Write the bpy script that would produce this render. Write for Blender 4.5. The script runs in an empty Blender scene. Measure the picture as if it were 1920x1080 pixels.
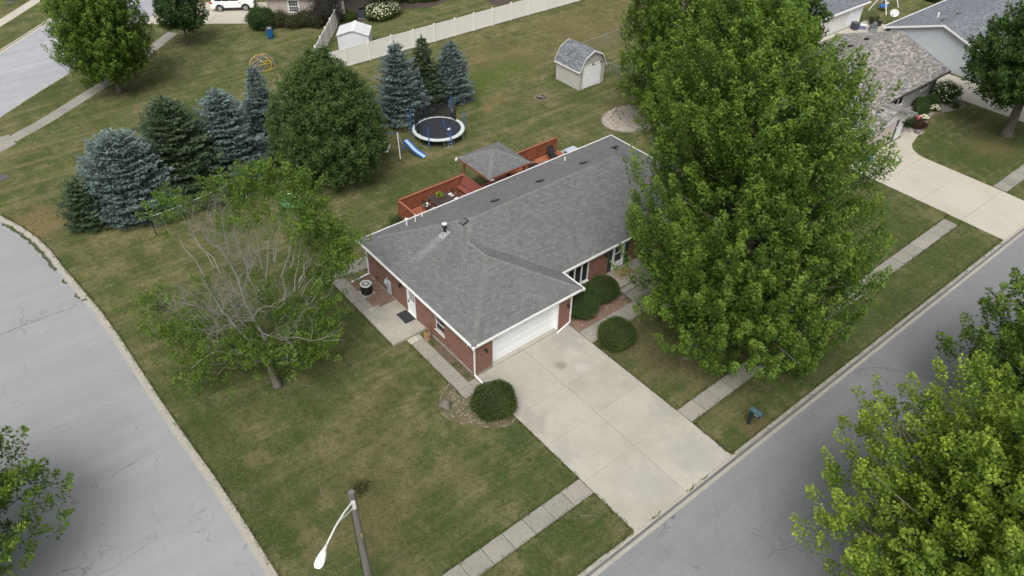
import bpy, bmesh, math, random
import numpy as np
from mathutils import Matrix, Vector
S = bpy.context.scene
COL = S.collection
R = math.radians
RNG = np.random.default_rng(7)
random.seed(11)

# ------------------------------------------------------------------ camera, sky, sun, exposure
cam = bpy.data.objects.new('camera', bpy.data.cameras.new('camera')); COL.objects.link(cam)
cam.data.lens = 26.625; cam.data.sensor_width = 36; cam.data.clip_start = .5; cam.data.clip_end = 3000
right, down, fwd = (.7784, -.6276, .0131), (-.3944, -.5052, -.7676), (.4884, .5923, -.6408)
cam.matrix_world = Matrix(((right[0], -down[0], -fwd[0], -17.23), (right[1], -down[1], -fwd[1], -24.02),
                           (right[2], -down[2], -fwd[2], 31.15), (0, 0, 0, 1)))
S.camera = cam
SUN_EL, SUN_AZ = R(56), R(222)          # azimuth measured from +X towards +Y
w = bpy.data.worlds.new('World'); S.world = w; w.use_nodes = True
nt = w.node_tree; bg = nt.nodes['Background']
sky = nt.nodes.new('ShaderNodeTexSky'); sky.sky_type = 'NISHITA'; sky.sun_disc = False
sky.sun_elevation = SUN_EL; sky.sun_rotation = R(90) - SUN_AZ
sky.air_density = 1.0; sky.dust_density = 6.0; sky.ozone_density = 1.0
hs = nt.nodes.new('ShaderNodeHueSaturation'); hs.inputs['Saturation'].default_value = .22
nt.links.new(sky.outputs[0], hs.inputs['Color']); nt.links.new(hs.outputs[0], bg.inputs['Color'])
bg.inputs['Strength'].default_value = .127
sun = bpy.data.objects.new('sun', bpy.data.lights.new('sun', 'SUN')); COL.objects.link(sun)
sun.data.energy = 1.42; sun.data.angle = R(32); sun.data.color = (1, .965, .91)
sd = Vector((math.cos(SUN_EL) * math.cos(SUN_AZ), math.cos(SUN_EL) * math.sin(SUN_AZ), math.sin(SUN_EL)))
sun.rotation_euler = sd.to_track_quat('Z', 'Y').to_euler(); sun.location = (0, 0, 60)
S.view_settings.view_transform = 'Standard'; S.view_settings.look = 'None'
S.view_settings.gamma = 1; S.view_settings.use_curve_mapping = False
S.view_settings.exposure = 0.36

# ------------------------------------------------------------------ materials
class NB:
    def __init__(s, name):
        s.m = bpy.data.materials.new(name); s.m.use_nodes = True
        s.t = s.m.node_tree; s.b = s.t.nodes['Principled BSDF']; s.co = None
    def n(s, typ, **kw):
        x = s.t.nodes.new(typ)
        for k, v in kw.items(): setattr(x, k, v)
        return x
    def l(s, a, b): s.t.links.new(a, b)
    def coords(s):
        if s.co is None: s.co = s.n('ShaderNodeTexCoord').outputs['Object']
        return s.co
    def noise(s, scale, detail=3, rough=.6, vec=None, stretch=None, rot=0):
        v = vec or s.coords()
        if stretch:
            mp = s.n('ShaderNodeMapping'); mp.inputs['Scale'].default_value = stretch
            mp.inputs['Rotation'].default_value = (0, 0, rot); s.l(v, mp.inputs[0]); v = mp.outputs[0]
        x = s.n('ShaderNodeTexNoise'); x.inputs['Scale'].default_value = scale
        x.inputs['Detail'].default_value = detail; x.inputs['Roughness'].default_value = rough
        s.l(v, x.inputs['Vector']); return x.outputs['Fac']
    def rng(s, val, lo, hi, a=0., b=1.):
        x = s.n('ShaderNodeMapRange'); x.inputs[1].default_value = lo; x.inputs[2].default_value = hi
        x.inputs[3].default_value = a; x.inputs[4].default_value = b; s.l(val, x.inputs[0]); return x.outputs[0]
    def math(s, op, a, b):
        x = s.n('ShaderNodeMath', operation=op)
        for i, v in ((0, a), (1, b)):
            if isinstance(v, (int, float)): x.inputs[i].default_value = v
            else: s.l(v, x.inputs[i])
        return x.outputs[0]
    def mix(s, fac, a, b, blend='MIX'):
        x = s.n('ShaderNodeMix', data_type='RGBA', blend_type=blend)
        for i, v in ((0, fac), (6, a), (7, b)):
            if isinstance(v, (int, float)): x.inputs[i].default_value = v
            elif isinstance(v, tuple): x.inputs[i].default_value = (*v, 1)
            else: s.l(v, x.inputs[i])
        return x.outputs[2]
    def bump(s, h, strength, dist):
        x = s.n('ShaderNodeBump'); x.inputs['Strength'].default_value = strength; x.inputs['Distance'].default_value = dist
        s.l(h, x.inputs['Height']); s.l(x.outputs[0], s.b.inputs['Normal'])

def mat(name, base, layers=(), rough=.8, bump=None, spec=.3, tint=False, metal=0., spots=()):
    """layers: (scale, detail, lo, hi, colour, factor[, stretch, rot]); spots: (x, y, radius, colour, factor)"""
    k = NB(name); c = base
    for L in layers:
        f = k.noise(L[0], L[1], stretch=L[6] if len(L) > 6 else None, rot=L[7] if len(L) > 7 else 0)
        f = k.math('MULTIPLY', k.rng(f, L[2], L[3]), L[5]); c = k.mix(f, c, L[4])
    if spots:
        wob = k.noise(1.7, 4)
        fl_ = k.n('ShaderNodeVectorMath', operation='MULTIPLY'); k.l(k.coords(), fl_.inputs[0]); fl_.inputs[1].default_value = (1, 1, 0); flat = fl_.outputs[0]
        for x, y, r, colr, fac in spots:
            d = k.n('ShaderNodeVectorMath', operation='DISTANCE'); k.l(flat, d.inputs[0]); d.inputs[1].default_value = (x, y, 0)
            f = k.math('ADD', k.math('DIVIDE', d.outputs['Value'], r), k.rng(wob, .3, .7, -.45, .45))
            c = k.mix(k.rng(f, 1.0, .45, 0, fac), c, colr)
    if tint:
        a = k.n('ShaderNodeAttribute', attribute_name='tint'); c = k.mix(1., c, a.outputs['Color'], 'MULTIPLY')
    if isinstance(c, tuple): k.b.inputs['Base Color'].default_value = (*c, 1)
    else: k.l(c, k.b.inputs['Base Color'])
    k.b.inputs['Roughness'].default_value = rough; k.b.inputs['Specular IOR Level'].default_value = spec
    k.b.inputs['Metallic'].default_value = metal
    if bump: k.bump(k.noise(bump[0], 4), bump[1], bump[2])
    return k.m

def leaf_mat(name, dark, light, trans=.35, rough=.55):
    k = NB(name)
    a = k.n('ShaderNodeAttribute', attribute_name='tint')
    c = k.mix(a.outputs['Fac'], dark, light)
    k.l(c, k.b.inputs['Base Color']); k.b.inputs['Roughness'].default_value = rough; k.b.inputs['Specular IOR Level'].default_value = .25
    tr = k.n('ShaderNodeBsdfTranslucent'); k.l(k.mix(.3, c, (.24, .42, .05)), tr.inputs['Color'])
    ms = k.n('ShaderNodeMixShader'); ms.inputs[0].default_value = trans
    out = k.t.nodes['Material Output']
    k.l(k.b.outputs[0], ms.inputs[1]); k.l(tr.outputs[0], ms.inputs[2]); k.l(ms.outputs[0], out.inputs['Surface'])
    return k.m

def brick_mat():
    k = NB('red_brick')
    sp = k.n('ShaderNodeSeparateXYZ'); k.l(k.coords(), sp.inputs[0])
    cb = k.n('ShaderNodeCombineXYZ'); k.l(k.math('ADD', sp.outputs[0], sp.outputs[1]), cb.inputs[0]); k.l(sp.outputs[2], cb.inputs[1])
    b = k.n('ShaderNodeTexBrick'); k.l(cb.outputs[0], b.inputs['Vector'])
    b.inputs['Scale'].default_value = 1; b.inputs['Brick Width'].default_value = .215; b.inputs['Row Height'].default_value = .075
    b.inputs['Mortar Size'].default_value = .012; b.inputs['Mortar Smooth'].default_value = .2; b.inputs['Bias'].default_value = -.1
    b.inputs['Color1'].default_value = (.26, .095, .058, 1); b.inputs['Color2'].default_value = (.11, .044, .033, 1)
    b.inputs['Mortar'].default_value = (.25, .19, .16, 1)
    c = k.mix(k.rng(k.noise(1.3, 4), .45, .75, 0, .35), b.outputs['Color'], (.24, .09, .045))
    c = k.mix(k.rng(k.noise(14, 2), .55, .8, 0, .45), c, (.09, .035, .03))
    k.l(c, k.b.inputs['Base Color']); k.b.inputs['Roughness'].default_value = .9
    k.bump(b.outputs['Fac'], -.6, .01); return k.m

def siding_mat(name, colr, pitch=.11):
    k = NB(name)
    sp = k.n('ShaderNodeSeparateXYZ'); k.l(k.coords(), sp.inputs[0])
    f = k.math('FRACT', k.math('DIVIDE', sp.outputs[2], pitch), 0)
    c = k.mix(k.rng(f, .0, .12, .35, 0), colr, tuple(v * .35 for v in colr))
    c = k.mix(k.rng(k.noise(.9, 4), .4, .8, 0, .22), c, tuple(v * .75 for v in colr))
    k.l(c, k.b.inputs['Base Color']); k.b.inputs['Roughness'].default_value = .55
    k.bump(f, .5, .012); return k.m

def road_mat(name, base, dark, light, crack=.35, streak=0.0):
    k = NB(name)
    c = k.mix(k.rng(k.noise(.5, 6, .7), .38, .68, 0, .55), base, dark)
    c = k.mix(k.rng(k.noise(.6, 4, stretch=(.05, 1.2, 1), rot=streak), .48, .66, 0, .45), c, light)
    c = k.mix(k.rng(k.noise(1.1, 4, stretch=(.05, 1.2, 1), rot=streak), .5, .66, 0, .35), c, dark)
    c = k.mix(k.rng(k.noise(3.5, 5, .75), .52, .66, 0, .3), c, light)
    c = k.mix(k.rng(k.noise(9, 3, .75), .5, .66, 0, .4), c, dark)
    c = k.mix(k.rng(k.noise(22, 3, .75), .52, .66, 0, .4), c, tuple(v * 1.25 for v in light))
    c = k.mix(k.rng(k.noise(1.9, 4, .6), .66, .73, 0, .5), c, tuple(v * .6 for v in dark))
    c = k.mix(k.rng(k.noise(.12, 3, .5), .5, .54, 0, .22), c, dark)
    for sc, wd, am in ((.16, .03, crack * .9), (.45, .022, crack * .6)):
        ws = k.n('ShaderNodeVectorMath', operation='ADD'); k.l(k.coords(), ws.inputs[0])
        nz = k.n('ShaderNodeTexNoise'); nz.inputs['Scale'].default_value = 1.1; nz.inputs['Detail'].default_value = 4; k.l(k.coords(), nz.inputs['Vector'])
        k.l(nz.outputs['Color'], ws.inputs[1])
        v = k.n('ShaderNodeTexVoronoi', feature='DISTANCE_TO_EDGE'); v.inputs['Scale'].default_value = sc; k.l(ws.outputs[0], v.inputs['Vector'])
        f = k.math('MULTIPLY', k.rng(v.outputs['Distance'], 0, wd * sc, 1, 0), k.rng(k.noise(.3, 2), .48, .62, 0, am * 2))
        c = k.mix(f, c, tuple(q * .5 for q in dark))
    k.l(c, k.b.inputs['Base Color']); k.b.inputs['Roughness'].default_value = .85; k.b.inputs['Specular IOR Level'].default_value = .25
    k.bump(k.noise(70, 3), .25, .01); return k.m

G1, G2, TAN, DKG = (.105, .134, .040), (.070, .106, .027), (.255, .21, .11), (.038, .062, .017)
lawn_spots = [(-15.2, 31.0, 2.6, (.24, .165, .085), .8), (-17, 38.6, 1.6, (.2, .15, .07), .7), (9.5, -12.0, .8, (.2, .14, .075), .9),
    (25.8, 24.4, 1.0, (.19, .15, .08), .5), (22.2, 26.6, 1.4, (.23, .17, .085), .7), (20.4, 25.6, .9, (.25, .18, .09), .7), (-9.5, -4.5, 2.0, (.17, .14, .065), .45),
    (-12.4, 4.6, 1.7, (.17, .14, .06), .45), (-6, 1, 2.6, (.17, .14, .065), .35), (8, 61.2, 1.6, (.3, .22, .12), .8),
    (-11.2, 5.5, 1.0, (.15, .12, .05), .4), (9.2, -5.0, 2.6, (.14, .115, .06), .6), (11.5, -7.2, 2.4, (.13, .105, .055), .6),
    (29, 33.5, 6, (.2, .15, .07), .5), (40, 34.5, 7, (.21, .15, .07), .55), (22, 35, 4, (.17, .14, .06), .45), (50, 36, 7, (.19, .14, .065), .5),
    (2.5, 44, 4, (.06, .095, .02), .5), (24, 30.8, 3.0, (.08, .125, .02), .8), (28, 31.2, 2.6, (.08, .125, .02), .7), (20.5, 29.6, 2.5, (.08, .125, .02), .8),
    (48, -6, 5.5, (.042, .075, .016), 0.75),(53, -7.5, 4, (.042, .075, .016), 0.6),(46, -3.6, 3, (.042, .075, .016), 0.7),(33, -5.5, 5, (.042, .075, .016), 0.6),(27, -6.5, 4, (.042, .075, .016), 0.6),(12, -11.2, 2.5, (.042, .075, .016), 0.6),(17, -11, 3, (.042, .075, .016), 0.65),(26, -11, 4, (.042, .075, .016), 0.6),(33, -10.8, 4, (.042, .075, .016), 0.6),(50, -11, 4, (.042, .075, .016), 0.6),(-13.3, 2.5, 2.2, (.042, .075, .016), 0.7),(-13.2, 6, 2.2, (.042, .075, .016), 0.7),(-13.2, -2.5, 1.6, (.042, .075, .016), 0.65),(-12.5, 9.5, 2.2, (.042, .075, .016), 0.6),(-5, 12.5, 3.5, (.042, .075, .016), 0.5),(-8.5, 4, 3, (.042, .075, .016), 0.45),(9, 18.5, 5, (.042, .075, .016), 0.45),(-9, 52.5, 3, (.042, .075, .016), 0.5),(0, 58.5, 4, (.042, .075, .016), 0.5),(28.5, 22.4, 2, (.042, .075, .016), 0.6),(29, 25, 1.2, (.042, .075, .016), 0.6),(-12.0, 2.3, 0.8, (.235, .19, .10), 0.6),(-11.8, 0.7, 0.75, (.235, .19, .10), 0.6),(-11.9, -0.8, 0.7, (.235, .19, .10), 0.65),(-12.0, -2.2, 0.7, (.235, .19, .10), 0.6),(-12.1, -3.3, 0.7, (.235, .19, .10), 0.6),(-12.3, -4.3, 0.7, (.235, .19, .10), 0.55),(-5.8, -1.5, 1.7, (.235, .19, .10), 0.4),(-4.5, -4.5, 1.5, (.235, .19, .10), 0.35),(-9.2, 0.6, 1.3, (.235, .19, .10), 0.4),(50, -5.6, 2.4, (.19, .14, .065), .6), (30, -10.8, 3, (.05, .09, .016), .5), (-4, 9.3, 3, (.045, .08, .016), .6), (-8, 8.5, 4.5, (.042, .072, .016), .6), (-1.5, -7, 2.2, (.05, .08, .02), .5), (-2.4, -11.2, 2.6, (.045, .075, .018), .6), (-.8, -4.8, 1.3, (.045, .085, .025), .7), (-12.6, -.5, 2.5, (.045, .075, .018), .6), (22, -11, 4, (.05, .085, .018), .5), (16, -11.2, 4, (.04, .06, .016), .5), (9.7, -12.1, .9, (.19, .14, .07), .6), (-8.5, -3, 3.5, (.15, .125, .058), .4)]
def lawn_mat(name, spots=()):
    k = NB(name)
    c = k.mix(k.rng(k.noise(.22, 5), .38, .64), G1, G2)
    c = k.mix(k.rng(k.noise(.14, 6, .7), .46, .64, 0, .7), c, TAN)
    c = k.mix(k.rng(k.noise(.55, 7, .75), .48, .59, 0, .8), c, (.27, .225, .12))
    c = k.mix(k.rng(k.noise(.38, 5, .68), .47, .62, 0, .85), c, (.048, .082, .018))
    c = k.mix(k.rng(k.noise(1.3, 5, .75), .5, .66, 0, .75), c, DKG)
    c = k.mix(k.rng(k.noise(.45, 4, stretch=(.10, 1.6, 1), rot=R(3)), .5, .64, 0, .55), c, TAN)
    c = k.mix(k.rng(k.noise(.8, 3, stretch=(.05, 1.5, 1), rot=R(-2)), .5, .6, 0, .5), c, (.05, .088, .02))
    c = k.mix(k.rng(k.noise(.9, 3, stretch=(1.4, .05, 1), rot=R(1)), .52, .62, 0, .32), c, (.2, .17, .085))
    wob = k.noise(1.5, 5)
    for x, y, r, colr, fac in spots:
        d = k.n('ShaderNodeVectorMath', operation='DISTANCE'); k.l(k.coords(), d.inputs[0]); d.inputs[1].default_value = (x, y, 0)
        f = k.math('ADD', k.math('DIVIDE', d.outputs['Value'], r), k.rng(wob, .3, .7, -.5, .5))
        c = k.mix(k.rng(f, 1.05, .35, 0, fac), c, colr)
    c = k.mix(k.rng(k.noise(3.2, 5, .75), .46, .66, 0, .55), c, DKG)
    c = k.mix(k.rng(k.noise(4.1, 5, .75), .5, .66, 0, .55), c, (.19, .165, .085))
    c = k.mix(k.rng(k.noise(9, 4, .75), .5, .66, 0, .6), c, (.032, .045, .014))
    c = k.mix(k.rng(k.noise(13, 3, .7), .54, .66, 0, .55), c, (.215, .195, .105))
    c = k.mix(k.rng(k.noise(30, 2, .7), .5, .68, 0, .5), c, (.03, .042, .013))
    k.l(c, k.b.inputs['Base Color']); k.b.inputs['Roughness'].default_value = .95; k.b.inputs['Specular IOR Level'].default_value = .1
    k.bump(k.noise(11, 5, .8), .9, .10); return k.m

CONC = ((.3, 6, .42, .66, (.32, .30, .255), .75), (.9, 5, .5, .75, (.29, .275, .24), .5), (9, 3, .5, .8, (.5, .485, .44), .35), (60, 2, .5, .75, (.27, .26, .23), .35))
m_lawn = lawn_mat('lawn_grass', lawn_spots)
m_lawn2 = lawn_mat('verge_grass')
m_conc = mat('driveway_concrete', (.40, .38, .33), CONC, .85, (40, .2, .006), tint=True, spots=((4.35, -2.35, .42, (.22, .19, .14), .75), (6.3, -1.0, 1.3, (.27, .265, .245), .55), (5.6, -11.2, 1.6, (.29, .285, .265), .5), (6.6, -8.2, 1.0, (.28, .27, .25), .5), (.4, -4.6, 1.0, (.27, .255, .22), .6), (.35, -7.2, .8, (.3, .29, .26), .5), (5.2, -3.2, .5, (.46, .45, .42), .35), (2.4, -11, 1.3, (.33, .32, .29), .5), (.5, -.7, .8, (.27, .26, .23), .5)))
m_walk = mat('sidewalk_concrete', (.295, .28, .24), ((.5, 5, .4, .7, (.215, .205, .175), .7), (4, 4, .5, .75, (.18, .172, .15), .5), (30, 2, .5, .75, (.17, .16, .145), .4)), .9, (40, .25, .006), tint=True)
m_patio = mat('patio_concrete', (.35, .335, .285), ((.8, 5, .42, .7, (.24, .23, .195), .7), (2.3, 5, .6, .72, (.52, .51, .47), .6), (40, 2, .5, .75, (.22, .21, .18), .35)), .9, (40, .2, .005))
m_conc2 = mat('pale_concrete', (.445, .415, .35), ((.3, 5, .4, .7, (.375, .345, .28), .7), (3, 4, .5, .8, (.52, .49, .435), .4), (45, 2, .5, .75, (.42, .4, .35), .3)), .85, (40, .15, .005))
m_curb = mat('curb_concrete', (.36, .342, .295), ((.7, 5, .4, .7, (.30, .285, .25), .7), (6, 4, .5, .75, (.25, .24, .21), .5), (45, 2, .5, .8, (.5, .48, .43), .3)), .9, (35, .25, .008))
m_gutd = mat('stained_gutter', (.145, .142, .138), ((.5, 5, .35, .7, (.10, .098, .096), .8), (4, 4, .5, .75, (.2, .195, .185), .5)), .9, (35, .2, .006))
m_gutter = mat('gutter_concrete', (.27, .262, .245), ((.5, 5, .35, .7, (.18, .176, .168), .8), (4, 4, .5, .75, (.34, .33, .3), .4)), .9, (35, .2, .006))
m_street = road_mat('street_asphalt', (.208, .212, .22), (.162, .166, .175), (.258, .261, .266), .5)
m_side = road_mat('side_street_asphalt', (.275, .282, .287), (.235, .24, .248), (.31, .313, .312), .5, R(100))
m_upst = road_mat('far_street_asphalt', (.33, .336, .36), (.235, .24, .265), (.42, .425, .44), .15, R(-35))
m_dirt = mat('bare_soil', (.105, .08, .055), ((3, 5, .4, .7, (.16, .125, .09), .8), (30, 3, .5, .75, (.05, .04, .03), .6), (9, 3, .58, .75, (.06, .09, .025), .8)), .95, (30, .5, .02))
m_rock = mat('landscape_rock', (.22, .15, .115), ((6, 4, .4, .7, (.16, .105, .08), .7), (1.2, 4, .52, .7, (.15, .13, .06), .6)), .95, (14, .9, .04))
m_mulch = mat('mulch', (.06, .045, .04), ((12, 4, .4, .7, (.1, .08, .065), .7),), .95, (20, .8, .03))
m_brick = brick_mat()
m_white = mat('white_trim', (.78, .78, .77), ((1.5, 4, .55, .8, (.66, .65, .62), .4),), .5)
m_whitep = mat('white_paint', (.85, .865, .88), ((.8, 3, .5, .8, (.80, .815, .825), .5),), .45)
m_offw = mat('weathered_white', (.68, .68, .67), ((2, 4, .45, .75, (.52, .52, .5), .6),), .6)
m_vinyl = mat('vinyl', (.74, .72, .68), ((1.2, 4, .5, .8, (.66, .64, .59), .5),), .5)
m_roofb = mat('roof_underlay', (.05, .05, .05), (), .95)
SHG = ((.28, 4, .4, .7, (.125, .129, .132), .4), (1.2, 5, .5, .75, (.128, .116, .102), .4), (70, 2, .45, .7, (.1, .1, .1), .5))
m_shing = mat('grey_shingle', (.155, .16, .161), SHG, .95, (90, .3, .004), tint=True, spots=tuple((3.0 - .3 * i, 7.35 + .02 * i, .42, (.225, .228, .225), .55 - .06 * i) for i in range(8)))
m_cap = mat('ridge_shingle', (.168, .171, .168), SHG[1:], .95, (90, .3, .004), tint=True)
m_shing2 = mat('brown_shingle', (.235, .220, .208), ((.4, 4, .4, .7, (.20, .188, .18), .4), (60, 2, .5, .7, (.2, .17, .16), .4)), .95, (90, .3, .004), tint=True)
m_shing3 = mat('blue_grey_shingle', (.17, .185, .205), ((.4, 4, .4, .7, (.13, .14, .155), .5), (60, 2, .5, .7, (.1, .11, .12), .4)), .95, (90, .3, .004), tint=True)
m_black = mat('black_metal', (.018, .018, .02), ((6, 3, .5, .8, (.04, .04, .042), .5),), .5)
m_blackp = mat('black_plastic', (.025, .026, .028), ((8, 3, .5, .8, (.05, .05, .052), .4),), .6)
m_paleg = mat('pale_grey_glass', (.20, .225, .235), ((2, 2, .45, .7, (.11, .13, .14), .6),), .15, None, .5)  # glass with a paler blue-grey base colour
m_glass = mat('window_glass', (.025, .03, .035), ((.8, 2, .4, .7, (.055, .062, .066), .6),), .06, None, .6)
m_grey = mat('grey_metal', (.30, .32, .33), ((3, 4, .5, .75, (.22, .23, .24), .5),), .5, metal=.3)
m_galv = mat('galvanised_steel', (.42, .44, .45), ((4, 4, .5, .75, (.3, .31, .32), .5),), .45, metal=.5)
m_lblue = mat('pale_grey_box', (.42, .47, .52), ((3, 4, .5, .8, (.33, .37, .41), .5),), .55)
m_deck = mat('stained_deck_wood', (.255, .088, .046), ((2.0, 4, .42, .7, (.19, .062, .034), .7), (16, 4, .5, .75, (.2, .055, .026), .5, (.2, 3, 1))), .75, (30, .2, .004), tint=True)
m_deckf = mat('deck_floor_wood', (.31, .112, .06), ((1.3, 4, .4, .7, (.25, .09, .05), .7), (25, 3, .5, .75, (.22, .065, .035), .5)), .8, (30, .2, .004), tint=True)
m_bench = mat('dark_red_deck_wood', (.2, .06, .045), ((2, 4, .45, .7, (.24, .1, .08), .6),), .7, (30, .2, .004), tint=True)
m_dkwood = mat('dark_brown_wood', (.055, .038, .036), ((3, 4, .45, .75, (.09, .068, .064), .6),), .5)
m_cush = mat('white_cushion', (.68, .70, .68), ((5, 3, .5, .8, (.56, .58, .56), .4),), .9)
m_paper = mat('brown_paper', (.34, .225, .125), ((5, 4, .4, .7, (.25, .16, .085), .6),), .85, (12, .6, .03))
m_bark = mat('grey_bark', (.145, .125, .105), ((5, 4, .45, .7, (.08, .068, .056), .7, (1, 1, .25)), (1, 3, .5, .7, (.2, .18, .155), .5)), .95, (16, .8, .03))
m_dead = mat('dead_branch_bark', (.215, .20, .18), ((1.5, 4, .45, .7, (.13, .12, .10), .7),), .95, (20, .5, .01))
m_dbark = mat('dark_bark', (.045, .036, .03), ((5, 4, .45, .7, (.08, .065, .05), .6),), .95)
m_blue = mat('blue_paint', (.03, .12, .45), ((4, 3, .5, .8, (.05, .17, .55), .5),), .5)
m_ltblue = mat('pale_blue_plastic', (.42, .55, .70), ((2, 3, .45, .8, (.34, .47, .63), .5),), .5)
m_padw = mat('pale_pad', (.52, .57, .555), ((1.2, 4, .45, .7, (.46, .52, .5), .6),), .6)
m_jump = mat('black_jump_mat', (.024, .026, .034), ((2, 3, .4, .7, (.034, .036, .045), .7),), .75)
m_yel = mat('yellow_paint', (.52, .34, .07), ((3, 3, .5, .8, (.42, .28, .08), .5),), .5)
m_purp = mat('violet_paint', (.16, .15, .34), (), .5); m_iron = mat('purple_grey_iron', (.10, .09, .105), (), .7)
m_bin = mat('blue_bin_plastic', (.012, .085, .26), ((3, 3, .5, .8, (.03, .12, .32), .5),), .55)
m_bin2 = mat('dark_slate_plastic', (.05, .06, .075), (), .55)
m_red = mat('dark_red_board', (.085, .02, .016), ((3, 4, .5, .75, (.05, .014, .012), .5),), .8)
m_mail = mat('dark_teal_paint', (.014, .035, .042), ((4, 4, .5, .75, (.03, .055, .062), .5),), .45)
m_mailtop = mat('weathered_teal', (.045, .085, .10), ((4, 4, .5, .75, (.07, .115, .13), .5),), .5)
m_pole = mat('weathered_pole_wood', (.16, .15, .135), ((3, 4, .45, .7, (.085, .08, .072), .7, (3, 3, .2)),), .9, (20, .5, .01))
m_sidB = siding_mat('beige_siding', (.47, .405, .355)); m_sidS = siding_mat('pale_grey_siding', (.52, .495, .46), .1)
m_sidG = siding_mat('grey_siding', (.40, .40, .39), .12); m_sidL = siding_mat('light_blue_grey_siding', (.47, .51, .55), .11)
m_shedw = mat('white_steel', (.60, .615, .63), ((1.2, 4, .4, .7, (.5, .515, .53), .6),), .45)
m_gdoor = mat('pale_pink_door', (.48, .41, .39), ((1, 3, .5, .8, (.43, .37, .35), .5),), .55)
m_dgrey = mat('dark_grey_trim', (.10, .105, .11), (), .6)
m_brown = mat('brown_gutter', (.06, .05, .045), (), .5)
m_teal = mat('dark_teal_shutter', (.022, .065, .06), ((3, 3, .5, .8, (.03, .085, .078), .5),), .5)
m_stone = mat('grey_boulder', (.17, .145, .125), ((4, 5, .4, .7, (.09, .08, .072), .7), (15, 3, .5, .75, (.26, .23, .2), .5)), .9, (8, .8, .05))
m_edge = mat('edging_stone', (.235, .205, .155), ((5, 4, .4, .7, (.15, .135, .09), .7),), .9, (20, .5, .01))
m_tanrug = mat('tan_mat', (.28, .20, .12), ((6, 4, .45, .7, (.2, .14, .085), .6),), .95)
m_copper = mat('brown_iron_pot', (.22, .13, .085), (), .8)
m_green = mat('green_net', (.09, .21, .085), ((9, 2, .45, .6, (.13, .29, .14), .7),), .8)
m_redlens = mat('red_lens', (.35, .02, .02), (), .3)
m_carw = mat('white_car_paint', (.80, .80, .80), (), .25, None, .5)
m_chrome = mat('bright_alloy', (.62, .62, .63), (), .3, metal=.7)
m_flower = mat('cream_flower', (.80, .76, .58), ((4, 2, .4, .7, (.72, .7, .45), .6),), .8)
m_pink = mat('pink_flower', (.65, .1, .22), (), .8)
m_rug = mat('dark_grey_mat', (.03, .033, .037), ((20, 3, .5, .75, (.055, .058, .06), .5),), .95)
m_soffit = mat('soffit_white', (.6, .6, .58), (), .7)
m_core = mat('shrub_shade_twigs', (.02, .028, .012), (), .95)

l_maple = leaf_mat('maple_leaf', (.024, .064, .010), (.26, .39, .055), .4)
l_mapleD = leaf_mat('dark_maple_leaf', (.02, .05, .011), (.085, .155, .03))
l_mapleY = leaf_mat('yellow_maple_leaf', (.045, .105, .014), (.42, .53, .068), .4)
l_ash = leaf_mat('ash_leaf', (.045, .10, .015), (.21, .31, .045))
l_pear = leaf_mat('pear_leaf', (.026, .055, .015), (.12, .185, .048), .28)
l_lin = leaf_mat('linden_leaf', (.022, .055, .014), (.06, .115, .03), .25)
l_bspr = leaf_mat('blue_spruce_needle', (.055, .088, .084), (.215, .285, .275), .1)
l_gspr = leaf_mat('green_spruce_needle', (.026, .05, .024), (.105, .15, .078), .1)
l_yew = leaf_mat('yew_needle', (.016, .034, .008), (.105, .148, .032), .15)
l_yewL = leaf_mat('light_yew_needle', (.018, .045, .012), (.09, .148, .036), .15)
l_burn = leaf_mat('brownish_hedge_leaf', (.03, .035, .016), (.11, .098, .045), .2)
l_smoke = leaf_mat('purple_leaf', (.016, .013, .018), (.075, .058, .066), .2)
l_hyd = leaf_mat('hydrangea_leaf', (.03, .06, .012), (.11, .175, .035), .25)
l_grass = leaf_mat('grass_blade', (.035, .05, .012), (.17, .15, .06), .25, .8)
l_weed = leaf_mat('weed_leaf', (.085, .12, .03), (.22, .27, .08), .35, .8)

# ------------------------------------------------------------------ object helpers
def tag(o, label, cat, group=None, kind=None):
    o['label'] = label; o['category'] = cat
    if group: o['group'] = group
    if kind: o['kind'] = kind
    return o
def empty(name, loc=(0, 0, 0), rz=0., parent=None):
    o = bpy.data.objects.new(name, None); COL.objects.link(o); o.location = loc; o.rotation_euler = (0, 0, rz)
    o.empty_display_size = .2
    if parent: o.parent = parent
    return o
def thing(name, label, cat, loc=(0, 0, 0), rz=0., group=None):
    return tag(empty(name, loc, rz), label, cat, group)
def setting(name, label=None):
    o = empty(name); o['kind'] = 'structure'
    if label: o['label'] = label
    return o
def link_mesh(name, me, material, parent=None, loc=None, kind=None, smooth=False):
    if material and not me.materials: me.materials.append(material)
    if smooth: me.polygons.foreach_set('use_smooth', np.ones(len(me.polygons), bool))
    o = bpy.data.objects.new(name, me); COL.objects.link(o)
    if parent: o.parent = parent
    if loc: o.location = loc
    if kind: o['kind'] = kind
    return o
def copy_tree(o, parent=None):
    c = o.copy(); COL.objects.link(c); c.parent = parent
    for ch in o.children: copy_tree(ch, c)
    return c

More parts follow.
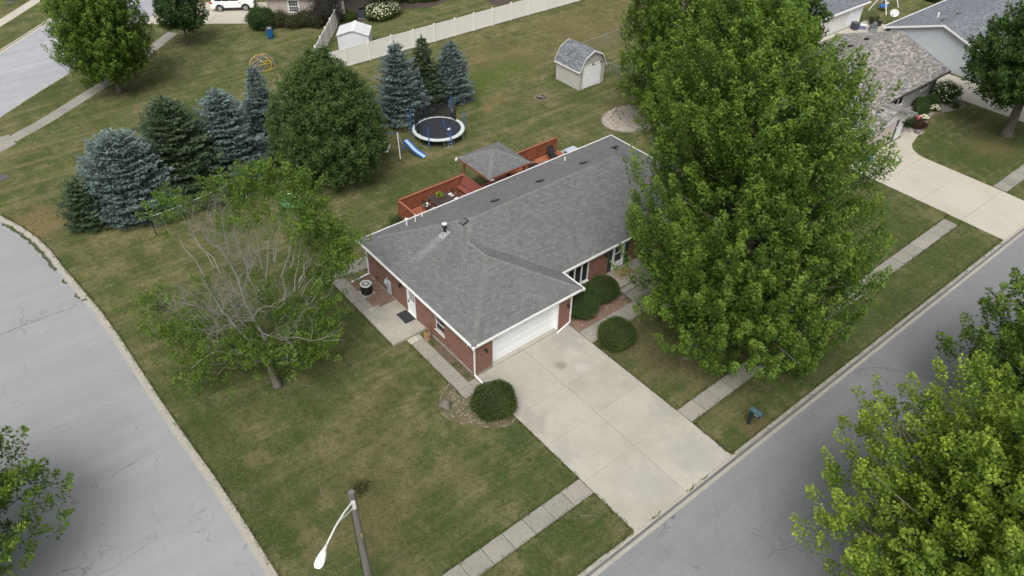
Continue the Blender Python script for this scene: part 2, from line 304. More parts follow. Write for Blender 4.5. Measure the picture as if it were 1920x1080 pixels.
class MB:
    def __init__(s): s.v = []; s.f = []; s.tint = []
    def add(s, vs, fs, t=1.):
        n = len(s.v); s.v += [tuple(p) for p in vs]; s.f += [tuple(i + n for i in f) for f in fs]; s.tint += [t] * len(fs); return s
    def box(s, x0, x1, y0, y1, z0, z1, t=1.):
        return s.add([(x0, y0, z0), (x1, y0, z0), (x1, y1, z0), (x0, y1, z0), (x0, y0, z1), (x1, y0, z1), (x1, y1, z1), (x0, y1, z1)],
            [(0, 3, 2, 1), (4, 5, 6, 7), (0, 1, 5, 4), (1, 2, 6, 5), (2, 3, 7, 6), (3, 0, 4, 7)], t)
    def cbox(s, x0, x1, y0, y1, z0, z1, b=.02, t=1.):
        """box with bevelled top edges"""
        lo = [(x0, y0, z0), (x1, y0, z0), (x1, y1, z0), (x0, y1, z0)]; mi = [(x, y, z1 - b) for x, y, _ in lo]
        up = [(x0 + b, y0 + b, z1), (x1 - b, y0 + b, z1), (x1 - b, y1 - b, z1), (x0 + b, y1 - b, z1)]
        fs = [(0, 3, 2, 1), (8, 9, 10, 11)]
        for i in range(4):
            j = (i + 1) % 4; fs += [(i, j, 4 + j, 4 + i), (4 + i, 4 + j, 8 + j, 8 + i)]
        return s.add(lo + mi + up, fs, t)
    def beam(s, p, q, w, h=None, t=1., up=(0, 0, 1)):
        p, q = Vector(p), Vector(q); d = (q - p).normalized(); h = h or w; upv = Vector(up)
        if abs(d.dot(upv)) > .98: upv = Vector((1, 0, 0))
        a = d.cross(upv).normalized() * w / 2; b = a.cross(d).normalized() * h / 2
        vs = [x + sa * a + sb * b for x in (p, q) for sa, sb in ((-1, -1), (1, -1), (1, 1), (-1, 1))]
        return s.add(vs, [(0, 3, 2, 1), (4, 5, 6, 7), (0, 1, 5, 4), (1, 2, 6, 5), (2, 3, 7, 6), (3, 0, 4, 7)], t)
    def tube(s, pts, r, n=8, cap=True):
        pts = [Vector(p) for p in pts]; rs = r if isinstance(r, (list, tuple)) else [r] * len(pts)
        base = len(s.v); prev = None
        for i, p in enumerate(pts):
            d = (pts[min(i + 1, len(pts) - 1)] - pts[max(i - 1, 0)]).normalized()
            if prev is None: a = d.cross(Vector((0, 0, 1)) if abs(d.z) < .95 else Vector((1, 0, 0))).normalized()
            else: a = (prev - prev.dot(d) * d).normalized()
            prev = a; b = d.cross(a)
            s.v += [tuple(p + (a * math.cos(2 * math.pi * j / n) + b * math.sin(2 * math.pi * j / n)) * rs[i]) for j in range(n)]
        for i in range(len(pts) - 1):
            for j in range(n):
                k = (j + 1) % n; s.f.append((base + i * n + j, base + i * n + k, base + (i + 1) * n + k, base + (i + 1) * n + j)); s.tint.append(1.)
        if cap:
            s.f.append(tuple(base + j for j in reversed(range(n)))); s.f.append(tuple(base + (len(pts) - 1) * n + j for j in range(n))); s.tint += [1., 1.]
        return s
    def lathe(s, prof, c=(0, 0, 0), n=20, sx=1., sy=1., a0=0., a1=2 * math.pi):
        base = len(s.v); full = abs(a1 - a0 - 2 * math.pi) < 1e-4; m = n if full else n + 1
        for r, z in prof:
            for j in range(m):
                a = a0 + (a1 - a0) * j / n; s.v.append((c[0] + r * sx * math.cos(a), c[1] + r * sy * math.sin(a), c[2] + z))
        for i in range(len(prof) - 1):
            for j in range(n):
                k = (j + 1) % m; s.f.append((base + i * m + j, base + i * m + k, base + (i + 1) * m + k, base + (i + 1) * m + j)); s.tint.append(1.)
        return s
    def prism(s, pts, z0, z1, t=1.):
        n = len(pts); a = sum(pts[i][0] * pts[(i + 1) % n][1] - pts[(i + 1) % n][0] * pts[i][1] for i in range(n))
        if a < 0: pts = pts[::-1]
        vs = [(x, y, z0) for x, y in pts] + [(x, y, z1) for x, y in pts]
        return s.add(vs, [tuple(reversed(range(n))), tuple(range(n, 2 * n))] + [(i, (i + 1) % n, n + (i + 1) % n, n + i) for i in range(n)], t)
    def mesh(s, name):
        me = bpy.data.meshes.new(name); me.from_pydata(s.v, [], s.f); me.update()
        if any(t != 1. for t in s.tint):
            at = me.attributes.new('tint', 'FLOAT_COLOR', 'CORNER')
            cols = np.repeat(np.array([x if isinstance(x, tuple) else (x, x, x) for x in s.tint], np.float32), [len(f) for f in s.f], axis=0)
            at.data.foreach_set('color', np.c_[cols, np.ones(len(cols), np.float32)].ravel())
        return me
    def out(s, name, material, parent=None, kind=None, smooth=False, bevel=0., loc=None):
        me = s.mesh(name)
        if 'tint' not in me.attributes:
            at = me.attributes.new('tint', 'FLOAT_COLOR', 'CORNER'); at.data.foreach_set('color', np.ones(len(me.loops) * 4, np.float32))
        o = link_mesh(name, me, material, parent, loc, kind, smooth)
        if bevel:
            b = o.modifiers.new('bevel', 'BEVEL'); b.width = bevel; b.segments = 2; b.limit_method = 'ANGLE'
        return o

def quads(name, P, tint, material, parent=None, kind=None):
    """P: (N,k,3) array -> N loose k-gons with a per-face tint"""
    N, k = P.shape[:2]; me = bpy.data.meshes.new(name)
    me.vertices.add(N * k); me.vertices.foreach_set('co', np.ascontiguousarray(P, np.float32).ravel())
    me.loops.add(N * k); me.loops.foreach_set('vertex_index', np.arange(N * k, dtype=np.int32))
    me.polygons.add(N); me.polygons.foreach_set('loop_start', np.arange(0, N * k, k, dtype=np.int32))
    me.update(calc_edges=True)
    at = me.attributes.new('tint', 'FLOAT', 'FACE'); at.data.foreach_set('value', np.asarray(tint, np.float32))
    return link_mesh(name, me, material, parent, None, kind)
def unit(a): return a / (np.linalg.norm(a, axis=-1, keepdims=True) + 1e-9)
def leaves(pos, axis, nrm, length, width, tri=False):
    """leaf blades: pos base centre, axis tip direction, nrm face normal"""
    a = unit(axis); b = unit(np.cross(nrm, a)); n = unit(np.cross(a, b)); L = length[:, None]; W = width[:, None]
    if tri: return np.stack([pos - b * W * .5, pos + b * W * .5 + n * L * .06, pos + a * L], 1)
    return np.stack([pos, pos + a * L * .45 + b * W * .5 + n * L * .08, pos + a * L, pos + a * L * .45 - b * W * .5 + n * L * .08], 1)

# ------------------------------------------------------------------ vegetation builders
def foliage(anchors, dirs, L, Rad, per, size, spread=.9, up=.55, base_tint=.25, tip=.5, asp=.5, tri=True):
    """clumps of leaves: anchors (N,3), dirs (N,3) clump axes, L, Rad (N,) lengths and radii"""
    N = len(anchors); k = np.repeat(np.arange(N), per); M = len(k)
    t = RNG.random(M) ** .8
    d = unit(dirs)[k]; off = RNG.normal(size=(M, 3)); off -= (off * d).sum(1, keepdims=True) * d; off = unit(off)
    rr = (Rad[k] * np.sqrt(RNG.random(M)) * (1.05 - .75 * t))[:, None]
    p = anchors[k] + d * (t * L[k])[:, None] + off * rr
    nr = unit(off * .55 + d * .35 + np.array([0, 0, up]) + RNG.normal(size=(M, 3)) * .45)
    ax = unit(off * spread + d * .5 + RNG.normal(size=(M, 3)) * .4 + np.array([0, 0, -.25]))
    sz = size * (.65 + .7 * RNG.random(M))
    tint = np.clip(base_tint + tip * t * (.4 + .6 * RNG.random(M)) + RNG.normal(size=M) * .1 + (RNG.random(N) * .3 - .15)[k], 0, 1)  # tips tinted lighter: young leaf colour plus painted highlights
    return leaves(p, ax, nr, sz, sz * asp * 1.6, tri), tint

def broadleaf(name, label, cat, base, H, prof, material, boughs, clumps, per, size, trunk_r=.28, trunk_h=None, group=None, bark=None, lumpy=.22,
              clumpL=(.7, 1.3), clumpR=(.28, .5), upright=.8, base_tint=.15, lean=(0, 0), inner=.5, seed=1, tip=.55, tri=True, loose=.16, tidy=.96):
    """prof: [(height fraction, crown radius)...]"""
    global RNG
    RNG = np.random.default_rng(seed); rnd = random.Random(seed)
    t = thing(name, label, cat, base, rnd.random() * .01, group)
    hs_, rs_ = zip(*prof); zb = hs_[0] * H; zt = hs_[-1] * H
    ph = RNG.random(8) * 6.28
    def rad(z, a):
        r = np.interp(z / H, hs_, rs_)
        return r * (1 + lumpy * (.5 * np.sin(3 * a + ph[0] + z * .5) + .35 * np.sin(5 * a + ph[1] - z * .9) + .4 * np.sin(z * 1.5 + ph[2] + 2 * a)))
    A = []; D = []; LL = []; RR = []; tb = MB(); bz = []
    th = trunk_h or zb * 1.1
    top = Vector((lean[0], lean[1], zt * .93))
    def axis(z):
        f = z / zt; return Vector((lean[0] * f * f + .18 * math.sin(z * .7 + ph[3]) * f, lean[1] * f * f + .18 * math.cos(z * .6 + ph[4]) * f, z))
    zs = [0, .25, .8] + [x * zt * .93 / 9 for x in range(1, 10)]; zs = sorted(zs)
    tb.tube([axis(z) for z in zs], [max(.03, trunk_r * (1.5 if z == 0 else 1.12 if z <= .25 else 1 - .93 * (z / zt))) for z in zs], 9)
    # heights weighted by crown radius
    zz = np.linspace(zb, zt, 200); wgt = np.interp(zz / H, hs_, rs_) + .25; cdf = np.cumsum(wgt) / wgt.sum()
    for i in range(boughs):
        z = float(np.interp((i + rnd.random()) / boughs, cdf, zz)); a = i * 2.399963 + rnd.uniform(-.35, .35)
        r = float(rad(z, a)) * rnd.uniform(.74, 1.0) * (1 if rnd.random() > .25 else inner)
        end = axis(z) + Vector((math.cos(a) * r, math.sin(a) * r, 0))
        z0 = max(min(th * rnd.uniform(.85, 1.3), z), z - r * rnd.uniform(.5, .95) - .2); st = axis(z0)
        mid = st.lerp(end, .5) + Vector((0, 0, -.06 * r + .1 * rnd.random()))
        br = max(.025, trunk_r * .32 * (1 - z0 / zt))
        tb.tube([st, st.lerp(mid, .5) + Vector((0, 0, -.02 * r)), mid, mid.lerp(end, .6), end], [br, br * .8, br * .6, br * .4, .012], 5, False)
        bd = (end - mid).normalized()
        for c in range(clumps):
            f = rnd.uniform(.42, 1.02); p = st.lerp(mid, f * 2) if f < .5 else mid.lerp(end, (f - .5) * 2)
            sp = loose * r + .2
            p = p + Vector((rnd.gauss(0, sp), rnd.gauss(0, sp), rnd.gauss(0, sp * .6)))
            ax_ = axis(max(zb, min(p.z, zt))); hv_ = Vector((p.x - ax_.x, p.y - ax_.y)); lim = float(np.interp(min(p.z + .5, zt) / H, hs_, rs_)) * tidy
            if hv_.length > lim: hv_ *= lim * rnd.uniform(.82, 1) / hv_.length; p.x, p.y = ax_.x + hv_.x, ax_.y + hv_.y
            A.append(p); out = Vector((p.x - st.x, p.y - st.y, 0)); out = out.normalized() if out.length > .01 else bd
            D.append(bd * .45 + out * .35 + Vector((rnd.gauss(0, .25), rnd.gauss(0, .25), upright)))
            LL.append(rnd.uniform(*clumpL)); RR.append(rnd.uniform(*clumpR))
    P, T = foliage(np.array(A), np.array(D), np.array(LL), np.array(RR), per, size, base_tint=base_tint, tip=tip, tri=tri)
    ok = P[:, :, 2].min(1) > .15
    tr = tb.out('trunk', bark or m_bark, t, smooth=True)
    quads('crown', P[ok], T[ok], material, t)
    return t

def conifer(name, label, base, H, Rm, material, seed, group, dens=1.0, shape=.9, droop=.12, zb=.25, rough=.16, bulge=0.):
    global RNG
    RNG = np.random.default_rng(seed); rnd = random.Random(seed)
    t = thing(name, label, 'spruce tree', base, 0, group)
    tb = MB().tube([(0, 0, 0), (0, 0, H * .5), (0, 0, H * .97)], [.16, .09, .015], 7)
    P0 = []; AX = []; SZ = []; TT = []
    nlev = int(H * 3.4); 
    for lv in range(nlev):
        f = lv / nlev; z = zb + (H * .97 - zb) * f
        R0 = Rm * ((1 - f) ** shape + bulge * math.sin(math.pi * f)) * (1 if f > .06 else .85) + .08
        nb = max(5, int((6 + R0 * 4.2) * dens))
        for b in range(nb):
            a = b * 6.283 / nb + lv * .7 + rnd.uniform(-.25, .25); L = R0 * (rnd.uniform(1 - 1.6 * rough, 1 + rough * .8) + .10 * math.sin(2 * a + seed) + .08 * math.sin(3 * a + z * 1.7 + seed)); bt = rnd.gauss(0, .12)
            if rnd.random() < .06: L *= .45; bt -= .15
            zz = z + rnd.uniform(-.14, .14); dirv = Vector((math.cos(a), math.sin(a), 0)); side = Vector((-dirv.y, dirv.x, 0))
            lift = .35 * f - droop
            pt = lambda s: dirv * (L * s) + Vector((0, 0, zz + L * (lift * s + .16 * s * s - droop * .6 * math.sin(3.1 * s))))
            if b % 3 == 0 and L > .4: tb.tube([pt(0), pt(.5), pt(.85)], [.022, .015, .006], 3, False)
            n = int(6 + L * 15)
            for i in range(n):
                s = .3 + .7 * (i + rnd.random()) / n; wmax = (1.05 - s) * .5 * L + .12
                o = rnd.uniform(-1, 1); p = pt(s) + side * (o * wmax) + Vector((0, 0, rnd.uniform(-.05, .05) - .10 * abs(o) * wmax))
                for q in range(3):
                    P0.append(p); AX.append(dirv * .8 + side * (o * 1.0 + rnd.gauss(0, .55)) + Vector((0, 0, rnd.gauss(.12, .35))))
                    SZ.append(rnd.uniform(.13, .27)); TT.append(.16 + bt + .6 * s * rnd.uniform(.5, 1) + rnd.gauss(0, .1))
    for i in range(40):
        P0.append(Vector((0, 0, H * .9 + .1 * H * i / 40))); AX.append(Vector((rnd.gauss(0, .5), rnd.gauss(0, .5), .7))); SZ.append(.2); TT.append(.7)
    P0 = np.array(P0); AX = np.array(AX); SZ = np.array(SZ)
    nr = np.array([0, 0, 1.]) + RNG.normal(size=P0.shape) * .55
    Q = leaves(P0, AX, nr, SZ, SZ * .45, True)
    tb.out('trunk', m_dbark, t); quads('crown', Q, np.clip(TT, 0, 1), material, t)
    return t

def bush(name, label, base, rx, ry, h, material, n, size, seed, cat='bush', group=None, flat=.0, lumpy=.05, jag=.05, core=.9, flowers=0, asp=.5, fl_mat=None, squash=1.0):
    """clipped or loose shrub: shaded inner body and a shell of leaves that follows a lumpy dome"""
    global RNG
    RNG = np.random.default_rng(seed)
    t = thing(name, label, cat, base, 0, group)
    u = unit(RNG.normal(size=(n, 3))); ph = RNG.random(6) * 6.28
    def surf(u):
        az = np.arctan2(u[:, 1], u[:, 0]); el = u[:, 2]
        k = 1 + lumpy * (np.sin(3 * az + ph[0] + 3 * el) + .7 * np.sin(5 * az + ph[1] - 4 * el) + .6 * np.sin(7 * el + ph[2] + 2 * az))
        p = u * k[:, None]; p = np.sign(p) * np.abs(p) ** squash
        return p * np.array([rx, ry, h * .5]) + np.array([0, 0, h * .5])
    p = surf(u); nn = unit(u / np.array([rx, ry, h * .5])); p += nn * (RNG.normal(size=(n, 1)) * jag - jag * .5)
    ok = p[:, 2] > .02; p, nn = p[ok], nn[ok]; m = len(p)
    ax = unit(nn * .7 + RNG.normal(size=(m, 3)) * .7 + np.array([0, 0, .25])); nr = unit(nn * .9 + RNG.normal(size=(m, 3)) * .6)
    sz = size * (.6 + .8 * RNG.random(m))
    T = np.clip(.42 + RNG.normal(size=m) * .26 + .1 * np.sin(p[:, 0] * 4 + ph[3]) + .08 * np.sin(p[:, 1] * 5), 0, 1)
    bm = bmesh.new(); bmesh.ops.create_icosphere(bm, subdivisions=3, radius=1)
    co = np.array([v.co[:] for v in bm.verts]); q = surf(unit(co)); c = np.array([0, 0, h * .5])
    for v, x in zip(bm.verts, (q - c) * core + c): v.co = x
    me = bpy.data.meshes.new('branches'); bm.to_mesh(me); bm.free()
    link_mesh('branches', me, m_core, t, smooth=True)  # closed dark body instead of separate branches; the inner shade is its colour
    quads('foliage', leaves(p, ax, nr, sz, sz * asp, True), T, material, t)
    if flowers:
        f = unit(RNG.normal(size=(flowers, 3)) + np.array([0, 0, .5])); fp = surf(f); fp = fp[fp[:, 2] > .25]
        mb = MB()
        for x, y, z in fp:
            r = random.uniform(.05, .10); mb.add([(x, y, z + r)] + [(x + r * math.cos(i * 1.257), y + r * math.sin(i * 1.257), z + r * .2) for i in range(5)] + [(x, y, z - r * .7)],
                [(0, 1 + i, 1 + (i + 1) % 5) for i in range(5)] + [(6, 1 + (i + 1) % 5, 1 + i) for i in range(5)])
        mb.out('blossom', fl_mat or m_flower, t, kind='stuff')
    return t

# ------------------------------------------------------------------ roofs
def clip_poly(sub, clip):
    """Sutherland-Hodgman in 2D, clip convex and counter-clockwise"""
    out = sub
    for i in range(len(clip)):
        a, b = clip[i], clip[(i + 1) % len(clip)]; inp, out = out, []
        if not inp: return []
        side = lambda p: (b[0] - a[0]) * (p[1] - a[1]) - (b[1] - a[1]) * (p[0] - a[0])
        for j in range(len(inp)):
            p, q = inp[j - 1], inp[j]; sp, sq = side(p), side(q)
            if sq >= 0:
                if sp < 0: t = sp / (sp - sq); out.append((p[0] + t * (q[0] - p[0]), p[1] + t * (q[1] - p[1])))
                out.append(q)
            elif sp >= 0: t = sp / (sp - sq); out.append((p[0] + t * (q[0] - p[0]), p[1] + t * (q[1] - p[1])))
    return out
def frame(pts, origin=None, udir=None):
    p = [Vector(q) for q in pts]; n = Vector((0, 0, 0))
    for i in range(len(p)): n += p[i].cross(p[(i + 1) % len(p)])
    n.normalize()
    if n.z < 0: n = -n
    u = Vector(udir).normalized() if udir else (p[1] - p[0]).normalized(); v = n.cross(u).normalized()
    if v.z < 0: u, v = -u, -v
    return Vector(origin) if origin else p[0], u, v, n
def shingle_plane(mb, pts, expo, tab, gap, tones, singles=None, lift=.018, origin=None, udir=None, rag=0.):
    o, u, v, n = frame(pts, origin, udir)
    P2 = [((Vector(q) - o).dot(u), (Vector(q) - o).dot(v)) for q in pts]
    ar = sum(P2[i][0] * P2[(i + 1) % len(P2)][1] - P2[(i + 1) % len(P2)][0] * P2[i][1] for i in range(len(P2)))
    if ar < 0: P2 = P2[::-1]
    u0, u1 = min(p[0] for p in P2), max(p[0] for p in P2); v0, v1 = min(p[1] for p in P2), max(p[1] for p in P2)
    j = math.floor(v0 / expo)
    while j * expo < v1:
        a = j * expo; off = (j % 2) * tab / 2 + random.uniform(-.01, .01); i = math.floor((u0 - off) / tab)
        while i * tab + off < u1:
            x0 = i * tab + off + gap / 2; x1 = x0 + tab - gap; dz = random.uniform(-rag, rag)
            tone = random.choice(tones) * random.uniform(.93, 1.07)
            q = clip_poly([(x0, a + dz), (x1, a + dz), (x1, a + expo + .012), (x0, a + expo + .012)], P2)
            if len(q) >= 3:
                full = len(q) == 4 and abs((q[2][0] - q[0][0]) * (q[2][1] - q[0][1])) > (tab - gap) * expo * .98
                H = lambda p: .003 + lift * (1 - min(1, max(0, (p[1] - a) / (expo + .012))))
                if singles is not None and full and len(singles) < 300: singles.append((o + u * x0 + v * (a + dz), u, v, n, tone))
                else:
                    k = len(q); base = len(mb.v); c = (tone, tone, tone)
                    vs = [o + u * p[0] + v * p[1] + n * H(p) for p in q]; fs = [tuple(range(k))]
                    for e in range(k):
                        p1, p2 = q[e], q[(e + 1) % k]
                        if abs(p1[1] - a - dz) < 1e-5 and abs(p2[1] - a - dz) < 1e-5:
                            vs += [o + u * p1[0] + v * p1[1], o + u * p2[0] + v * p2[1]]; m = len(vs); fs.append((m - 2, m - 1, (e + 1) % k, e))
                    mb.add(vs, fs, c)
            i += 1
        j += 1
def single_shingles(singles, parent, material, expo, tab, gap, lift=.018):
    vs = {}
    for k, tone in enumerate((.8, .9, .98, 1.06, 1.16)):
        w, h = tab - gap, expo + .012
        vs[k] = (MB().add([(0, 0, .003 + lift), (w, 0, .003 + lift), (w, h, .003), (0, h, .003), (0, 0, 0), (w, 0, 0)], [(0, 1, 2, 3), (4, 5, 1, 0)], (tone + 1e-4,) * 3)).mesh('shingle')
        vs[k].materials.append(material)
    for p, u, v, n, tone in singles:
        o = bpy.data.objects.new('shingle', vs[min(4, max(0, int((tone - .75) / .09)))]); COL.objects.link(o); o.parent = parent
        o.matrix_local = Matrix(((u.x, v.x, n.x, p.x), (u.y, v.y, n.y, p.y), (u.z, v.z, n.z, p.z), (0, 0, 0, 1)))
def ridge_caps(mb, p, q, n1, n2, w=.14, step=.15, lift=.02):
    p, q = Vector(p), Vector(q); d = (q - p); L = d.length; d.normalize()
    ds = []
    for n in (n1, n2):
        s = d.cross(n).normalized()
        if s.dot(n1 + n2 - n * 2) < 0 and False: s = -s
        ds.append(s)
    if ds[0].dot(n1) > 0 or True:
        # make each side vector run down its own plane, away from the other plane
        for i, (n, m) in enumerate(((n1, n2), (n2, n1))):
            if ds[i].dot(m) > 0: ds[i] = -ds[i]
    nm = (n1 + n2).normalized(); k = int(L / step)
    for i in range(k):
        a, b = p + d * (i * step), p + d * (min(L, (i + 1) * step + .03)); t = random.uniform(.88, 1.1)
        h0, h1 = lift + .014, lift + .003
        vs = [a + ds[0] * w + n1 * h0 * .7, a + nm * h0, a + ds[1] * w + n2 * h0 * .7, b + ds[0] * w + n1 * h1 * .7, b + nm * h1, b + ds[1] * w + n2 * h1 * .7,
              a + ds[0] * w, a, a + ds[1] * w]
        mb.add(vs, [(0, 1, 4, 3), (1, 2, 5, 4), (6, 7, 1, 0), (7, 8, 2, 1)], (t, t, t))
def pnorm(pts):
    return frame(pts)[3]

# ------------------------------------------------------------------ walls with openings
def wall(mb, axis, c, a0, a1, z0, z1, th, ops=()):
    """axis 'x': wall runs along x at y=c..c+th; 'y': runs along y at x=c..c+th; ops (a0,a1,z0,z1)"""
    xs = sorted({a0, a1, *[o[0] for o in ops], *[o[1] for o in ops]}); zs = sorted({z0, z1, *[o[2] for o in ops], *[o[3] for o in ops]})
    for i in range(len(xs) - 1):
        for j in range(len(zs) - 1):
            mx, mz = (xs[i] + xs[i + 1]) / 2, (zs[j] + zs[j + 1]) / 2
            if any(o[0] < mx < o[1] and o[2] < mz < o[3] for o in ops): continue
            lo, hi = min(c, c + th), max(c, c + th)
            if axis == 'x': mb.box(xs[i], xs[i + 1], lo, hi, zs[j], zs[j + 1])
            else: mb.box(lo, hi, xs[i], xs[i + 1], zs[j], zs[j + 1])

# ------------------------------------------------------------------ ground, streets, kerbs
gnd = MB().prism([(-700, -700), (900, -700), (900, 900), (-700, 900)], -1.2, -.6).out('ground', m_lawn2, kind='structure')
SIDE = [(-17.2, 33.5), (-16.4, 31.2), (-15.85, 29.2), (-15.5, 26.9), (-15.32, 24.4), (-15.12, 22.4), (-14.92, 20.4), (-14.72, 18.5), (-14.56, 15), (-14.48, 11.8),
        (-14.4, 8.8), (-14.28, 5.8), (-14.1, 2.7), (-14.0, -.2), (-13.98, -2.6), (-13.95, -5.5), (-13.5, -8.4), (-12.2, -11.0), (-10.2, -12.2), (-8, -12.45)]
TNEAR = [(100, 180), (40, 105), (14, 74.5), (3.3, 64.2), (-6.6, 55.7), (-10.4, 52.7), (-13.9, 49.7), (-19, 45.3), (-21.8, 42.8), (-22.8, 41.3), (-22.3, 39.6), (-19.6, 36.8)]
lawn_outline = TNEAR + SIDE + [(-.08, -12.45), (-.08, -9.8), (7.03, -9.8), (7.03, -12.45), (37.15, -12.45), (37.15, -9.8), (43.55, -9.8), (43.55, -12.45), (56.6, -12.45), (56.6, -9.8), (61.2, -9.8), (61.2, -12.45), (300, -12.45), (300, 180)]
MB().prism([(-1, -12.4), (70, -12.4), (70, -9), (-1, -9)], -.6, -.2).out('ground', m_dirt, kind='structure')
lawn = MB().prism(lawn_outline, -.6, 0).out('lawn', m_lawn, kind='structure')
MB().prism([(-300, -300), (300, -300), (300, -22.2), (-300, -22.2)], -.6, 0).out('lawn', m_lawn2, kind='structure')
MB().prism([(-69, -12.45), (-28, -12.45), (-24.9, -9.5), (-24.6, 0), (-25, 18), (-27, 28), (-31, 33.5)], -.6, -.002).out('lawn', m_lawn2, kind='structure')
TFAR = [(-60, 24), (-30, 47.6), (-10.7, 65.6), (-4.5, 71.8), (-3.2, 73.4), (8, 86), (60, 150), (100, 200)]
MB().prism(TFAR + [(100, 500), (-300, 500), (-300, 24)], -.6, -.001).out('lawn', m_lawn2, kind='structure')
MB().prism([(-300, -22.2), (300, -22.2), (300, -12.45), (-300, -12.45)], -.6, -.1).out('street', m_street, kind='structure')
MB().prism([(p[0] + .12, p[1]) for p in SIDE] + [(-8, -12.45), (-28, -12.45), (-24.9, -9.5), (-24.6, 0), (-25, 18), (-27, 28), (-31, 33.5), (-30, 38), (-22, 42)], -.6, -.104).out('side_street', m_side, kind='structure')
MB().prism(TNEAR + [(-30, 38), (-60, 14)] + TFAR, -.6, -.108).out('far_street', m_upst, kind='structure')

def seam(pts, w, label_, m):
    MB().add([(x, y - w / 2, -.0995) for x, y in pts] + [(x, y + w / 2, -.0995) for x, y in pts], [(i, i + 1, len(pts) + i + 1, len(pts) + i) for i in range(len(pts) - 1)]).out('street_joint', m, kind='structure')
m_seam = mat('joint_sealant', (.06, .06, .062), ((3, 4, .42, .6, (.22, .22, .22), .9),), .9)
m_seam2 = mat('faint_joint', (.17, .17, .172), ((1.5, 4, .42, .6, (.25, .252, .255), 1.),), .9)
rj = random.Random(2)
seam([(-24.5 + .55 * i, 20.2 + rj.gauss(0, .045)) for i in range(17)], .05, '', m_seam)
seam([(-24.5 + .55 * i, .3 + .05 * i + rj.gauss(0, .09)) for i in range(18)], .035, '', m_seam2)
seam([(-24.5 + .55 * i, 10.6 + rj.gauss(0, .07)) for i in range(18)], .03, '', m_seam2)
def offset(pts, d):
    out = []
    for i, p in enumerate(pts):
        a, b = pts[max(0, i - 1)], pts[min(len(pts) - 1, i + 1)]; tx, ty = b[0] - a[0], b[1] - a[1]; L = math.hypot(tx, ty)
        out.append((p[0] - ty / L * d, p[1] + tx / L * d))
    return out
def resample(pts, step):
    out = [pts[0]]; acc = 0.
    for a, b in zip(pts, pts[1:]):
        L = math.hypot(b[0] - a[0], b[1] - a[1]); s = step - acc
        while s <= L: out.append((a[0] + (b[0] - a[0]) * s / L, a[1] + (b[1] - a[1]) * s / L)); s += step
        acc = (acc + L) % step
    return out
def kerb(name, pts, side, step=3.05, drop=(), pan=.33, m1=m_curb, m2=m_gutter):
    """kerb stones and gutter pans as pieces; side=+1: street on the left of the walking direction"""
    root = setting(name); P = resample(pts, step / 5); n = 5
    for i in range(0, len(P) - 1, n):
        seg = P[i:i + n + 1]
        if len(seg) < 2: continue
        lo = len(seg); mid = seg[lo // 2]; dz = -.075 if any(x0 < mid[0] < x1 for x0, x1 in drop) else random.uniform(-.006, .006)
        o0, o1, o2, o3 = seg, offset(seg, .13 * side), offset(seg, .17 * side), offset(seg, (.17 + pan) * side); oa, ob = offset(seg, (.17 + pan * .42) * side), offset(seg, (.17 + pan * .42 + .002) * side)
        for nm, prof, mt in (('curb_stone', [(o0, -.12), (o0, .015 + dz), (o1, .012 + dz), (o2, -.098), (o2, -.12)], m1), ('gutter_invert', [(o2, -.12), (o2, -.099), (oa, -.095), (oa, -.12)], m_gutd if m2 is m_gutter else m2), ('gutter_pan', [(ob, -.12), (ob, -.095), (o3, -.086), (o3, -.12)], m_curb if m2 is m_gutter else m2)):
            mb = MB(); k = len(prof); vs = []
            for j in range(lo):
                for q, z in prof:
                    x, y = q[j]
                    if j in (0, lo - 1):
                        s = .012 if j == 0 else -.012; a, b = seg[0], seg[-1]; L = math.hypot(b[0] - a[0], b[1] - a[1]); x += (b[0] - a[0]) / L * s; y += (b[1] - a[1]) / L * s
                    vs.append((x, y, z))
            fs = [(j * k + e, j * k + e + 1, (j + 1) * k + e + 1, (j + 1) * k + e) for j in range(lo - 1) for e in range(k - 1)] + [tuple(range(k))[::-1], tuple((lo - 1) * k + e for e in range(k))]
            mb.add(vs, fs).out(nm, mt, root)
    return root
kerb('street_curb', [(-8, -12.45), (44, -12.45)], -1, 3.05, [(-.3, 7.2), (36.9, 44)])
kerb('far_side_curb', [(-20, -22.2), (60, -22.2)], 1, 3.05)
kerb('side_street_curb', SIDE[:-1], -1, 3.05, pan=.22, m2=m_curb)
kerb('far_street_curb', [(3.0, 64.0)] + TNEAR[4:11], -1, 3.05, pan=.25, m2=m_curb)
kerb('far_street_curb', TFAR[1:6], -1, 3.05, pan=.35, m1=m_conc2, m2=m_conc2)

def slabs(root, pts, width, length, material, top=.022, name='concrete_slab', gap=.014):
    P = resample(pts, length); L_, R_ = offset(P, width / 2), offset(P, -width / 2)
    for i in range(len(P) - 1):
        a, b, c, d = L_[i], L_[i + 1], R_[i + 1], R_[i]; f = gap / length
        ii = lambda p, q, t: (p[0] + (q[0] - p[0]) * t, p[1] + (q[1] - p[1]) * t)
        z = top + random.uniform(-.006, .006)
        q = [ii(a, b, f), ii(a, b, 1 - f), ii(d, c, 1 - f), ii(d, c, f)]; cx, cy = sum(p[0] for p in q) / 4, sum(p[1] for p in q) / 4
        up = [(cx + (x - cx) * .985, cy + (y - cy) * .985) for x, y in q]; t = random.uniform(.88, 1.06)
        MB().add([(x, y, -.1) for x, y in q] + [(x, y, z - .01) for x, y in q] + [(x, y, z) for x, y in up],
            [(11, 10, 9, 8)] + [(e, e + 4, (e + 1) % 4 + 4, (e + 1) % 4) for e in range(4)] + [(e + 4, e + 8, (e + 1) % 4 + 8, (e + 1) % 4 + 4) for e in range(4)], (t, t, t)).out(name, material, root)
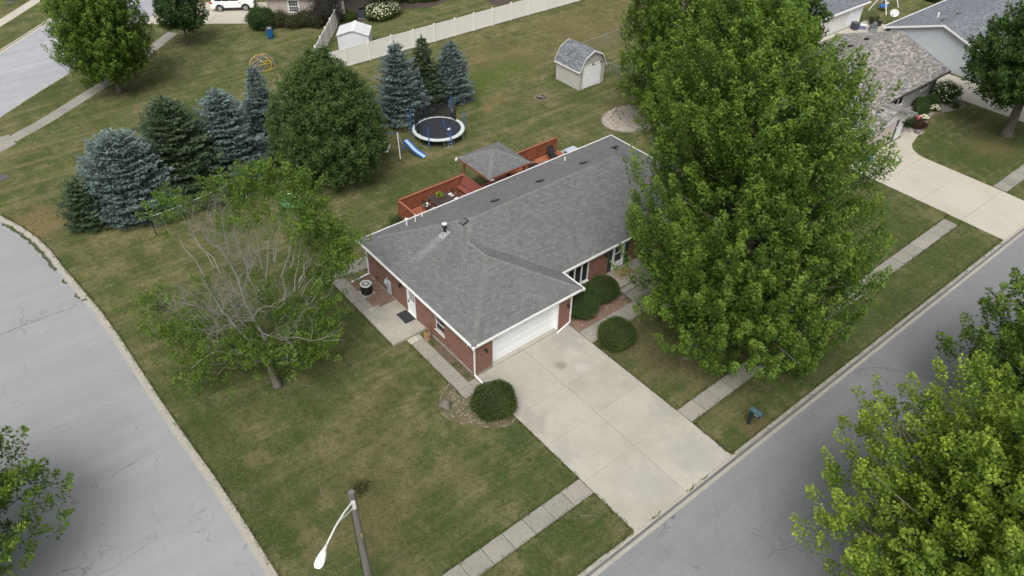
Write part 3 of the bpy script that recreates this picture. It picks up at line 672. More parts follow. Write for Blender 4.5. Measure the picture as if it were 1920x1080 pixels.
def rects(root, xs, ys, material, top=.02, name='concrete_slab', gap=.008, tilt=None, gapy=None):
    gapy = gap if gapy is None else gapy
    for x0, x1 in zip(xs, xs[1:]):
        for y0, y1 in zip(ys, ys[1:]):
            z = top + random.uniform(-.002, .002); t = random.uniform(.94, 1.04)
            mb = MB().cbox(x0 + gap, x1 - gap, y0 + gapy, y1 - gapy, -.12, z, .006, (t, t, t))
            if tilt: mb.v = [(x, y, zz + tilt(y)) for x, y, zz in mb.v]
            mb.out(name, material, root)
m_concT = m_conc
sw = setting('sidewalk')
slabs(sw, [(-.1, -9.24), (-14, -9.24)], 1.03, 1.22, m_walk)
slabs(sw, [(7.06, -9.25), (37.2, -9.02)], 1.03, 1.22, m_walk)
slabs(sw, [(43.7, -9.15), (75, -9.0)], 1.03, 1.22, m_walk)
sw2 = setting('far_sidewalk')
slabs(sw2, [(4.7, 59.8), (-.9, 54.6), (-5.2, 51.0), (-10.8, 46.9), (-14.2, 44.9)], 1.25, 1.5, m_walk)
MB().prism([(-13.9, 44.0), (-14.0, 46.1), (-14.9, 46.0), (-17.5, 45.6), (-19, 43.4), (-16.6, 42.6)], -.1, .016).out('concrete_slab', m_walk, sw2)
sw3 = setting('opposite_sidewalk')
slabs(sw3, [(-14, 69), (-9.1, 73.4), (-4.1, 78.8), (4, 87.5)], 1.3, 1.5, m_conc2)
dw = setting('driveway')
rects(dw, [-.08, 3.51, 7.03], [-12.46, -9.0, -6.2, -3.72, -.06], m_conc, .03, tilt=lambda y: -.075 * max(0, min(1, (-9.8 - y) / 2.6)), gapy=.003)
rects(dw, [1.24, 6.2], [-.05, .3], m_conc, .06)
nd = setting('neighbour_driveway')
rects(nd, [37.15, 40.4, 43.55], [-12.46, -9.4, -6.2, -3.0, -.02], m_conc2, .03, tilt=lambda y: -.075 * max(0, min(1, (-9.8 - y) / 2.6)))
MB().prism([(43.57, -3.0), (43.7, -2.5), (44.1, -1.8), (44.9, -1.25), (46.9, -.75), (46.6, .3), (45.6, .3), (45.3, -.05), (43.57, -.02)], -.1, .028).out('concrete_slab', m_conc2, nd)
gd = setting('side_driveway')
rects(gd, [56.6, 58.9, 61.2], [-12.46, -9.0, -5.4, -1.8, 1.8, 5.4, 9.0, 12.6], m_conc2, .02, tilt=lambda y: -.075 * max(0, min(1, (-9.8 - y) / 2.6)))
pt = setting('rear_patio')
rects(pt, [57.0, 60.5, 64, 68.2], [12.65, 14.7, 16.9], m_conc2, .03)
hd = setting('far_driveway')
u2 = Vector((math.cos(R(-36)), math.sin(R(-36)))); v2 = Vector((-u2.y, u2.x))
for i in range(4):
    for j in range(2):
        p0 = Vector((3.2, 63.9)) + u2 * (3.4 * i) + v2 * (3.3 * j); q = [p0 + u2 * .01 + v2 * .01, p0 + u2 * 3.38 + v2 * .01, p0 + u2 * 3.38 + v2 * 3.28, p0 + u2 * .01 + v2 * 3.28]
        MB().prism([(a.x, a.y) for a in q], -.1, .03).out('concrete_slab', m_conc2, hd)
slabs(hd, [(7.8, 66.4), (16, 78)], 1.2, 1.5, m_conc2)

# front walk, side walk and slabs of the brick house
fw = setting('front_walk')
rects(fw, [7.06, 8.2, 9.4, 10.6, 11.75], [-2.12, -.95], m_walk, .03)
rects(fw, [11.75, 13.0, 14.4], [-2.3, -1.15, -.12], m_walk, .03)
sdw = setting('side_walk')
rects(sdw, [-1.42, -.56], [-1.0, -.35, .45, 1.45, 2.7, 3.55, 4.35], m_walk, .03)
rects(sdw, [-.55, -.1], [-1.1, -.12], m_walk, .03)
rects(sdw, [-2.32, -1.42], [8.62, 9.75, 10.9, 12.1, 13.3], m_walk, .03)
rects(sdw, [-1.41, -.2, .9], [12.25, 13.5], m_walk, .03)
for x0, x1, y0, y1 in ((-1.42, -1.14, 4.37, 4.84), (-1.13, -.84, 4.37, 4.84), (-.83, -.56, 4.37, 4.84), (-2.3, -1.9, 8.25, 8.6), (-1.88, -1.5, 8.25, 8.6), (-1.48, -1.1, 8.25, 8.6)):
    MB().cbox(x0, x1, y0, y1, -.05, .04 + random.uniform(0, .02), .012).out('paver', m_patio if random.random() < .6 else m_conc2, sdw)
MB().cbox(-2.32, -.02, 4.88, 8.22, -.1, .17, .02).out('patio_slab', m_patio, kind='structure')
st = setting('porch_steps')
MB().cbox(11.3, 15.2, .28, 1.83, -.05, .32, .02).out('landing', m_patio, st)
MB().cbox(11.75, 14.9, -.12, .27, -.05, .17, .02).out('step', m_patio, st)

# planting beds: sheets of soil, rock and mulch with stones on them
def bed(name, pts, material, z=.012):
    return MB().prism(pts, -.05, z).out(name, material, kind='structure')
bed('soil_strip', [(-.54, -.1), (-.02, -.02), (-.02, 4.86), (-.54, 4.36)], m_dirt)
bed('rock_bed', [(-1.40, 8.62), (-1.1, 8.24), (-.02, 8.24), (-.02, 12.2), (-1.40, 12.2)], m_rock)
bed('rock_bed', [(7.08, -.93), (11.3, -.93), (11.73, -.2), (11.28, .25), (11.28, 1.83), (7.06, 1.83)], m_rock)
B1 = [(-1.45, .4), (-2.05, .15), (-2.65, -.3), (-3.05, -.9), (-2.95, -1.7), (-2.5, -2.5), (-1.85, -3.2), (-1.2, -3.75), (-.6, -3.98), (-.1, -3.7), (-.1, -1.1), (-1.44, -1.05)]
bed('rock_bed', B1, mat('weedy_soil', (.13, .11, .065), ((1.6, 5, .42, .62, (.075, .085, .03), .85), (7, 4, .5, .7, (.2, .165, .115), .6), (20, 3, .5, .7, (.06, .05, .03), .5)), .95, (25, .6, .03)))
rockring = [(29.6 + 3.0 * math.cos(a) * 1.05, 16.4 + 2.35 * math.sin(a)) for a in [i * 2 * math.pi / 28 for i in range(28)]]
bed('rock_bed', rockring, mat('pale_gravel', (.40, .36, .30), ((6, 4, .4, .7, (.24, .21, .17), .8), (1.5, 4, .5, .7, (.2, .19, .11), .5)), .95, (16, .9, .03)))
nbed = [(46.9, -.72), (47.4, -.85), (47.9, -.75), (48.6, -.3), (49.6, -.1), (51.0, .3), (52.2, .35), (53.2, -.1), (54.6, -.65), (55.7, -.5), (56.3, .2), (56.4, 1.4), (55.6, 2.55), (45.75, 2.55), (45.75, .35), (46.5, .3)]
bed('rock_bed', nbed, mat('grey_river_rock', (.30, .27, .245), ((6, 4, .4, .7, (.16, .14, .125), .8), (14, 3, .55, .75, (.45, .42, .39), .5)), .95, (16, .9, .03)))
bed('mulch_bed', [(20.6, 52.6), (21.6, 50.6), (22.8, 50.8), (24, 52), (26, 53.2)], m_mulch)
bed('mulch_bed', [(27.5, 51.4), (29.2, 50.4), (31.5, 49.8), (33.4, 50.3), (34, 51.6), (36, 55), (30, 56)], m_mulch)
bed('mulch_bed', [(36.8, 46.2), (38.2, 45.2), (41, 46.5), (40, 50), (38, 49)], m_mulch)
def stones(name, n, inside, r0, r1, cols, seed, z=.012):
    rnd = random.Random(seed); mb = MB(); k = 0
    xs, ys = [p[0] for p in inside], [p[1] for p in inside]
    while k < n:
        x, y = rnd.uniform(min(xs), max(xs)), rnd.uniform(min(ys), max(ys)); c = False; j = len(inside) - 1
        for i in range(len(inside)):
            (xi, yi), (xj, yj) = inside[i], inside[j]
            if (yi > y) != (yj > y) and x < (xj - xi) * (y - yi) / (yj - yi) + xi: c = not c
            j = i
        if not c: continue
        k += 1; r = rnd.uniform(r0, r1); a = rnd.random() * 6; t = tuple(v * rnd.uniform(.7, 1.2) for v in rnd.choice(cols)); h = r * rnd.uniform(.6, 1)
        mb.add([(x + r * math.cos(a + q * 1.257) * (1 if q % 2 else .75), y + r * math.sin(a + q * 1.257) * .85, z) for q in range(5)] + [(x + r * .4 * math.cos(a + q * 2.094), y + r * .4 * math.sin(a + q * 2.094), z + h) for q in range(3)],
            [(5, 6, 7), (0, 1, 5), (1, 2, 6, 5), (2, 3, 6), (3, 4, 7, 6), (4, 0, 5, 7)], t)
    return mb.out(name, m_stuffstone, kind='stuff')
m_stuffstone = mat('loose_stone', (1, 1, 1), (), .9, (18, .5, .01), tint=True)
PINK = [(.25, .15, .12), (.2, .12, .09), (.3, .22, .18), (.16, .11, .085)]
PALE = [(.42, .38, .33), (.34, .30, .25), (.5, .47, .42), (.24, .21, .18)]
stones('gravel', 1500, [(-1.36, 8.66), (-1.1, 8.3), (-.06, 8.3), (-.06, 12.1), (-1.36, 12.1)], .025, .055, PINK, 1)
stones('gravel', 1500, [(7.15, -.88), (11.3, -.88), (11.6, -.2), (11.2, .2), (11.2, 1.7), (7.1, 1.7)], .025, .06, PINK, 2)
stones('gravel', 600, [(-1.5, .1), (-2.5, -.5), (-2.9, -1.2), (-2.3, -2.5), (-1.0, -3.6), (-.2, -3.6), (-.2, -2.5)], .018, .04, [(.32, .27, .21), (.2, .15, .11), (.4, .36, .3)], 3)
stones('gravel', 2600, rockring, .03, .07, PALE, 4)
stones('gravel', 2600, nbed, .03, .07, [(.38, .34, .31), (.26, .22, .2), (.46, .43, .4), (.2, .17, .15)], 5)
def edging(pts, closed, step, label, r=.07, skip=.12):
    root = setting('stone_edging', label)
    P = resample(pts + ([pts[0]] if closed else []), step)
    for a, b in zip(P, P[1:]):
        if random.random() < skip: continue
        p = Vector((a[0], a[1], .03)); q = Vector((b[0], b[1], .03)); MB().beam(p.lerp(q, .06), p.lerp(q, .94), r * random.uniform(1.1, 1.5), random.uniform(.08, .11)).out('edging_stone', m_edge, root)
edging(B1[:10], False, .32, 'curved edging stones round the bed of the left driveway bush', .045, .4)
edging(rockring[8:24], False, .34, 'pale edging stones round the gravel ring behind the house', .09)
edging(nbed[1:12], False, .38, 'edging stones along the neighbour\'s wavy rock bed', .08)

# ------------------------------------------------------------------ grass blades on the near lawn, ragged edges, weeds in the joints
def blades(name, xy, h0, h1, w, material, seed, z=0., lean=.5, dry=.4):
    rng = np.random.default_rng(seed); n = len(xy); xy = np.asarray(xy)
    h = rng.uniform(h0, h1, n); a = rng.random(n) * 6.283
    p = np.c_[xy, np.full(n, z - .01)]; ax = np.c_[np.cos(a) * lean * rng.random(n), np.sin(a) * lean * rng.random(n), np.ones(n)]
    nr = np.c_[np.cos(a), np.sin(a), np.full(n, .3)]
    t = np.clip(rng.random(n) * .5 + dry * (rng.random(n) > .6) + .0, 0, 1)
    return quads(name, leaves(p, ax, nr, h, np.full(n, w) * rng.uniform(.6, 1.3, n), True), t, material, kind='stuff')
def along(pts, dens, inner, outer, seed, clumpy=0.):
    rng = np.random.default_rng(seed); out = []
    for a, b in zip(pts, pts[1:]):
        L = math.hypot(b[0] - a[0], b[1] - a[1]); n = int(L * dens); t = rng.random(n); nx, ny = -(b[1] - a[1]) / L, (b[0] - a[0]) / L
        d = rng.uniform(inner, outer, n) + .04 * np.sin(t * L * 5 + seed) + .03 * np.sin(t * L * 13)
        q = np.c_[a[0] + (b[0] - a[0]) * t + nx * d, a[1] + (b[1] - a[1]) * t + ny * d]
        if clumpy: q = q[(np.sin(t * L * 2.1 + seed) + np.sin(t * L * 5.3 + 1) + rng.normal(size=n) * .3) > clumpy]
        out.append(q)
    return np.concatenate(out)
E1 = [along(SIDE, 130, -.09, .12, 1), along([(-8, -12.45), (-.15, -12.45)], 140, -.1, .12, 2), along([(7.1, -12.45), (37, -12.45)], 120, -.1, .12, 3),
      along([(-.12, -3.9), (-.12, -8.7)], 130, -.08, .08, 4), along([(-.12, -9.8), (-.12, -12.4)], 140, -.08, .1, 5), along([(7.06, -2.2), (7.06, -8.7)], 130, -.1, .06, 6),
      along([(7.08, -9.8), (7.05, -12.4)], 130, -.1, .06, 7), along([(-13, -8.72), (-.1, -8.72)], 110, -.06, .08, 8), along([(-13, -9.76), (-.1, -9.76)], 110, -.08, .06, 9),
      along([(7.1, -8.72), (37.1, -8.5)], 90, -.06, .08, 10), along([(7.1, -9.78), (37.1, -9.54)], 90, -.08, .06, 11), along([(-1.45, -1), (-1.45, 4.4)], 120, -.06, .08, 12),
      along([(-2.34, 4.9), (-2.34, 13.2)], 120, -.06, .08, 13), along([(7.1, -2.15), (14.3, -2.3)], 110, -.06, .08, 14), along([(37.1, -8.5), (37.1, -.4)], 70, -.06, .06, 15),
      along(TNEAR[3:11], 60, -.06, .1, 16), along([(16, 41), (47, 40.9)], 70, -.15, .1, 17), along([(5.2, 15.7), (20, 15.85)], 80, -.05, .2, 18), along([(29.4, 26.6), (29.5, 23.3), (32.7, 23.1)], 90, -.1, .15, 19)]
blades('grass_edge', np.concatenate(E1), .05, .13, .03, l_grass, 31)
rng_ = np.random.default_rng(77)
q = np.c_[rng_.uniform(-14.0, 15, 200000), rng_.uniform(-12.4, 16, 200000)]
inb = lambda x0, x1, y0, y1: (q[:, 0] > x0) & (q[:, 0] < x1) & (q[:, 1] > y0) & (q[:, 1] < y1)
bad = inb(-.2, 7.15, -13, 1) | inb(-15, 40, -9.8, -8.7) | inb(-.05, 40, 0, 11.6) | inb(-2.4, .1, 4.8, 13.4) | inb(-1.5, .1, -1.2, 5) | inb(7, 14.5, -2.3, 2) | inb(5, 20, 11, 15.8) | inb(-3.1, -.05, -3.95, .5) | (q[:, 0] < np.interp(q[:, 1], [-12.4, -8, -3, 5, 12, 16], [-10, -13.4, -13.9, -14.2, -14.4, -14.5]))
dens = np.sin(q[:, 0] * 1.3 + np.sin(q[:, 1] * .9) * 2) + np.sin(q[:, 1] * 1.7 + q[:, 0] * .6) + rng_.normal(size=len(q)) * 1.0
blades('grass', q[~bad & (dens > -.3)], .025, .075, .028, l_grass, 32, 0, .9)
blades('weeds', along([(-17.35, 32.6), (-16.9, 31.3), (-16.35, 29.2), (-16.02, 26.9), (-15.85, 24.6)], 300, -.11, .12, 41), .04, .11, .045, l_weed, 41, -.1, 1.0, .15)
blades('weeds', along([(-15.82, 24.4), (-15.62, 22.4), (-15.4, 20.4)], 200, -.06, .06, 42, .7), .04, .11, .05, l_weed, 42, -.1, 1.0, .15)
blades('weeds', along([(.1, -12.5), (7, -12.5)], 130, -.04, .04, 43, .75), .03, .1, .05, l_weed, 43, -.05, 1., .5)
blades('weeds', along([(-.3, .1), (-.35, 4.3)], 240, -.2, .2, 44, .5), .04, .13, .06, l_weed, 44, .01, 1., .3)
blades('weeds', along([(-15.4, 20.35), (-14.9, 20.3)], 300, -.05, .05, 45), .05, .12, .06, l_weed, 45, -.08, 1., .6)

# ------------------------------------------------------------------ the brick house
EX, GAP, TAB, PITCH = .145, .018, .305, .464
house = thing('brick_house', 'long brown brick house with grey hip roof and white double garage door', 'house', (0, 0, 0))
ze = 2.6; A = (-.2, -.2, ze); Bq = (7.8, -.2, ze); Cq = (7.8, 1.65, ze); Dq = (22.2, 1.65, ze); Eq = (22.2, 12.0, ze); Fq = (-.2, 12.0, ze)
zr = ze + 5.175 * PITCH; zg = ze + 4.0 * PITCH
R1, R2 = (4.975, 6.825, zr), (17.025, 6.825, zr); G0, Gv = (3.8, 3.8, zg), (3.8, 5.65, zg)
up = lambda p, d=.0: (p[0], p[1], p[2] + d)
wl = MB()
wall(wl, 'x', 0, 0, 7.04, 0, 2.36, .28, [(1.24, 6.2, -1, 2.14)])
wall(wl, 'y', 0, .285, 11.4, 0, 2.36, .25, [(5.93, 6.86, .17, 2.18), (2.9, 3.84, .88, 2.05)])
wall(wl, 'y', 7.04, .285, 2.1, 0, 2.36, -.25)
wall(wl, 'x', 1.85, 7.045, 21.8, 0, 2.36, .25, [(8.0, 10.36, .62, 2.2), (12.05, 14.0, .32, 2.25), (16.3, 18.4, .9, 2.2)])
wall(wl, 'y', 21.8, 2.105, 11.4, 0, 2.36, -.25, [(4.5, 5.6, .9, 2.1)])
wall(wl, 'x', 11.4, .255, 21.545, 0, 2.36, -.25, [(6.3, 8.1, .62, 2.2), (15, 16.2, .9, 2.1)])
wl.out('wall', m_brick, house)
fd = MB().box(-.012, .0, .29, 11.41, -.1, .14); fd.box(-.012, 1.23, -.012, .0, -.1, .1); fd.out('foundation', m_curb, house)
rb = MB()
faces = [[A, G0, Gv, R1, Fq], [A, Bq, G0], [Bq, Cq, Gv, G0], [Cq, Dq, R2, R1, Gv], [Eq, Fq, R1, R2], [Dq, Eq, R2]]
for f in faces: rb.add(f, [tuple(range(len(f)))] if frame(f)[3].dot(Vector((0, 0, 1))) > 0 else [tuple(range(len(f)))])
roof = rb.out('roof', m_roofb, house)
MB().prism([(-.2, -.2), (7.8, -.2), (7.8, 1.65), (22.2, 1.65), (22.2, 12), (-.2, 12)], 2.36, 2.40).out('soffit', m_soffit, house)
TONES = [.88, .93, .96, .99, 1., 1.03, 1.06, 1.12]
sh = MB(); sing = []
shingle_plane(sh, [A, Bq, G0], EX, TAB, GAP, TONES, sing)
shingle_plane(sh, [A, G0, (-.2, 3.8, ze)], EX, TAB, GAP, TONES, None, origin=A, udir=(0, 1, 0))
shingle_plane(sh, [(-.2, 3.8, ze), G0, Gv, (-.2, 5.65, ze)], EX, TAB, GAP, TONES, None, origin=A, udir=(0, 1, 0))
shingle_plane(sh, [(-.2, 5.65, ze), Gv, R1, Fq], EX, TAB, GAP, TONES, None, origin=A, udir=(0, 1, 0))
shingle_plane(sh, [Bq, Cq, Gv, G0], EX, TAB, GAP, TONES)
shingle_plane(sh, [Cq, Dq, R2, R1, Gv], EX, TAB, GAP, TONES)
shingle_plane(sh, [Eq, Fq, R1, R2], EX, TAB, GAP, TONES)
shingle_plane(sh, [Dq, Eq, R2], EX, TAB, GAP, TONES)
sh.out('roof_shingles', m_shing, house, kind='stuff')
single_shingles(sing, house, m_shing, EX, TAB, GAP)
NL, NG, NR, NM, NB_, NE = [pnorm(f) for f in ([A, G0, Fq], faces[1], faces[2], faces[3], faces[4], faces[5])]
rc = MB()
for p, q, a, b in ((A, G0, NL, NG), (Bq, G0, NG, NR), (Gv, G0, NL, NR), (Gv, R1, NL, NM), (Fq, R1, NB_, NL), (R1, R2, NM, NB_), (Dq, R2, NM, NE), (Eq, R2, NE, NB_)): ridge_caps(rc, p, q, a, b)
rc.out('ridge_cap', m_cap, house, kind='stuff')
# gutters: a trough along every eave
gt = [(A, Bq), (Bq, Cq), (Cq, Dq), (Dq, Eq), (Eq, Fq), (Fq, A)]
cx, cy = 7, 6
def gutter(mb, p, q, out, h=.125, wd=.12):
    p, q, o = Vector(p), Vector(q), Vector(out); d = (q - p).normalized(); pr = [(0, -.16), (0, .012), (.012, .012), (.02, -.10), (wd - .02, -.10), (wd - .012, .016), (wd + .004, .016), (wd, -.06), (wd - .02, -.125), (.0, -.16)]
    k = len(pr); vs = [(e + o * a + Vector((0, 0, b))) for e in (p - d * .0, q + d * .0) for a, b in pr]
    mb.add(vs, [(i, i + 1, k + i + 1, k + i) for i in range(k - 1)] + [tuple(range(k)), tuple(range(2 * k - 1, k - 1, -1))])
for (p, q), o, e0, e1 in zip(gt, ((0, -1, 0), (1, 0, 0), (0, -1, 0), (1, 0, 0), (0, 1, 0), (-1, 0, 0)), (-.12, -.12, .0, -.12, -.12, -.12), (.12, 0, .12, .12, .12, .12)):
    mb = MB(); P, Q = Vector(p), Vector(q); d = (Q - P).normalized(); gutter(mb, P + d * (.001 if e0 else .001), Q - d * .001, o); mb.out('gutter', m_white, house)
for x, y in ((-.2, -.2), (7.8, -.2), (22.2, 1.65), (22.2, 12), (-.2, 12)):
    sx, sy = (-1 if x < 0 else 1), (-1 if y < 6 else 1); MB().box(min(x, x + sx * .122), max(x, x + sx * .122), min(y, y + sy * .122), max(y, y + sy * .122), ze - .16, ze + .017).out('gutter_corner', m_white, house)
def downspout(x, y, elbow, top=2.5, w=.075):
    d = MB().box(x - w / 2, x + w / 2, y - w / 2, y + w / 2, .16, top).out('downspout', m_white, house)
    MB().beam((x, y, .2), elbow, .09, .07).out('elbow', m_white, d)
downspout(-.06, -.06, (-.05, -1.02, .07)); downspout(7.10, -.06, (5.95, -.22, .07)); downspout(-.05, 11.46, (-1.35, 11.5, .10))
# garage door in four sections
gdoor = MB().box(1.24, 6.2, .275, .285, .05, 2.14).out('garage_door', m_whitep, house)
for i in range(4):
    z0 = .06 + i * .52; sec = MB().cbox(1.25, 6.19, .235, .272, z0, z0 + .512, .006)
    sec.out('door_section', m_whitep, gdoor)
    for j in range(8):
        x0 = 1.33 + j * .605; MB().box(x0, x0 + .54, .229, .236, z0 + .09, z0 + .43).out('door_panel', m_whitep, gdoor)
MB().box(6.12, 6.2, .02, .234, .03, 2.14).box(1.24, 1.30, .02, .234, .03, 2.14).box(1.24, 6.2, .02, .234, 2.10, 2.2).out('door_jamb', m_white, house)
for x in (1.42, 3.55): MB().cbox(x - .09, x + .09, -.075, -.005, 2.16, 2.24, .01).out('floodlight', m_black, house)
def lantern(x, y, z, out):
    o = Vector(out); c = Vector((x, y, z)) + o * .13
    l = MB().lathe([(.02, .16), (.085, .10), (.075, .08), (.06, -.1), (.03, -.13)], c, 8).beam((x, y, z + .05), c + Vector((0, 0, .12)), .03).box(*sum([[min(a, b), max(a, b)] for a, b in zip((x + .05 * o.y - .0, y + .05 * o.x, z - .08), (x - .05 * o.y + o.x * .02, y - .05 * o.x + o.y * .02, z + .12))], [])).out('wall_lantern', m_black, house)
    MB().lathe([(.05, .07), (.045, -.09)], c, 8).out('lantern_glass', m_grey, l)
lantern(.74, 0, 1.62, (0, -1, 0)); lantern(6.86, 0, 1.62, (0, -1, 0)); lantern(0, 7.42, 1.85, (-1, 0, 0)); lantern(11.75, 1.85, 1.95, (0, -1, 0))
# side door with small panes, window, front window, front door, shutters
def pane_grid(mb, axis, c, a0, a1, z0, z1, na, nz, w=.02, d=.012):
    for i in range(1, na):
        a = a0 + (a1 - a0) * i / na
        mb.box(*((c - d, c, a - w / 2, a + w / 2) if axis == 'y' else (a - w / 2, a + w / 2, c - d, c)), z0, z1)
    for i in range(1, nz):
        z = z0 + (z1 - z0) * i / nz
        mb.box(*((c - d * .8, c, a0, a1) if axis == 'y' else (a0, a1, c - d * .8, c)), z - w / 2, z + w / 2)
sd_ = MB().box(.06, .1, 6.0, 6.79, .2, 2.12).out('side_door', m_whitep, house)
MB().box(.0, .14, 5.93, 5.998, .17, 2.18).box(.0, .14, 6.792, 6.86, .17, 2.18).box(.0, .14, 6.0, 6.79, 2.122, 2.18).box(-.03, .14, 5.94, 6.85, .17, .2).out('door_frame', m_white, sd_)
MB().box(.052, .058, 6.12, 6.67, 1.25, 2.0).out('door_glass', m_paleg, sd_)
mb = MB(); pane_grid(mb, 'y', .052, 6.12, 6.67, 1.25, 2.0, 3, 3, .025); mb.out('glazing_bar', m_white, sd_)
MB().tube([(.03, 6.72, 1.12), (.0, 6.72, 1.12), (-.02, 6.72, 1.02), (0, 6.72, .96)], .014, 6).box(.04, .058, 6.69, 6.75, .95, 1.18).out('handle', m_black, sd_)
def window_y(c, y0, y1, z0, z1, sgn=1, grid=None):
    """double hung window in a wall at x=c"""
    w = MB().box(c + .05, c + .09, y0, y0 + .05, z0, z1).box(c + .05, c + .09, y1 - .05, y1, z0, z1).box(c + .05, c + .09, y0 + .05, y1 - .05, z0, z0 + .05).box(c + .05, c + .09, y0 + .05, y1 - .05, z1 - .05, z1).box(c + .045, c + .088, y0 + .05, y1 - .05, (z0 + z1) / 2 - .03, (z0 + z1) / 2 + .03).out('window', m_offw, house)
    MB().box(c + .075, c + .083, y0 + .05, y1 - .05, z0 + .05, z1 - .05).out('pane', m_glass, w); MB().box(c - .05, c + .06, y0 - .03, y1 + .03, z0 - .06, z0 - .002).out('sill', m_offw, w)
window_y(0, 2.9, 3.84, .88, 2.05)
def window_x(parent, c, x0, x1, z0, z1, n, m=m_white, f=.06):
    w = MB().box(x0, x0 + f, c + .03, c + .1, z0, z1).box(x1 - f, x1, c + .03, c + .1, z0, z1).box(x0 + f, x1 - f, c + .03, c + .1, z0, z0 + f).box(x0 + f, x1 - f, c + .03, c + .1, z1 - f, z1)
    for i in range(1, n): a = x0 + (x1 - x0) * i / n; w.box(a - .045, a + .045, c + .025, c + .1, z0 + f, z1 - f)
    w = w.out('window', m, parent)
    for i in range(n): MB().box(x0 + (x1 - x0) * i / n + .046, x0 + (x1 - x0) * (i + 1) / n - .046, c + .075, c + .082, z0 + f, z1 - f).out('pane', m_glass, w)
    MB().box(x0 - .04, x1 + .04, c - .06, c + .028, z0 - .06, z0 - .002).out('sill', m, w); return w
window_x(house, 1.85, 8.0, 10.36, .62, 2.2, 4); window_x(house, 1.85, 16.3, 18.4, .9, 2.2, 3)
fdz = MB().box(12.62, 12.72, 1.9, 1.96, .34, 2.23).box(13.36, 13.46, 1.9, 1.96, .34, 2.23).box(12.72, 13.36, 1.9, 1.96, 2.11, 2.23).box(12.72, 13.36, 1.9, 1.96, .34, .85).box(12.72, 13.36, 1.9, 1.955, 1.48, 1.55).out('front_door', m_whitep, house)
MB().box(12.72, 13.36, 1.92, 1.93, .85, 2.11).out('door_glass', m_glass, fdz)
MB().tube([(13.4, 1.89, 1.2), (13.4, 1.86, 1.2), (13.4, 1.86, 1.05), (13.4, 1.89, 1.05)], .012, 6).out('handle', m_black, fdz)
MB().box(12.5, 12.618, 1.87, 1.96, .32, 2.25).box(13.462, 13.58, 1.87, 1.96, .32, 2.25).out('door_frame', m_white, fdz)
for x0, x1 in ((12.06, 12.48), (13.6, 13.99)):
    s_ = MB().box(x0, x1, 1.9, 1.95, .32, 2.25)
    for i in range(6): s_.box(x0 + .04, x1 - .04, 1.885, 1.9, .45 + i * .3, .66 + i * .3)
    s_.out('shutter', m_teal, house)
MB().box(12.0, 12.06, 1.86, 1.95, .32, 2.25).out('trim', m_white, house)
# meter, vent, hose pipe on the side wall
mt_ = MB().cbox(-.13, -.005, 8.72, 9.02, .25, 1.25, .02).out('meter_box', m_lblue, house)
MB().lathe([(.13, 0), (.13, .1), (.1, .16), (0, .17)], (0, 0, 0), 14).out('meter_dial', m_lblue, mt_).matrix_local = Matrix.Translation((-.03, 9.18, .95)) @ Matrix.Rotation(R(-90), 4, 'Y')
MB().tube([(-.07, 9.05, 1.25), (-.07, 9.05, 1.42)], .03, 8).box(-.12, -.01, 9.03, 9.3, .75, 1.12).out('conduit', m_lblue, mt_)
MB().tube([(-.02, 10.4, .55), (-.1, 10.4, .5), (-.12, 10.38, .1), (-.3, 10.3, .05), (-.6, 10.1, .06), (-.9, 9.95, .08)], .025, 6).out('hose_pipe', m_copper, house)
MB().lathe([(.06, 0), (.05, .08)], (-.06, 10.4, .52), 8).out('pipe_cap', m_brown, house)
MB().cbox(-.04, -.002, 1.38, 1.52, 1.94, 2.04, .01).out('vent_hood', m_black, house)
MB().lathe([(.05, .0), (.07, -.1), (.075, -.14)], (-.1, .45, 2.3), 10).lathe([(.05, .0), (.07, -.1), (.075, -.14)], (-.02, .38, 2.3), 10).out('floodlight', m_white, house)

# things on the roof belong to the roof
def slopeZ(x, y):
    return ze + PITCH * min(x + .2, 12 - y)
fl = MB().tube([(3.3, 7.35, slopeZ(3.3, 7.35) - .1), (3.3, 7.35, slopeZ(3.3, 7.35) + .58)], .085, 12).out('flue_pipe', m_black, house)
MB().lathe([(.14, -.17), (.15, -.12), (.15, .0)], (3.3, 7.35, slopeZ(3.3, 7.35) + .72), 14).out('flue_cap', m_black, fl)
MB().lathe([(.155, -.01), (.15, .03), (.06, .055), (0, .06)], (3.3, 7.35, slopeZ(3.3, 7.35) + .73), 14).out('cap_lid', m_white, fl)
q = MB().add([(2.95, 7.1, slopeZ(2.95, 7) + .03), (2.95, 7.6, slopeZ(2.95, 7) + .03), (3.55, 7.6, slopeZ(3.55, 7) + .03), (3.55, 7.1, slopeZ(3.55, 7) + .03)], [(0, 3, 2, 1)]).lathe([(.19, .0), (.1, .2)], (3.3, 7.35, slopeZ(3.3, 7.35) - .02), 12); q.out('flashing', m_galv, fl)
def vent(x, y, nrm, s=.2):
    n = Vector(nrm).normalized(); u = Vector((0, 0, 1)).cross(n).normalized(); v = n.cross(u).normalized(); p = Vector((x, y, slopeZ(x, y))) + n * .02
    M = Matrix(((u.x, v.x, n.x, p.x), (u.y, v.y, n.y, p.y), (u.z, v.z, n.z, p.z), (0, 0, 0, 1)))
    o = MB().cbox(-s * 1.25, s * 1.25, -s * 1.25, s * 1.25, -.01, .018, .004).cbox(-s * .8, s * .8, -s * .8, s * .7, .018, .07, .01).out('roof_vent', m_black, house); o.matrix_local = M
    MB().cbox(-s * 1.02, s * 1.02, -s * 1.15, s * .85, .075, .115, .02).out('vent_hood', m_dgrey, o)
vent(4.5, 7.0, (-PITCH, 0, 1), .19)
for x, y in ((7.75, 8.1), (11.6, 8.2), (15.45, 8.1), (19, 8.6)): vent(x, y, (0, PITCH, 1))
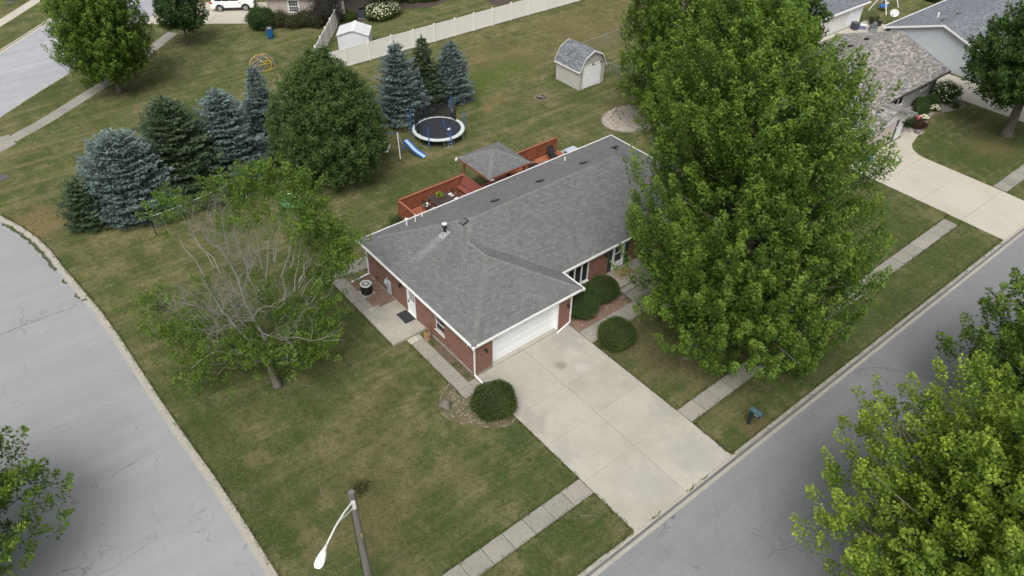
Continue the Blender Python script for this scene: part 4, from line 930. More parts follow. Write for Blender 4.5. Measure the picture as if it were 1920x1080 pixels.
for x, y, h, r, c in ((2.66, 10.72, .52, .05, .1), (3.33, 10.76, .62, .042, 0), (4.2, 11.3, .32, .05, 0), (15.9, 10.45, .3, .06, 0)):
    z = slopeZ(x, y); p = MB().tube([(x, y, z - .05), (x, y, z + h)], r, 10)
    if c: p.lathe([(c, 0), (c, .05), (.03, .06)], (x, y, z + h), 12)
    p = p.out('vent_pipe', m_white, house); MB().lathe([(r + .05, -.03), (r + .012, .05)], (x, y, z), 10).out('pipe_boot', m_black, p)

# ------------------------------------------------------------------ gambrel shed in the back garden
def rake(mb, pts, y0, y1, w=.14):
    for a, b in zip(pts, pts[1:]): mb.beam((a[0], y0, a[1]), (b[0], y0, b[1]), y1 - y0, w, up=(0, 1, 0)) if False else mb.add([(a[0], y0, a[1] - w), (b[0], y0, b[1] - w), (b[0], y0, b[1] + .02), (a[0], y0, a[1] + .02), (a[0], y1, a[1] - w), (b[0], y1, b[1] - w), (b[0], y1, b[1] + .02), (a[0], y1, a[1] + .02)], [(0, 1, 2, 3), (5, 4, 7, 6), (0, 4, 5, 1), (3, 2, 6, 7), (0, 3, 7, 4), (1, 5, 6, 2)])
shed = thing('barn_shed', 'small beige barn shed with grey gambrel roof and white roll-up door', 'shed', (29.5, 23.35, 0))
prof = [(0, 1.98), (.58, 3.02), (1.55, 3.48), (2.52, 3.02), (3.1, 1.98)]
sw_ = MB(); D = 3.2
sw_.add([(x, 0, z) for x, z in [(0, 0), (3.1, 0), (3.1, 1.98), (2.52, 3.02), (1.55, 3.48), (.58, 3.02), (0, 1.98)]] + [(x, D, z) for x, z in [(0, 0), (3.1, 0), (3.1, 1.98), (2.52, 3.02), (1.55, 3.48), (.58, 3.02), (0, 1.98)]],
    [tuple(range(7)), tuple(range(13, 6, -1)), (0, 6, 13, 7), (1, 8, 9, 2)]); sw_.out('wall', m_sidS, shed)
rp = [(-.16, 1.86), (.5, 3.06), (1.55, 3.56), (2.6, 3.06), (3.26, 1.86)]; ss = MB(); rb = MB()
for a, b in zip(rp, rp[1:]):
    pts = [(a[0], -.16, a[1]), (a[0], D + .16, a[1]), (b[0], D + .16, b[1]), (b[0], -.16, b[1])]
    o_ = (a if a[1] < b[1] else b); shingle_plane(ss, pts, .14, .3, .006, [.72, .85, .95, 1.05, 1.2, 1.3], origin=(o_[0], -.16, o_[1]), udir=(0, 1, 0)); rb.add(pts, [(0, 3, 2, 1)])
rb.out('roof', m_roofb, shed); ss.out('roof_shingles', m_shing3, shed, kind='stuff')
tr = MB(); rake(tr, rp, -.2, -.165); rake(tr, rp, D + .165, D + .2); tr.box(-.2, -.16, -.16, D + .16, 1.74, 1.87).box(3.26, 3.3, -.16, D + .16, 1.74, 1.87).out('fascia', m_white, shed)
cb = MB()
for x, y in ((0, 0), (3.1, 0), (0, D), (3.1, D)): cb.box(x - .02 - (.06 if x else 0), x + .08 - (.02 if not x else .06), y - .02 - (.06 if y else 0), y + .08 - (.06 if y else .02), 0, 1.97)
cb.out('corner_trim', m_sidS, shed)
dr = MB().box(.58, 2.52, -.018, -.004, .05, 2.06).out('roll_up_door', m_whitep, shed)
for i in range(4): MB().cbox(.62, 2.46, -.045, -.019, .08 + i * .48, .545 + i * .48, .01).out('door_section', m_whitep, dr)
MB().box(.44, .58, -.05, -.004, 0, 2.1).box(2.52, 2.66, -.05, -.004, 0, 2.1).box(.44, 2.66, -.055, -.004, 2.1, 2.2).out('door_frame', m_white, shed)
for x in (1.55, 2.55): MB().cbox(x - .09, x + .09, -.15, -.06, 2.2, 2.28, .01).out('floodlight', m_black, shed)

# ------------------------------------------------------------------ neighbour with the brown shingle roof
nh = thing('ranch_house', 'grey sided ranch house with mottled brown shingle roof and front garage', 'house', (0, 0, 0))
w_ = MB(); wall(w_, 'x', 2.6, 45.3, 55.3, 0, 2.3, .2, [(47.0, 49.75, .75, 1.85), (52.55, 53.9, 1.15, 1.95)]); wall(w_, 'y', 55.3, 2.81, 12.8, 0, 2.3, -.2); wall(w_, 'x', 12.8, 39.2, 55.095, 0, 2.3, -.2); wall(w_, 'y', 39, 5, 12.59, 0, 2.3, .2)
w_.add([(55.3, 2.6, 2.3), (55.3, 12.8, 2.3), (55.3, 7.7, 4.25), (55.12, 2.6, 2.3), (55.12, 12.8, 2.3), (55.12, 7.7, 4.25)], [(0, 1, 2), (5, 4, 3)]); w_.out('wall', m_sidG, nh)
gw = MB(); wall(gw, 'x', .1, 38.8, 45.2, 0, 2.2, .18, [(39.5, 43.72, -1, 2.0)]); wall(gw, 'y', 45.2, .285, 2.55, 0, 2.2, -.18); wall(gw, 'y', 38.8, .285, 5, 0, 2.2, .18)
gw.add([(38.8, .1, 2.2), (45.2, .1, 2.2), (42.0, .1, 3.45), (38.8, .28, 2.2), (45.2, .28, 2.2), (42.0, .28, 3.45)], [(0, 1, 2), (5, 4, 3)]); gw.out('garage_wall', m_offw, nh)
nz, ns = 2.42, .36; ym = 7.55; ridge = nz + (ym - 2.0) * ns
NF = [(39.0, 2.0, nz), (56.0, 2.0, nz), (56.0, ym, ridge), (39.0, ym, ridge)]; NBk = [(56.0, 13.1, nz), (39.0, 13.1, nz), (39.0, ym, ridge), (56.0, ym, ridge)]
gs = .40; gz = 2.2; gr = gz + 3.9 * gs; yv = 2.0 + (gr - nz) / ns
GL = [(38.1, yv + .2, gz), (38.1, -.45, gz), (42.0, -.45, gr), (42.0, yv + .2, gr)]; GR = [(45.9, -.45, gz), (45.9, 2.0 + (gz - nz) / ns + .2, gz), (42.0, yv + .2, gr), (42.0, -.45, gr)]
rb = MB(); sh = MB(); T2 = [.6, .72, .82, .92, 1.0, 1.1, 1.25, 1.5]
for f in (NF, NBk, GL, GR): rb.add(f, [(0, 1, 2, 3)]); shingle_plane(sh, f, .15, .38, .004, T2, lift=.012)
rb.out('roof', m_roofb, nh); sh.out('roof_shingles', m_shing2, nh, kind='stuff')
rc = MB(); ridge_caps(rc, NF[3], NF[2], pnorm(NF), pnorm(NBk)); ridge_caps(rc, (42, -.45, gr), (42, yv, gr), pnorm(GL), pnorm(GR)); rc.out('ridge_cap', m_shing2, nh, kind='stuff')
f_ = MB().box(45.95, 56.0, 1.9, 1.98, nz - .14, nz + .0).out('gutter', m_brown, nh); MB().box(39, 56, 13.11, 13.2, nz - .14, nz).out('gutter', m_brown, nh)
MB().prism([(39.05, 2.02), (55.95, 2.02), (55.95, 2.58), (39.05, 2.58)], nz - .13, nz - .1).out('soffit', m_soffit, nh)
for x in (56.0,):
    k = MB()
    for a, b in (((x, 2.0, nz), (x, ym, ridge)), ((x, ym, ridge), (x, 13.1, nz))): k.add([(x, a[1], a[2] - .16), (x, b[1], b[2] - .16), (x, b[1], b[2]), (x, a[1], a[2]), (x + .03, a[1], a[2] - .16), (x + .03, b[1], b[2] - .16), (x + .03, b[1], b[2] + .01), (x + .03, a[1], a[2] + .01)], [(4, 5, 6, 7), (0, 4, 7, 3), (0, 1, 5, 4), (2, 3, 7, 6), (3, 2, 1, 0)])
    k.out('fascia', m_dgrey, nh)
k = MB()
for a, b in (((38.1, gz), (42.0, gr)), ((42.0, gr), (45.9, gz))): k.add([(a[0], -.45, a[1] - .17), (b[0], -.45, b[1] - .17), (b[0], -.45, b[1]), (a[0], -.45, a[1]), (a[0], -.48, a[1] - .17), (b[0], -.48, b[1] - .17), (b[0], -.48, b[1] + .01), (a[0], -.48, a[1] + .01)], [(4, 5, 6, 7), (7, 6, 2, 3), (0, 1, 5, 4), (0, 4, 7, 3), (1, 2, 6, 5)])
k.box(45.905, 45.98, -.45, 1.9, gz - .14, gz + .01).out('fascia', m_grey, nh)
gd2 = MB().box(39.5, 43.72, .2, .24, 0, 2.0).out('garage_door', m_gdoor, nh)
for i in range(4): MB().cbox(39.52, 43.7, .16, .198, .02 + i * .49, .5 + i * .49, .01).out('door_section', m_gdoor, gd2)
MB().box(43.72, 44.1, .05, .098, 0, 2.05).box(39.15, 39.5, .05, .098, 0, 2.05).out('door_trim', m_dgrey, nh)
MB().lathe([(.02, .14), (.07, .09), (.055, -.08), (.02, -.1)], (44.75, 0, 1.55), 8).out('wall_lantern', m_black, nh)
MB().cbox(43.86, 43.97, .03, .05, 1.28, 1.45, .005).out('keypad', m_offw, nh)
window_x(nh, 2.6, 47.0, 49.75, .75, 1.85, 3); window_x(nh, 2.6, 52.55, 53.9, 1.15, 1.95, 2)
MB().box(55.0, 55.1, 2.48, 2.58, .05, 2.3).out('downspout', m_brown, nh)
def nvent(x, y, z): MB().cbox(x - .2, x + .2, y - .2, y + .2, z - .05, z + .16, .04).out('roof_vent', m_black, nh)
for x, y in ((46.6, 8.9), (49.8, 8.95), (52.6, 8.95)): nvent(x, y, nz + (13.1 - y) * ns)
nvent(40.3, 1.35, gz + (40.3 - 38.1) * gs)
MB().cbox(45.3, 46.6, .7, 1.7, -.02, .16, .02).out('door_step', m_patio, nh)
MB().box(45.21, 45.25, .75, 1.65, .16, 2.1).out('entry_door', m_red, nh)

# ------------------------------------------------------------------ light grey house at the far right
gh = thing('grey_gable_house', 'pale blue-grey sided house with wide gable end and slate coloured roof', 'house', (0, 0, 0))
MB().add([(61.6, .9, 0), (61.6, 11.1, 0), (61.6, 11.1, 2.45), (61.6, 6.0, 4.15), (61.6, .9, 2.45), (82, .9, 0), (82, 11.1, 0), (82, 11.1, 2.45), (82, 6.0, 4.15), (82, .9, 2.45)], [(0, 4, 3, 2, 1), (5, 6, 7, 8, 9), (0, 5, 9, 4), (1, 2, 7, 6)]).out('wall', m_sidL, gh)
H1 = [(61.25, .3, 2.38), (82.4, .3, 2.38), (82.4, 6.0, 4.28), (61.25, 6.0, 4.28)]; H2 = [(82.4, 11.7, 2.38), (61.25, 11.7, 2.38), (61.25, 6.0, 4.28), (82.4, 6.0, 4.28)]
rb = MB(); sh = MB()
for f in (H1, H2): rb.add(f, [(0, 1, 2, 3)]); shingle_plane(sh, f, .145, .31, .006, [.72, .85, .95, 1.03, 1.12, 1.25])
rb.out('roof', m_roofb, gh); sh.out('roof_shingles', m_shing3, gh, kind='stuff')
rc = MB(); ridge_caps(rc, H1[3], H1[2], pnorm(H1), pnorm(H2)); rc.out('ridge_cap', m_shing3, gh, kind='stuff')
k = MB()
for a, b in (((.3, 2.38), (6.0, 4.28)), ((6.0, 4.28), (11.7, 2.38))): k.add([(61.25, a[0], a[1] - .2), (61.25, b[0], b[1] - .2), (61.25, b[0], b[1]), (61.25, a[0], a[1]), (61.2, a[0], a[1] - .2), (61.2, b[0], b[1] - .2), (61.2, b[0], b[1] + .015), (61.2, a[0], a[1] + .015)], [(7, 6, 5, 4), (3, 2, 6, 7), (4, 5, 1, 0), (0, 3, 7, 4), (1, 5, 6, 2)])
k.out('fascia', m_white, gh); MB().box(61.25, 82.4, 11.705, 11.82, 2.26, 2.40).box(61.25, 82.4, .18, .295, 2.26, 2.4).out('gutter', m_white, gh)
MB().add([(61.59, 8.7, 1.1), (61.59, 9.7, 1.1), (61.59, 9.7, 2.0), (61.59, 8.7, 2.0), (61.1, 8.7, 1.1), (61.1, 9.7, 1.1), (61.1, 9.7, 1.7), (61.1, 8.7, 1.7)], [(4, 7, 6, 5), (7, 3, 2, 6), (4, 0, 3, 7), (5, 6, 2, 1)]).out('window_awning', m_grey, gh)
z_ = lambda y: 2.38 + (11.7 - y) / 5.7 * 1.9
MB().tube([(64.8, 8.3, z_(8.3) - .1), (64.8, 8.3, z_(8.3) + .5)], .09, 10).out('vent_pipe', m_white, gh)
for x, y in ((63.3, 7.0), (66.3, 7.0)): MB().cbox(x - .22, x + .22, y - .22, y + .22, z_(y) - .05, z_(y) + .14, .04).out('roof_vent', m_dgrey, gh)
dish = thing('satellite_dish', 'off-white satellite dish at the eave corner of the pale blue-grey house', 'dish', (63.7, 12.0, 2.35))
MB().tube([(0, 0, -.1), (0, .1, .35), (-.05, .2, .62)], .03, 8).out('mast', m_grey, dish)
o = MB().lathe([(0, 0), (.25, .03), (.42, .10), (.47, .14), (.43, .125), (.25, .05), (0, .02)], (0, 0, 0), 20, 1.0, 1.15).out('reflector', m_offw, dish, smooth=True); o.scale = (.8, .8, .8); o.matrix_local = Matrix.Translation((-.1, .15, .75)) @ Matrix.Scale(.82, 4) @ Matrix.Rotation(R(-62), 4, 'Y') @ Matrix.Rotation(R(20), 4, 'X')
MB().beam((-.08, .1, .4), (-.62, .05, .72), .03).box(-.7, -.58, 0, .1, .68, .82).out('receiver_arm', m_grey, dish)

# ------------------------------------------------------------------ white garage top right
wg = thing('white_garage', 'white panelled garage with slate roof behind the brown roofed house', 'garage', (0, 0, 0))
w_ = MB(); wall(w_, 'x', 17, 58, 66.4, 0, 2.42, .15); wall(w_, 'y', 66.4, 17.155, 24, 0, 2.42, -.15); wall(w_, 'x', 24, 58, 66.245, 0, 2.42, -.15); wall(w_, 'y', 58, 17.155, 23.845, 0, 2.42, .15)
w_.add([(66.4, 17, 2.42), (66.4, 24, 2.42), (66.4, 20.5, 3.8)], [(0, 1, 2)]).add([(58, 17, 2.42), (58, 24, 2.42), (58, 20.5, 3.8)], [(2, 1, 0)]); w_.out('wall', m_whitep, wg)
H1 = [(57.7, 16.6, 2.45), (66.75, 16.6, 2.45), (66.75, 20.5, 3.95), (57.7, 20.5, 3.95)]; H2 = [(66.75, 24.4, 2.45), (57.7, 24.4, 2.45), (57.7, 20.5, 3.95), (66.75, 20.5, 3.95)]
rb = MB(); sh = MB()
for f in (H1, H2): rb.add(f, [(0, 1, 2, 3)]); shingle_plane(sh, f, .145, .31, .006, [.7, .8, .9, 1., 1.1, 1.2])
rb.out('roof', m_roofb, wg); sh.out('roof_shingles', m_shing3, wg, kind='stuff')
MB().box(57.7, 66.75, 16.48, 16.595, 2.3, 2.46).box(57.7, 66.75, 24.405, 24.52, 2.3, 2.46).out('gutter', m_white, wg)
for i in range(5): MB().box(58.4 + i * 1.05, 59.38 + i * 1.05, 16.97, 16.998, .1, 2.15).out('door_panel', m_offw, wg)
MB().box(64.4, 65.5, 16.96, 16.998, .05, 2.2).out('door_panel', m_whitep, wg)

# ------------------------------------------------------------------ beige house beyond the fence
bh = thing('beige_house', 'beige sided house with grid window behind the dark hedge', 'house', (14.4, 57.0, 0), R(-37))
w_ = MB(); wall(w_, 'x', 0, 0, 8.3, 0, 2.75, .2, [(2.25, 3.35, .85, 2.15)]); wall(w_, 'y', 0, .205, 9, 0, 2.75, .2, [(1.2, 6.2, -1, 2.3)]); wall(w_, 'y', 8.3, .205, 2.2, 0, 2.75, -.2); wall(w_, 'x', 2.2, 8.105, 13.2, 0, 2.75, .2); wall(w_, 'y', 13.2, 2.405, 11.5, 0, 2.75, -.2); wall(w_, 'x', 11.5, 0, 12.995, 0, 2.75, -.2)
w_.out('wall', m_sidB, bh)
H1 = [(-.4, -.4, 2.72), (13.6, -.4, 2.72), (13.6, 5.6, 4.9), (-.4, 5.6, 4.9)]; H2 = [(13.6, 11.9, 2.72), (-.4, 11.9, 2.72), (-.4, 5.6, 4.9), (13.6, 5.6, 4.9)]
rb = MB(); sh = MB()
for f in (H1, H2): rb.add(f, [(0, 1, 2, 3)]); shingle_plane(sh, f, .145, .31, .006, TONES)
rb.out('roof', m_roofb, bh); sh.out('roof_shingles', m_shing2, bh, kind='stuff')
wn = MB().box(2.25, 2.33, .02, .08, .85, 2.15).box(3.27, 3.35, .02, .08, .85, 2.15).box(2.33, 3.27, .02, .08, .85, .93).box(2.33, 3.27, .02, .08, 2.07, 2.15).box(2.33, 3.27, .015, .08, 1.46, 1.54).out('window', m_white, bh)
MB().box(2.33, 3.27, .05, .06, .93, 2.07).out('pane', m_glass, wn); mb = MB(); pane_grid(mb, 'x', .05, 2.33, 3.27, .93, 1.46, 4, 2, .025); pane_grid(mb, 'x', .05, 2.33, 3.27, 1.54, 2.07, 4, 2, .025); mb.out('glazing_bar', m_white, wn)
MB().box(2.15, 3.45, -.03, -.002, .77, .85).box(2.15, 2.25, -.03, -.002, .85, 2.15).box(3.35, 3.45, -.03, -.002, .85, 2.15).box(2.15, 3.45, -.03, -.002, 2.15, 2.24).out('window_trim', m_offw, wn)
MB().box(-.05, .05, -.05, -.003, 0, 2.7).out('corner_trim', m_sidS, bh); MB().box(8.2, 8.36, 2.1, 2.19, 0, 2.7).box(13.13, 13.28, 2.1, 2.19, 0, 2.7).box(8.06, 8.14, -.07, -.003, .1, 2.7).out('downspout', m_white, bh)
MB().box(.35, .4, 1.2, 6.2, 0, 2.3).out('garage_shade_panel', m_brown, bh)  # flat dark panel in the opening; its colour stands for the garage's inner shade
MB().box(-.4, 13.6, -.5, -.405, 2.58, 2.72).out('gutter', m_white, bh)
dh = thing('white_sided_house', 'white sided house wall with raised wooden deck behind the vinyl fence', 'house', (38.9, 47.8, 0), R(-8))
MB().box(0, 9, 0, 8, 0, 2.8).out('wall', m_whitep, dh)
H1 = [(-.4, -.4, 2.8), (9.4, -.4, 2.8), (9.4, 4, 4.4), (-.4, 4, 4.4)]; H2 = [(9.4, 8.4, 2.8), (-.4, 8.4, 2.8), (-.4, 4, 4.4), (9.4, 4, 4.4)]
MB().add(H1, [(0, 1, 2, 3)]).add(H2, [(0, 1, 2, 3)]).out('roof', m_shing3, dh)
k = MB().box(-2.4, -.05, 0, 3.0, .85, .95)
for x, y in ((-2.3, .1), (-.2, .1), (-2.3, 2.8)): k.box(x, x + .12, y, y + .12, 0, .85)
k.out('deck', m_pole, dh)

# ------------------------------------------------------------------ fences
vf = thing('vinyl_fence', 'long white vinyl privacy fence across the back of the gardens', 'fence', (0, 0, 0))
def fence_run(parent, pts, h=1.86):
    pm = MB().box(-.065, .065, -.065, .065, 0, h + .06).mesh('post'); cm = MB().lathe([(.105, 0), (.105, .03), (0, .1)], (0, 0, h + .06), 4).mesh('post_cap')
    for i, (x, y) in enumerate(pts):
        nx = pts[i + 1] if i + 1 < len(pts) else pts[i - 1]; a = math.atan2(nx[1] - y, nx[0] - x)
        p = link_mesh('post', pm, m_vinyl, parent, (x, y, 0)); p.rotation_euler = (0, 0, a)
        c = link_mesh('post_cap', cm, m_vinyl, p); c.rotation_euler = (0, 0, R(45))
    for (x0, y0), (x1, y1) in zip(pts, pts[1:]):
        L = math.hypot(x1 - x0, y1 - y0); a = math.atan2(y1 - y0, x1 - x0)
        for z0, z1 in ((h - .12, h), (.06, .2)): f = MB().box(.066, L - .066, -.025, .025, z0, z1).out('fence_rail', m_vinyl, parent); f.location = (x0, y0, 0); f.rotation_euler = (0, 0, a)
        n = max(3, int(L / .21)); wd = (L - .14) / n
        for k in range(n):
            b = MB().box(.07 + k * wd + .006, .07 + (k + 1) * wd - .006, -.012, .012, .2, h - .12).out('fence_board', m_vinyl, parent); b.location = (x0, y0, 0); b.rotation_euler = (0, 0, a)
fence_run(vf, [(11.2, 41.05), (12.5, 41.05), (15.0, 41.05), (17.6, 41.05), (20.2, 41.05), (22.8, 41.05), (25.4, 41.05), (28.0, 41.05), (30.5, 41.05), (33.0, 41.05), (35.6, 41.05), (38.1, 41.05), (40.6, 41.0), (43.1, 41.0), (45.6, 41.0), (48.2, 41.0), (50.8, 41.0)])
vf2 = thing('vinyl_fence', 'short white vinyl fence running back from the corner beside the white steel shed', 'fence', (0, 0, 0))
fence_run(vf2, [(11.35, 41.3), (12.9, 43.15), (14.45, 45.0), (16.0, 46.9), (17.55, 48.75), (19.1, 50.6), (20.6, 52.4)])
m_link = NB('chain_link'); m_link.b.inputs['Base Color'].default_value = (.33, .36, .37, 1); m_link.b.inputs['Metallic'].default_value = .4; m_link.b.inputs['Roughness'].default_value = .5
def see_through(k, a):
    t = k.n('ShaderNodeBsdfTransparent'); m = k.n('ShaderNodeMixShader'); m.inputs[0].default_value = a
    k.l(t.outputs[0], m.inputs[1]); k.l(k.b.outputs[0], m.inputs[2]); k.l(m.outputs[0], k.t.nodes['Material Output'].inputs['Surface']); return k.m
m_link = see_through(m_link, .2)
def chain_fence(label, pts, h=1.1):
    t = thing('chain_link_fence', label, 'fence', (0, 0, 0))
    for x, y in pts:
        p = MB().tube([(x, y, 0), (x, y, h)], .03, 7).out('post', m_galv, t); MB().lathe([(.04, 0), (.035, .04), (0, .06)], (x, y, h), 7).out('post_cap', m_galv, p)
    MB().tube([(x, y, h - .04) for x, y in pts], .022, 6).out('top_rail', m_galv, t)
    mb = MB()
    for (x0, y0), (x1, y1) in zip(pts, pts[1:]): mb.add([(x0, y0, .04), (x1, y1, .04), (x1, y1, h - .05), (x0, y0, h - .05)], [(0, 1, 2, 3)])
    mb.out('wire_mesh', m_link, t)
chain_fence('galvanised chain link fence running away behind the barn shed', [(33.4, 29.4), (36.4, 29.7), (39.4, 29.9), (42.4, 30.2), (45.4, 30.4), (48.4, 30.6), (51.4, 30.8), (54.4, 31), (58, 31.2)])
chain_fence('galvanised chain link fence between the barn shed door side and the big tree', [(33.6, 26.4), (34.5, 24.3), (34.8, 22.0), (34.7, 19.8), (34.6, 17.4)])

# ------------------------------------------------------------------ deck, gazebo and what stands there
dk = thing('garden_deck', 'red stained timber deck with diagonal board privacy walls behind the brick house', 'deck', (0, 0, 0))
FZ = .6
def planks(x0, x1, y0, y1, z, wd=.14, m=m_deckf):
    n = int((y1 - y0) / wd)
    for i in range(n):
        t = random.uniform(.85, 1.12); MB().box(x0, x1, y0 + i * wd + .004, y0 + (i + 1) * wd - .004, z - .03, z, (t, t, t)).out('plank', m, dk)
planks(5.0, 10.05, 11.45, 15.55, FZ); planks(14.6, 19.85, 11.45, 15.55, FZ)
MB().box(5.02, 10.0, 11.5, 15.5, .3, .56).box(14.62, 19.8, 11.5, 15.5, .3, .56).out('joists', m_deck, dk)
def slat_wall(p, d, L, z0, z1, both=True, posts=None):
    """board wall from p along unit d: posts, cap and separate diagonal slats"""
    px, py = p; dx, dy = d; nx, ny = -dy, dx
    W = lambda s, o, z: (px + dx * s + nx * o, py + dy * s + ny * o, z)
    for s in posts or [i * L / max(1, round(L / 1.9)) for i in range(max(1, round(L / 1.9)) + 1)]:
        MB().beam(W(s, 0, 0), W(s, 0, z1), .09).out('post', m_deck, dk)
        MB().beam(W(s, -.055, z0), W(s, -.055, z1), .08, .02, up=(nx, ny, 0)).out('batten', m_deck, dk)
    MB().beam(W(-.07, 0, z1 + .02), W(L + .07, 0, z1 + .02), .17, .04).out('cap_rail', m_deckf, dk)
    MB().beam(W(0, 0, z0 + .06), W(L, 0, z0 + .06), .05, .09).out('bottom_rail', m_deckf, dk)
    w = .135; c = w * 1.414; k = -int((z1 - z0) / c) - 1
    rect = [(0, z0), (L, z0), (L, z1), (0, z1)]
    while k * c < L:
        s = k * c; h = z1 - z0; q = clip_poly([(s, z0), (s + c - .012, z0), (s + c - .012 + h, z1), (s + h, z1)], rect)
        if len(q) >= 3:
            t = random.uniform(.82, 1.14); t = (t * random.uniform(.96, 1.04), t, t); n = len(q)
            MB().add([W(a, -.022, b) for a, b in q] + [W(a, .022, b) for a, b in q], [tuple(range(n)), tuple(range(2 * n - 1, n - 1, -1))] + [(i, n + i, n + (i + 1) % n, (i + 1) % n) for i in range(n)], t).out('slat', m_deck, dk)
        k += 1
slat_wall((4.95, 15.62), (1, 0), 5.75, .62, 1.66); slat_wall((4.95, 15.6), (0, -1), 4.1, .62, 1.66)
slat_wall((14.55, 15.62), (1, 0), 5.25, .62, 1.66)
for a, b in (((4.93, 15.62), (4.93, 11.5)), ((4.95, 15.66), (10.7, 15.66)), ((14.55, 15.66), (19.85, 15.66))):
    d = (Vector((*b, 0)) - Vector((*a, 0))); n = int(d.length / .16)
    for i in range(n):
        p, q = Vector((*a, 0)) + d * (i / n), Vector((*a, 0)) + d * ((i + .93) / n); t = random.uniform(.8, 1.05)
        mb = MB(); mb.beam((p.x, p.y, .3), (q.x, q.y, .3), .025, .56, (t, t, t)); mb.out('skirting_board', m_deck, dk)
# steps down to the gazebo floor and the gazebo floor itself
for i in range(9): MB().box(10.85 + i * .14, 10.98 + i * .14, 12.3, 15.3, .36, .4, (1.0 + .1 * random.random(),) * 3).out('plank', m_bench, dk)
for i in range(18): MB().box(12.15 + i * .135, 12.28 + i * .135, 12.3, 15.55, .21, .25, (1.0 + .1 * random.random(),) * 3).out('plank', m_bench, dk)
MB().box(10.86, 14.55, 12.35, 15.4, .05, .2).out('joists', m_bench, dk)
be = thing('deck_bench', 'long dark red bench with sloped slat back along the deck edge', 'bench', (10.2, 12.3, FZ))
for i in range(4): MB().box(-.42 + i * .115, -.315 + i * .115, 0, 3.15, .40, .435, (1 + .1 * random.random(),) * 3).out('seat_slat', m_bench, be)
for i in range(5):
    o = MB().box(0, .035, 0, 3.15, 0, .105, (1 + .12 * random.random(),) * 3).out('back_slat', m_bench, be); o.location = (.06 + i * .05, 0, .48 + i * .115); o.rotation_euler = (0, R(24), 0)
MB().box(.26, .44, -.03, 3.2, 1.05, 1.085).out('top_rail', m_bench, be)
for y in (.15, 1.55, 2.95): MB().beam((-.36, y, 0), (-.36, y, .4), .07).beam((.02, y, 0), (.3, y, 1.05), .07).beam((-.36, y, .36), (.1, y, .36), .05).out('leg', m_bench, be)
gz_ = thing('garden_gazebo', 'grey shingled hip roof gazebo on red timber posts over the deck', 'gazebo', (0, 0, 0))
g0, g1, h0, h1, gze = 10.4, 14.22, 12.24, 16.02, 3.0; ap = ((g0 + g1) / 2, (h0 + h1) / 2, 3.92)
cr = [(g0, h0, gze), (g1, h0, gze), (g1, h1, gze), (g0, h1, gze)]; rb = MB(); sh = MB(); rc = MB(); ns_ = []
for i in range(4): f = [cr[i], cr[(i + 1) % 4], ap]; rb.add(f, [(0, 1, 2)]); shingle_plane(sh, f, .14, .3, .008, TONES); ns_.append(pnorm(f))
rb.out('roof', m_roofb, gz_); sh.out('roof_shingles', m_shing, gz_, kind='stuff')
for i in range(4): ridge_caps(rc, cr[i], ap, ns_[i], ns_[i - 1])
rc.out('ridge_cap', m_cap, gz_, kind='stuff')
for i in range(4): MB().beam((*cr[i][:2], gze - .07), (*cr[(i + 1) % 4][:2], gze - .07), .04, .13).out('fascia', m_deck, gz_)
for x in (g0 + .33, g1 - .33):
    for y in (h0 + .33, h1 - .33):
        p = MB().box(x - .06, x + .06, y - .06, y + .06, 0, gze - .02).out('post', m_deck, gz_)
        sx, sy = (1 if x < 12 else -1), (1 if y < 14 else -1); MB().beam((x, y, 2.45), (x + sx * .45, y, 2.92), .07).beam((x, y, 2.45), (x, y + sy * .45, 2.92), .07).out('brace', m_deck, p)
MB().box(g0 + .27, g1 - .27, h0 + .28, h0 + .38, gze - .2, gze - .06).box(g0 + .27, g1 - .27, h1 - .38, h1 - .28, gze - .2, gze - .06).box(g0 + .28, g0 + .38, h0 + .385, h1 - .385, gze - .2, gze - .06).box(g1 - .38, g1 - .28, h0 + .385, h1 - .385, gze - .2, gze - .06).out('beam', m_deck, gz_)
MB().cbox(g0 - .14, g0 + .0, h1 - .1, h1 + .08, gze - .12, gze - .02, .02).lathe([(.03, 0), (.06, -.08), (.065, -.14)], (g0 - .12, h1 + .04, gze - .08), 8).out('floodlight', m_white, gz_)
MB().cbox(g0 + .05, g0 + .35, h0 - .22, h0 - .03, gze - .1, gze - .05, .01).out('solar_panel', m_grey, gz_)

dt = thing('dining_table', 'dark brown square dining table on the deck with potted plant on it', 'table', (7.75, 14.15, FZ))
for i in range(9): MB().box(-.72, .72, -.95 + i * .212, -.95 + i * .212 + .203, .70, .74, (1.0001 + random.uniform(-.1, .15),) * 3).out('table_plank', m_dkwood, dt)
MB().box(-.66, .66, -.88, .88, .62, .695).out('apron', m_dkwood, dt)
for x in (-.62, .62):
    for y in (-.84, .84): MB().box(x - .04, x + .04, y - .04, y + .04, 0, .62).out('leg', m_dkwood, dt)
def dining_chair(label, loc, rz):
    t = thing('dining_chair', label, 'chair', loc, rz, 'dining chairs round the deck table')
    MB().box(-.24, .24, -.24, .24, .40, .43).out('seat', m_dkwood, t); MB().cbox(-.225, .225, -.225, .225, .431, .49, .02).out('cushion', m_cush, t)
    for x in (-.22, .22):
        for y in (-.22, .22): MB().box(x - .02, x + .02, y - .02, y + .02, 0, .40 if y > 0 else .92).out('leg', m_dkwood, t)
    b = MB().box(-.2, .2, -.235, -.215, .5, .56).box(-.2, .2, -.235, -.215, .84, .92)
    for i in range(7): b.box(-.19 + i * .06, -.165 + i * .06, -.232, -.218, .56, .84)
    b.out('backrest', m_dkwood, t)
    for x in (-.24, .24): MB().box(x - .02, x + .02, -.2, .2, .62, .65).box(x - .02, x + .02, .17, .2, .40, .62).out('armrest', m_dkwood, t)
    return t
c0 = dining_chair('dining chair with white cushion at the outer left side of the deck table', (6.72, 14.75, FZ), R(-90))
